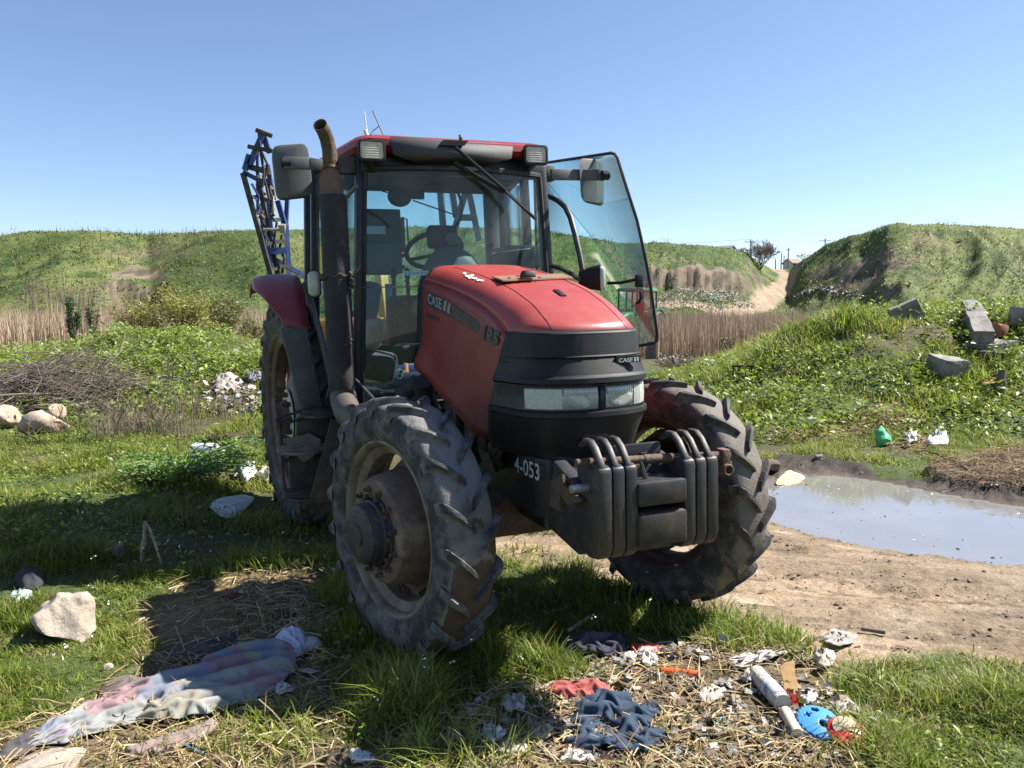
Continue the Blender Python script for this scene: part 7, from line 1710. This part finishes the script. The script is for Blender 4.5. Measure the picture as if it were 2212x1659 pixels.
# bits of packaging, white and clear
WRAP = mat('dirty_white_wrap', (.46, .44, .40), .6, 0, (.42, .38, .33), 9, (.45, .7))
PAPER = mat('grubby_paper', (.40, .365, .31), .85, 0, (.34, .30, .25), 10, (.45, .7))
for vs, m_, lab, nm, amp, sd in (
    ([(1560, 1450), (1600, 1430), (1650, 1420), (1700, 1418), (1690, 1432), (1640, 1445), (1590, 1458)], WRAP, 'large flat off white sheet beside the grass tuft', 'plastic_sheet', .03, 31),
    ([(1745, 1440), (1765, 1418), (1800, 1425), (1805, 1450), (1775, 1462)], PAPER, 'crumpled whitish paper next to the cardboard piece', 'paper', .05, 32),
    ([(1375, 1450), (1390, 1428), (1415, 1432), (1425, 1450), (1405, 1462)], WRAP, 'bunched white plastic bag near the orange tube', 'plastic_bag', .06, 33),
    ([(1340, 1440), (1355, 1425), (1375, 1432), (1370, 1450)], WRAP, 'small pale bag left of the bunched white bag', 'plastic_bag', .04, 34),
    ([(1035, 1610), (1045, 1585), (1075, 1595), (1100, 1605), (1080, 1625), (1050, 1628)], WPL, 'torn white plastic scrap right of the purple tube', 'plastic_scrap', .05, 35),
    ([(1060, 1650), (1085, 1620), (1130, 1622), (1150, 1640), (1110, 1660)], PAPER, 'flat pale paper sheet in front of the torn plastic', 'paper', .03, 36),
    ([(1075, 1545), (1090, 1525), (1130, 1520), (1140, 1545), (1105, 1560)], WRAP, 'whitish crumpled wrapper left of the red cloth', 'wrapper', .05, 37),
    ([(1140, 1600), (1165, 1585), (1200, 1595), (1190, 1620), (1150, 1620)], mat('brown_wrapper', (.28, .21, .14), .7, 0, (.4, .33, .25), 12), 'brownish wrapper between the torn plastic and the jeans', 'wrapper', .05, 38),
    ([(1200, 1655), (1230, 1640), (1280, 1645), (1290, 1665), (1230, 1672)], WRAP, 'white quilted scrap at the bottom edge below the jeans', 'plastic_scrap', .03, 39),
    ([(745, 1655), (760, 1640), (800, 1648), (815, 1665), (770, 1675)], WPL, 'white wrapper at the bottom edge left of centre', 'wrapper', .04, 40),
    ([(1800, 1545), (1820, 1535), (1850, 1538), (1855, 1560), (1820, 1570)], PAPER, 'crumpled off white paper behind the blue toy plate', 'paper', .05, 41),
    ([(1730, 1525), (1745, 1515), (1765, 1520), (1760, 1535), (1740, 1540)], WPL, 'small white scrap right of the red tassels', 'plastic_scrap', .035, 42),
    ([(1600, 1478), (1620, 1462), (1650, 1470), (1640, 1490), (1610, 1495)], PAPER, 'torn grey paper left of the bubble wrap roll', 'paper', .05, 43),
    ([(1500, 1520), (1540, 1500), (1570, 1510), (1550, 1535), (1515, 1540)], PAPER, 'torn newspaper in the straw behind the jeans', 'paper', .05, 44),
    ([(1770, 1395), (1800, 1368), (1840, 1375), (1855, 1395), (1830, 1405), (1795, 1405)], mat('cracked_grey_sheet', (.34, .32, .29), .85, 0, (.26, .24, .21), 9), 'cracked grey sheet lying on the dirt track', 'sheet', .012, 45),
    ([(640, 1462), (665, 1455), (690, 1462), (670, 1472)], PAPER, 'small flat paper right of the dyed cloth', 'paper', .01, 46),
    ([(585, 1500), (610, 1490), (640, 1500), (635, 1512), (600, 1515)], WRAP, 'pale wrapper at the right end of the dyed cloth', 'wrapper', .03, 47),
    ([(1250, 1440), (1275, 1428), (1300, 1440), (1280, 1452)], mat('earthy_scrap', (.10, .085, .07), .9), 'dark earthy scrap in the grass below the weights', 'scrap', .03, 48),
    ([(455, 1100), (470, 1085), (520, 1078), (548, 1080), (540, 1100), (505, 1125), (470, 1120)], mat('white_sacking', (.62, .60, .56), .8, 0, (.5, .48, .44), 12), 'white sacking spread half in the shade left of the rear wheel', 'sack', .05, 49),
    ([(505, 1040), (520, 1018), (545, 1012), (556, 1040), (530, 1052)], WPL, 'upright white plastic piece beside the rear wheel', 'plastic_scrap', .10, 50),
    ([(550, 1040), (565, 1022), (600, 1020), (608, 1045), (580, 1055)], mat('black_white_sheet', (.55, .54, .52), .7, 0, (.05, .05, .05), 3, (.48, .52)), 'black and white plastic sheet at the foot of the rear wheel', 'plastic_sheet', .06, 51),
    ([(460, 845), (470, 820), (500, 812), (525, 830), (515, 850), (480, 855)], mat('grey_sacking', (.36, .33, .29), .85, 0, (.2, .17, .15), 9), 'pale grey sacks half buried before the leafy mound', 'sack', .20, 52),
    ([(530, 820), (548, 808), (568, 815), (566, 830), (540, 832)], mat('ribbed_grey_plastic', (.16, .16, .17), .6, 0, (.08, .08, .08), 22), 'ribbed dark grey plastic piece before the leafy mound', 'plastic_piece', .12, 53),
    ([(1675, 1050), (1690, 1028), (1715, 1022), (1738, 1035), (1730, 1045), (1700, 1052)], mat('yellow_rag_cloth', (.55, .42, .16), .8, 0, (.5, .45, .36), 14, (.45, .55)), 'crumpled yellow and cream rag at the edge of the puddle', 'rag', .035, 54),
    ([(1945, 960), (1955, 945), (1985, 950), (1990, 968), (1960, 972)], WPL, 'white plastic bag beside the green bag', 'plastic_bag', .12, 55),
    ([(2000, 972), (2015, 955), (2045, 952), (2048, 970), (2020, 980)], WPL, 'white plastic bag right of the other white bag', 'plastic_bag', .13, 56),
    ([(1550, 785), (1560, 778), (1570, 782), (1562, 792)], WPL, 'white scrap in the grass left of the right mound', 'plastic_scrap', .06, 57),
    ([(20, 1300), (40, 1290), (70, 1292), (68, 1310), (35, 1318)], mat('pale_blue_wrap', (.42, .52, .52), .5, 0, (.5, .5, .48), 12), 'pale bluish wrapper in the grass left of the boulder', 'wrapper', .05, 58),
    ([(30, 1262), (60, 1250), (95, 1255), (90, 1280), (50, 1285)], fabric('black_bag', (.03, .03, .035)), 'dark bag in the shade behind the boulder', 'bag', .10, 59),
    ([(118, 1180), (135, 1165), (185, 1190), (180, 1205), (140, 1200)], fabric('dark_teal_board', (.05, .065, .07)), 'dark flat board in the shaded grass', 'board', .03, 60),
    ([(600, 1385), (630, 1360), (665, 1362), (660, 1385), (625, 1392)], mat('brown_board', (.17, .105, .07), .8, 0, (.11, .07, .05), 9), 'brown board scrap behind the lilac cloth', 'board', .012, 61),
    ([(640, 1372), (700, 1350), (760, 1350), (758, 1365), (700, 1378)], mat('tan_board', (.22, .15, .085), .8, 0, (.15, .10, .06), 7), 'long brown board lying beside the near front wheel', 'board', .008, 62),
    ([(1395, 1330), (1410, 1320), (1428, 1325), (1425, 1338), (1405, 1342)], fabric('maroon_scrap', (.16, .05, .06)), 'maroon scrap in the shade below the far front wheel', 'scrap', .03, 63),
    ([(480, 1300), (500, 1290), (530, 1295), (520, 1305)], fabric('dark_red_scrap', (.12, .025, .025)), 'dark red scrap on the shaded straw', 'scrap', .02, 64)):
    (crumple(nm, vs, m_, lab, nm.replace('_', ' '), amp * .7, 14, 12, sd, .002, .022) if nm in ('rag', 'sack', 'bag') else scrap(nm, vs, m_, lab, nm.replace('_', ' '), amp * (.75 if vs[0][1] > 1250 else 1.0), sd, .022))
# green bag standing up in the grass
p, w_, hh_ = pr((1912, 965), 38, 46); b = MB()
gp_ = [p + np.array([-w_ * .5, 0, 0]), p + np.array([w_ * .5, .02, .02]), p + np.array([w_ * .42, .05, hh_ * .45]), p + np.array([-w_ * .05, .08, hh_ * .95]), p + np.array([-w_ * .5, .05, hh_ * .75])]
g_ = []
for i in range(11):
    row = []
    for j in range(11):
        s, t = i / 10, j / 10; q = (gp_[0] * (1 - s) + gp_[1] * s) * (1 - t) + ((gp_[4] * (1 - s) + gp_[2] * s) + (gp_[3] - (gp_[4] + gp_[2]) / 2) * (1 - abs(2 * s - 1))) * t
        row.append(q + np.array([0, .05 * (float(vnoise(s * 5, t * 5, 3)) - .5) - .06 * math.sin(math.pi * t) * math.sin(math.pi * s), .0]))
    g_.append(row)
b.sheet(g_); tag(b.build('plastic_bag', mat('green_bag_plastic', (.10, .50, .22), .3, 0, (.06, .36, .15), 8), thick=.004), 'bright green plastic bag in the grass beyond the puddle', 'plastic bag')
# bottles
def bottle(v, a0, ln, r_, m_, label, capm=None, ribs=True):
    p = G(v); o = empty('bottle', p, 0, label, 'bottle'); ax = np.array([math.cos(a0), math.sin(a0), .03]); b = MB()
    pf = [(0, r_ * .7), (.02 * ln, r_ * .95), (.10 * ln, r_)] + [(t * ln, r_ * (1 - (.05 if (i % 2 and ribs) else 0))) for i, t in enumerate(np.linspace(.15, .66, 9))] + [(.74 * ln, r_ * .96), (.86 * ln, r_ * .55), (.92 * ln, r_ * .32), (1.0 * ln, r_ * .32)]
    b.lathe(pf, np.array([-ax[0] * ln / 2, -ax[1] * ln / 2, r_ * .95]), ax, 18, True); b.build('body', m_, o, angle=60)
    b = MB(); b.lathe([(.96 * ln, r_ * .36), (1.04 * ln, r_ * .36), (1.05 * ln, 0)], np.array([-ax[0] * ln / 2, -ax[1] * ln / 2, r_ * .95]), ax, 12); b.build('cap', capm or WPL, o); return o
CLEAR = mat('clear_bottle_plastic', (.62, .66, .68), .15, 0, (.50, .54, .56), 9, spec=.6)
bottle((450, 993), R(-14), .34, .085, CLEAR, 'big clear plastic bottle lying in the grass left of the rear wheel')
bottle((1752, 920), R(-22), .34, .055, WPL, 'white bottle lying in the grass beyond the puddle')
# straight tubes and rolls
def roll(nm, v0, v1, r_, m_, label, cat, ribs=0, capm=None, sq=1.0):
    a, c = G(v0), G(v1); a[2] += r_ * .9 + .012; c[2] += r_ * .9 + .012; b = MB(); n = 24; d = c - a; pts = [a + d * i / n for i in range(n + 1)]
    b.tube(pts, [r_ * (1 + (.06 * math.sin(i * 2.1) if ribs else .0)) for i in range(n + 1)], 18); o = tag(b.build(nm, m_, angle=50), label, cat)
    if capm is not None:
        b = MB(); b.lathe([(-.004, r_ * .6), (-.004, r_ * 1.04), (.006, r_ * 1.04)], c, d, 18); b.build('end_ring', capm, o)
    return o
roll('tube', (1428, 1466), (1507, 1473), .0165, mat('orange_plastic', (.75, .13, .02), .35, 0, (.6, .10, .02), 12), 'bright orange plastic tube lying in the rubbish', 'tube', 0, mat('blue_plastic', (.08, .30, .60), .35))
rl = roll('foam_roll', (1632, 1476), (1690, 1545), .036, mat('bubble_foam', (.62, .57, .49), .6, 0, (.50, .45, .38), 14, bump=1.0, bscale=45), 'whitish roll of bubble foam pointing towards the camera', 'roll', 1)
b = MB(); a, c = G((1660, 1510)), G((1686, 1540)); a[2] += .0455; c[2] += .0455; b.tube([a, c], .0385, 18, False); b.build('printed_label', mat('printed_label_film', (.55, .56, .60), .4, 0, (.14, .18, .34), 26, (.52, .58), col3=(.7, .7, .7), scale3=40, mix3=(.55, .6)), rl)
roll('paper_roll', (1695, 1560), (1722, 1610), .024, mat('cream_tube_paper', (.62, .54, .42), .8, 0, (.48, .40, .30), 9), 'cream paper tube in front of the bubble foam roll', 'roll', 1)
roll('tube', (978, 1595), (1003, 1612), .0125, mat('purple_plastic', (.14, .06, .50), .3, 0, (.10, .05, .38), 14), 'short purple plastic tube on the straw', 'tube', 1)
for k, (v0, v1, lab) in enumerate((((1860, 1368), (1912, 1378), 'dark stick lying on the dirt track'), ((1225, 1375), (1275, 1342), 'pale stick in the grass below the weights'), ((540, 1530), (600, 1505), 'thin straw coloured stick across the dyed cloth'), ((1120, 1640), (1100, 1600), 'broken stick beside the paper sheet'), ((1470, 1490), (1600, 1520), 'long dry stick in the straw behind the jeans'), ((880, 1600), (700, 1570), 'dry stem in the straw before the near wheel'))):
    roll('stick', v0, v1, (.010, .010, .004, .006, .008, .004)[k], (TWIG, mat('pale_wood', (.42, .34, .25), .85, 0, (.3, .23, .17), 12))[k in (1, 2, 3)], lab, 'stick', 1)
p = G((1520, 1395)); 
for k, (v_, rz) in enumerate((((1553, 1396), .3), ((1563, 1397), .1))):
    q = G(v_); b = MB(); b.lathe([(0, .013), (.045, .015), (.045, .012), (.002, .011), (.002, 0)], q + np.array([0, 0, .008]), (.3, .2, .9), 14); tag(b.build('cup', mat('smoky_plastic', (.34, .35, .36), .3)), ('small grey plastic cup beside the grass tuft, left of its twin', 'small grey plastic cup beside the grass tuft, right of its twin')[k], 'cup')
# cardboard, red tray, sandal sole
p0 = [G(v) for v in ((1688, 1500), (1732, 1506), (1732, 1480))]; b = MB(); q = [np.array(G((1692, 1508))) + np.array([0, 0, .01]), np.array(G((1722, 1512))) + np.array([0, 0, .01])]
ux = (q[1] - q[0]); upv_ = np.array([.01, .09, .11]); cb = [q[0], q[0] + ux * .6 - upv_ * .05, q[1], q[1] + upv_ * .35 + ux * .1, q[1] + upv_ * .62 - ux * .05, q[1] + upv_ * 1.0 + ux * .12, q[0] + upv_ * .95 + ux * .5, q[0] + upv_ * .8 - ux * .05, q[0] + upv_ * .4 + ux * .08]
b.prism(cb, (.002, -.004, .002)); tag(b.build('cardboard', mat('tan_cardboard', (.50, .30, .13), .85, 0, (.40, .24, .11), 8, bump=.15, bscale=50)), 'torn tan cardboard propped up beside the bubble foam roll', 'cardboard')
p = G((1393, 1416)); REDP = mat('red_plastic', (.55, .035, .03), .35, 0, (.42, .03, .03), 12)
o = empty('tray', p, R(-8), 'red plastic tray with a worn grey face lying by the dark garment', 'tray'); b = MB(); b.box((0, 0, .018), (.135, .075, .026), rotm(R(25), 0, 0)); b.build('shell', REDP, o, bevel=.006); b = MB(); b.box((.012, -.006, .0325), (.085, .036, .002), rotm(R(25), 0, 0)); b.build('worn_face', mat('worn_grey_face', (.38, .36, .35), .7), o)
# blue toy plate with shaped holes, red scalloped lid
def toy(v, wpx, dpx, m_, label, holes, teeth, tilt):
    p, w, d = pr(v, wpx, dpx); o = empty('toy_plate', p, 0, label, 'toy'); Nn_ = 64; b = MB()
    def dome(x, y): return .022 * (1 - .8 * (x * x + y * y))
    def hole_shape(kind, a):
        if kind == 'cross': k = a % (math.pi / 2); return .8 if (k < .42 or k > 1.15) else .45
        if kind == 'hex': return .86 * math.cos(math.pi / 6) / math.cos((a % (math.pi / 3)) - math.pi / 6)
        if kind == 'star': return .95 - .5 * abs(((a * 5 / (2 * math.pi)) % 1) - .5) * 2
        return .85
    gn = 46; V = []; F = []; id_ = {}
    xs_ = np.linspace(-1, 1, gn)
    bm = bmesh.new(); vv = {}
    for i, x in enumerate(xs_):
        for j, y in enumerate(xs_): vv[i, j] = (x, y)
    def ok(x, y):
        r = math.hypot(x, y); a = math.atan2(y, x)
        if r > (1 - (.05 if teeth and (a * 22 / 6.283) % 1 > .6 else 0)): return False
        for hx, hy, hr, kind in holes:
            dx, dy = x - hx, y - hy
            if math.hypot(dx, dy) < hr * hole_shape(kind, math.atan2(dy, dx) % 6.283): return False
        return True
    for i in range(gn - 1):
        for j in range(gn - 1):
            if ok((xs_[i] + xs_[i + 1]) / 2, (xs_[j] + xs_[j + 1]) / 2):
                f = []
                for a, c in ((i, j), (i + 1, j), (i + 1, j + 1), (i, j + 1)):
                    if (a, c) not in id_:
                        x, y = vv[a, c]; id_[a, c] = len(V); V.append((x * w / 2, y * d / 2, .045 + dome(x, y) + tilt * y - .012 * (-y if tilt == 0 else 0)))
                    f.append(id_[a, c])
                F.append(tuple(f))
    bm.free(); b.add(V, F); b.build('plate', m_, o, thick=.012)
    b = MB(); b.loft([[(w / 2 * k * math.cos(a), d / 2 * k * math.sin(a), z + tilt * math.sin(a) * k) for a in np.linspace(0, 6.283, 49)[:-1]] for k, z in ((1.0, .050), (1.03, .036), (1.02, .0))], True, False); b.build('rim', m_, o); return o
toy((1768, 1588), 92, 100, mat('light_blue_plastic', (.07, .28, .66), .35, 0, (.06, .24, .55), 8), 'blue oval toy plate with cut out shapes among the rubbish', [(-.45, .25, .24, 'cross'), (.02, .55, .24, 'round'), (.48, .0, .22, 'star'), (.05, -.35, .26, 'hex')], True, .018)
toy((1826, 1612), 80, 70, REDP, 'red scalloped toy lid in front of the blue toy plate', [], True, .022)
p, w, d = pr((1826, 1612), 60, 44); b = MB(); b.loft([[p + np.array([w / 2 * k * math.cos(a), d / 2 * k * math.sin(a), z + .022 * k * math.sin(a)]) for a in np.linspace(0, 6.283, 33)[:-1]] for k, z in ((.02, .078), (.6, .075), (1.0, .069), (1.0, .060))], True, True); tag(b.build('lid_liner', mat('tan_liner', (.42, .34, .24), .8, 0, (.34, .26, .18), 10)), 'round tan liner lying inside the red toy lid', 'liner')
def tassel(v, n_, l, m_, label, cat):
    p = G(v); b = MB()
    for k in range(n_):
        a = random.uniform(0, 6.28); q = p + np.array([random.gauss(0, .006), random.gauss(0, .006), .012]); b.tube([q, q + np.array([math.cos(a) * l * .6, math.sin(a) * l * .5, .02 + .02 * random.random()]), q + np.array([math.cos(a) * l, math.sin(a) * l * .8, random.uniform(.0, .015)])], [.003, .0025, .001], 4)
    return tag(b.build('tassel', m_), label, cat)
tassel((1708, 1530), 34, .05, REDP, 'tangle of red plastic ribbon by the bubble foam roll', 'ribbon')
tassel((1690, 1600), 60, .035, mat('navy_bristles', (.02, .025, .05), .8), 'tuft of dark navy bristles in front of the paper tube', 'tuft')
STR = mat('blue_twine', (.10, .34, .52), .6)
def twine(vs, label, r_=.003):
    b = MB(); P = [G(v) + np.array([0, 0, .02 + .012 * random.random()]) for v in vs]; b.tube(P, r_, 5); return tag(b.build('twine', STR), label, 'twine')
twine([(338, 1635), (345, 1622), (365, 1618), (400, 1625), (440, 1642)], 'strand of blue twine near the bottom edge'); twine([(345, 1622), (360, 1606), (385, 1598)], 'short blue twine crossing the faded brown rag'); twine([(490, 1555), (520, 1545), (560, 1535)], 'thin blue twine in front of the dyed cloth', .002)
twine([(1540, 1590), (1560, 1565), (1590, 1570), (1570, 1585), (1550, 1600)], 'tangled blue twine in the straw right of the jeans', .0025)
# small unsorted scraps
P_ = poly([(985, 1580), (1040, 1500), (1200, 1480), (1340, 1410), (1480, 1400), (1560, 1420), (1740, 1410), (1830, 1540), (1880, 1659), (1000, 1690)]); lo = P_.min(0); hi = P_.max(0); n = 5000
x = rng.uniform(lo[0], hi[0], n); y = rng.uniform(lo[1], hi[1], n); k = inside(P_, x, y) & (fbm(x * 3, y * 3, 151) > .45); x, y = x[k], y[k]; n = len(x)
sc = np.array([(.40, .38, .34), (.28, .24, .20), (.10, .085, .075), (.20, .145, .10), (.32, .25, .17), (.20, .21, .22), (.13, .105, .085)])[rng.integers(0, 7, n)] * rng.uniform(.7, 1.15, (n, 1))
leaves_obj('litter', x, y, h(x, y) + rng.uniform(.008, .03, n), rng.uniform(.012, .07, n) * rng.uniform(.5, 1, n), sc, FLAT, 'small torn scraps of paper, plastic and leaves in the straw', 'litter', asp=.8, flat=.25)
n = 16000; x, y = sector(n, 3.0, 7.0, 1050, 2372); t_, m_, s_, d_, s2 = masks(x, y); al = x * .96 - y * .20; ac = y * .96 + x * .20; k = (t_ > .6) & (rng.uniform(0, 1, n) < .04 + .9 * sstep(.55, .68, fbm(al * 4, ac * 24, 78, 4))); pdv = sdist(PUDDLE, x, y); k &= pdv > .03; x, y = x[k], y[k]; n = len(x)
leaves_obj('clods', x, y, h(x, y) + .004, rng.uniform(.006, .022, n) * rng.choice([1, 1, 1, 1.8], n), np.array([(.12, .09, .065), (.18, .135, .095), (.30, .235, .17)])[rng.integers(0, 3, n)], FLAT, 'crumbs of earth and straw on the dirt track', 'clods', asp=.6, flat=.15)

n = 420; x = rng.uniform(PUDDLE[:, 0].min(), 6.5, n); y = rng.uniform(4.9, 7.6, n); k = sdist(PUDDLE, x, y) < -.04; k &= rng.uniform(0, 1, n) < np.exp(sdist(PUDDLE, x, y) * 1.6) + .06; x, y = x[k], y[k]; n = len(x)
leaves_obj('flecks', x, y, np.full(n, -.050), rng.uniform(.008, .035, n), np.array([(.30, .26, .2), (.16, .13, .1), (.45, .44, .4)])[rng.integers(0, 3, n)], FLAT, 'flecks of straw and scum floating on the puddle', 'flecks', asp=.5, flat=.02)
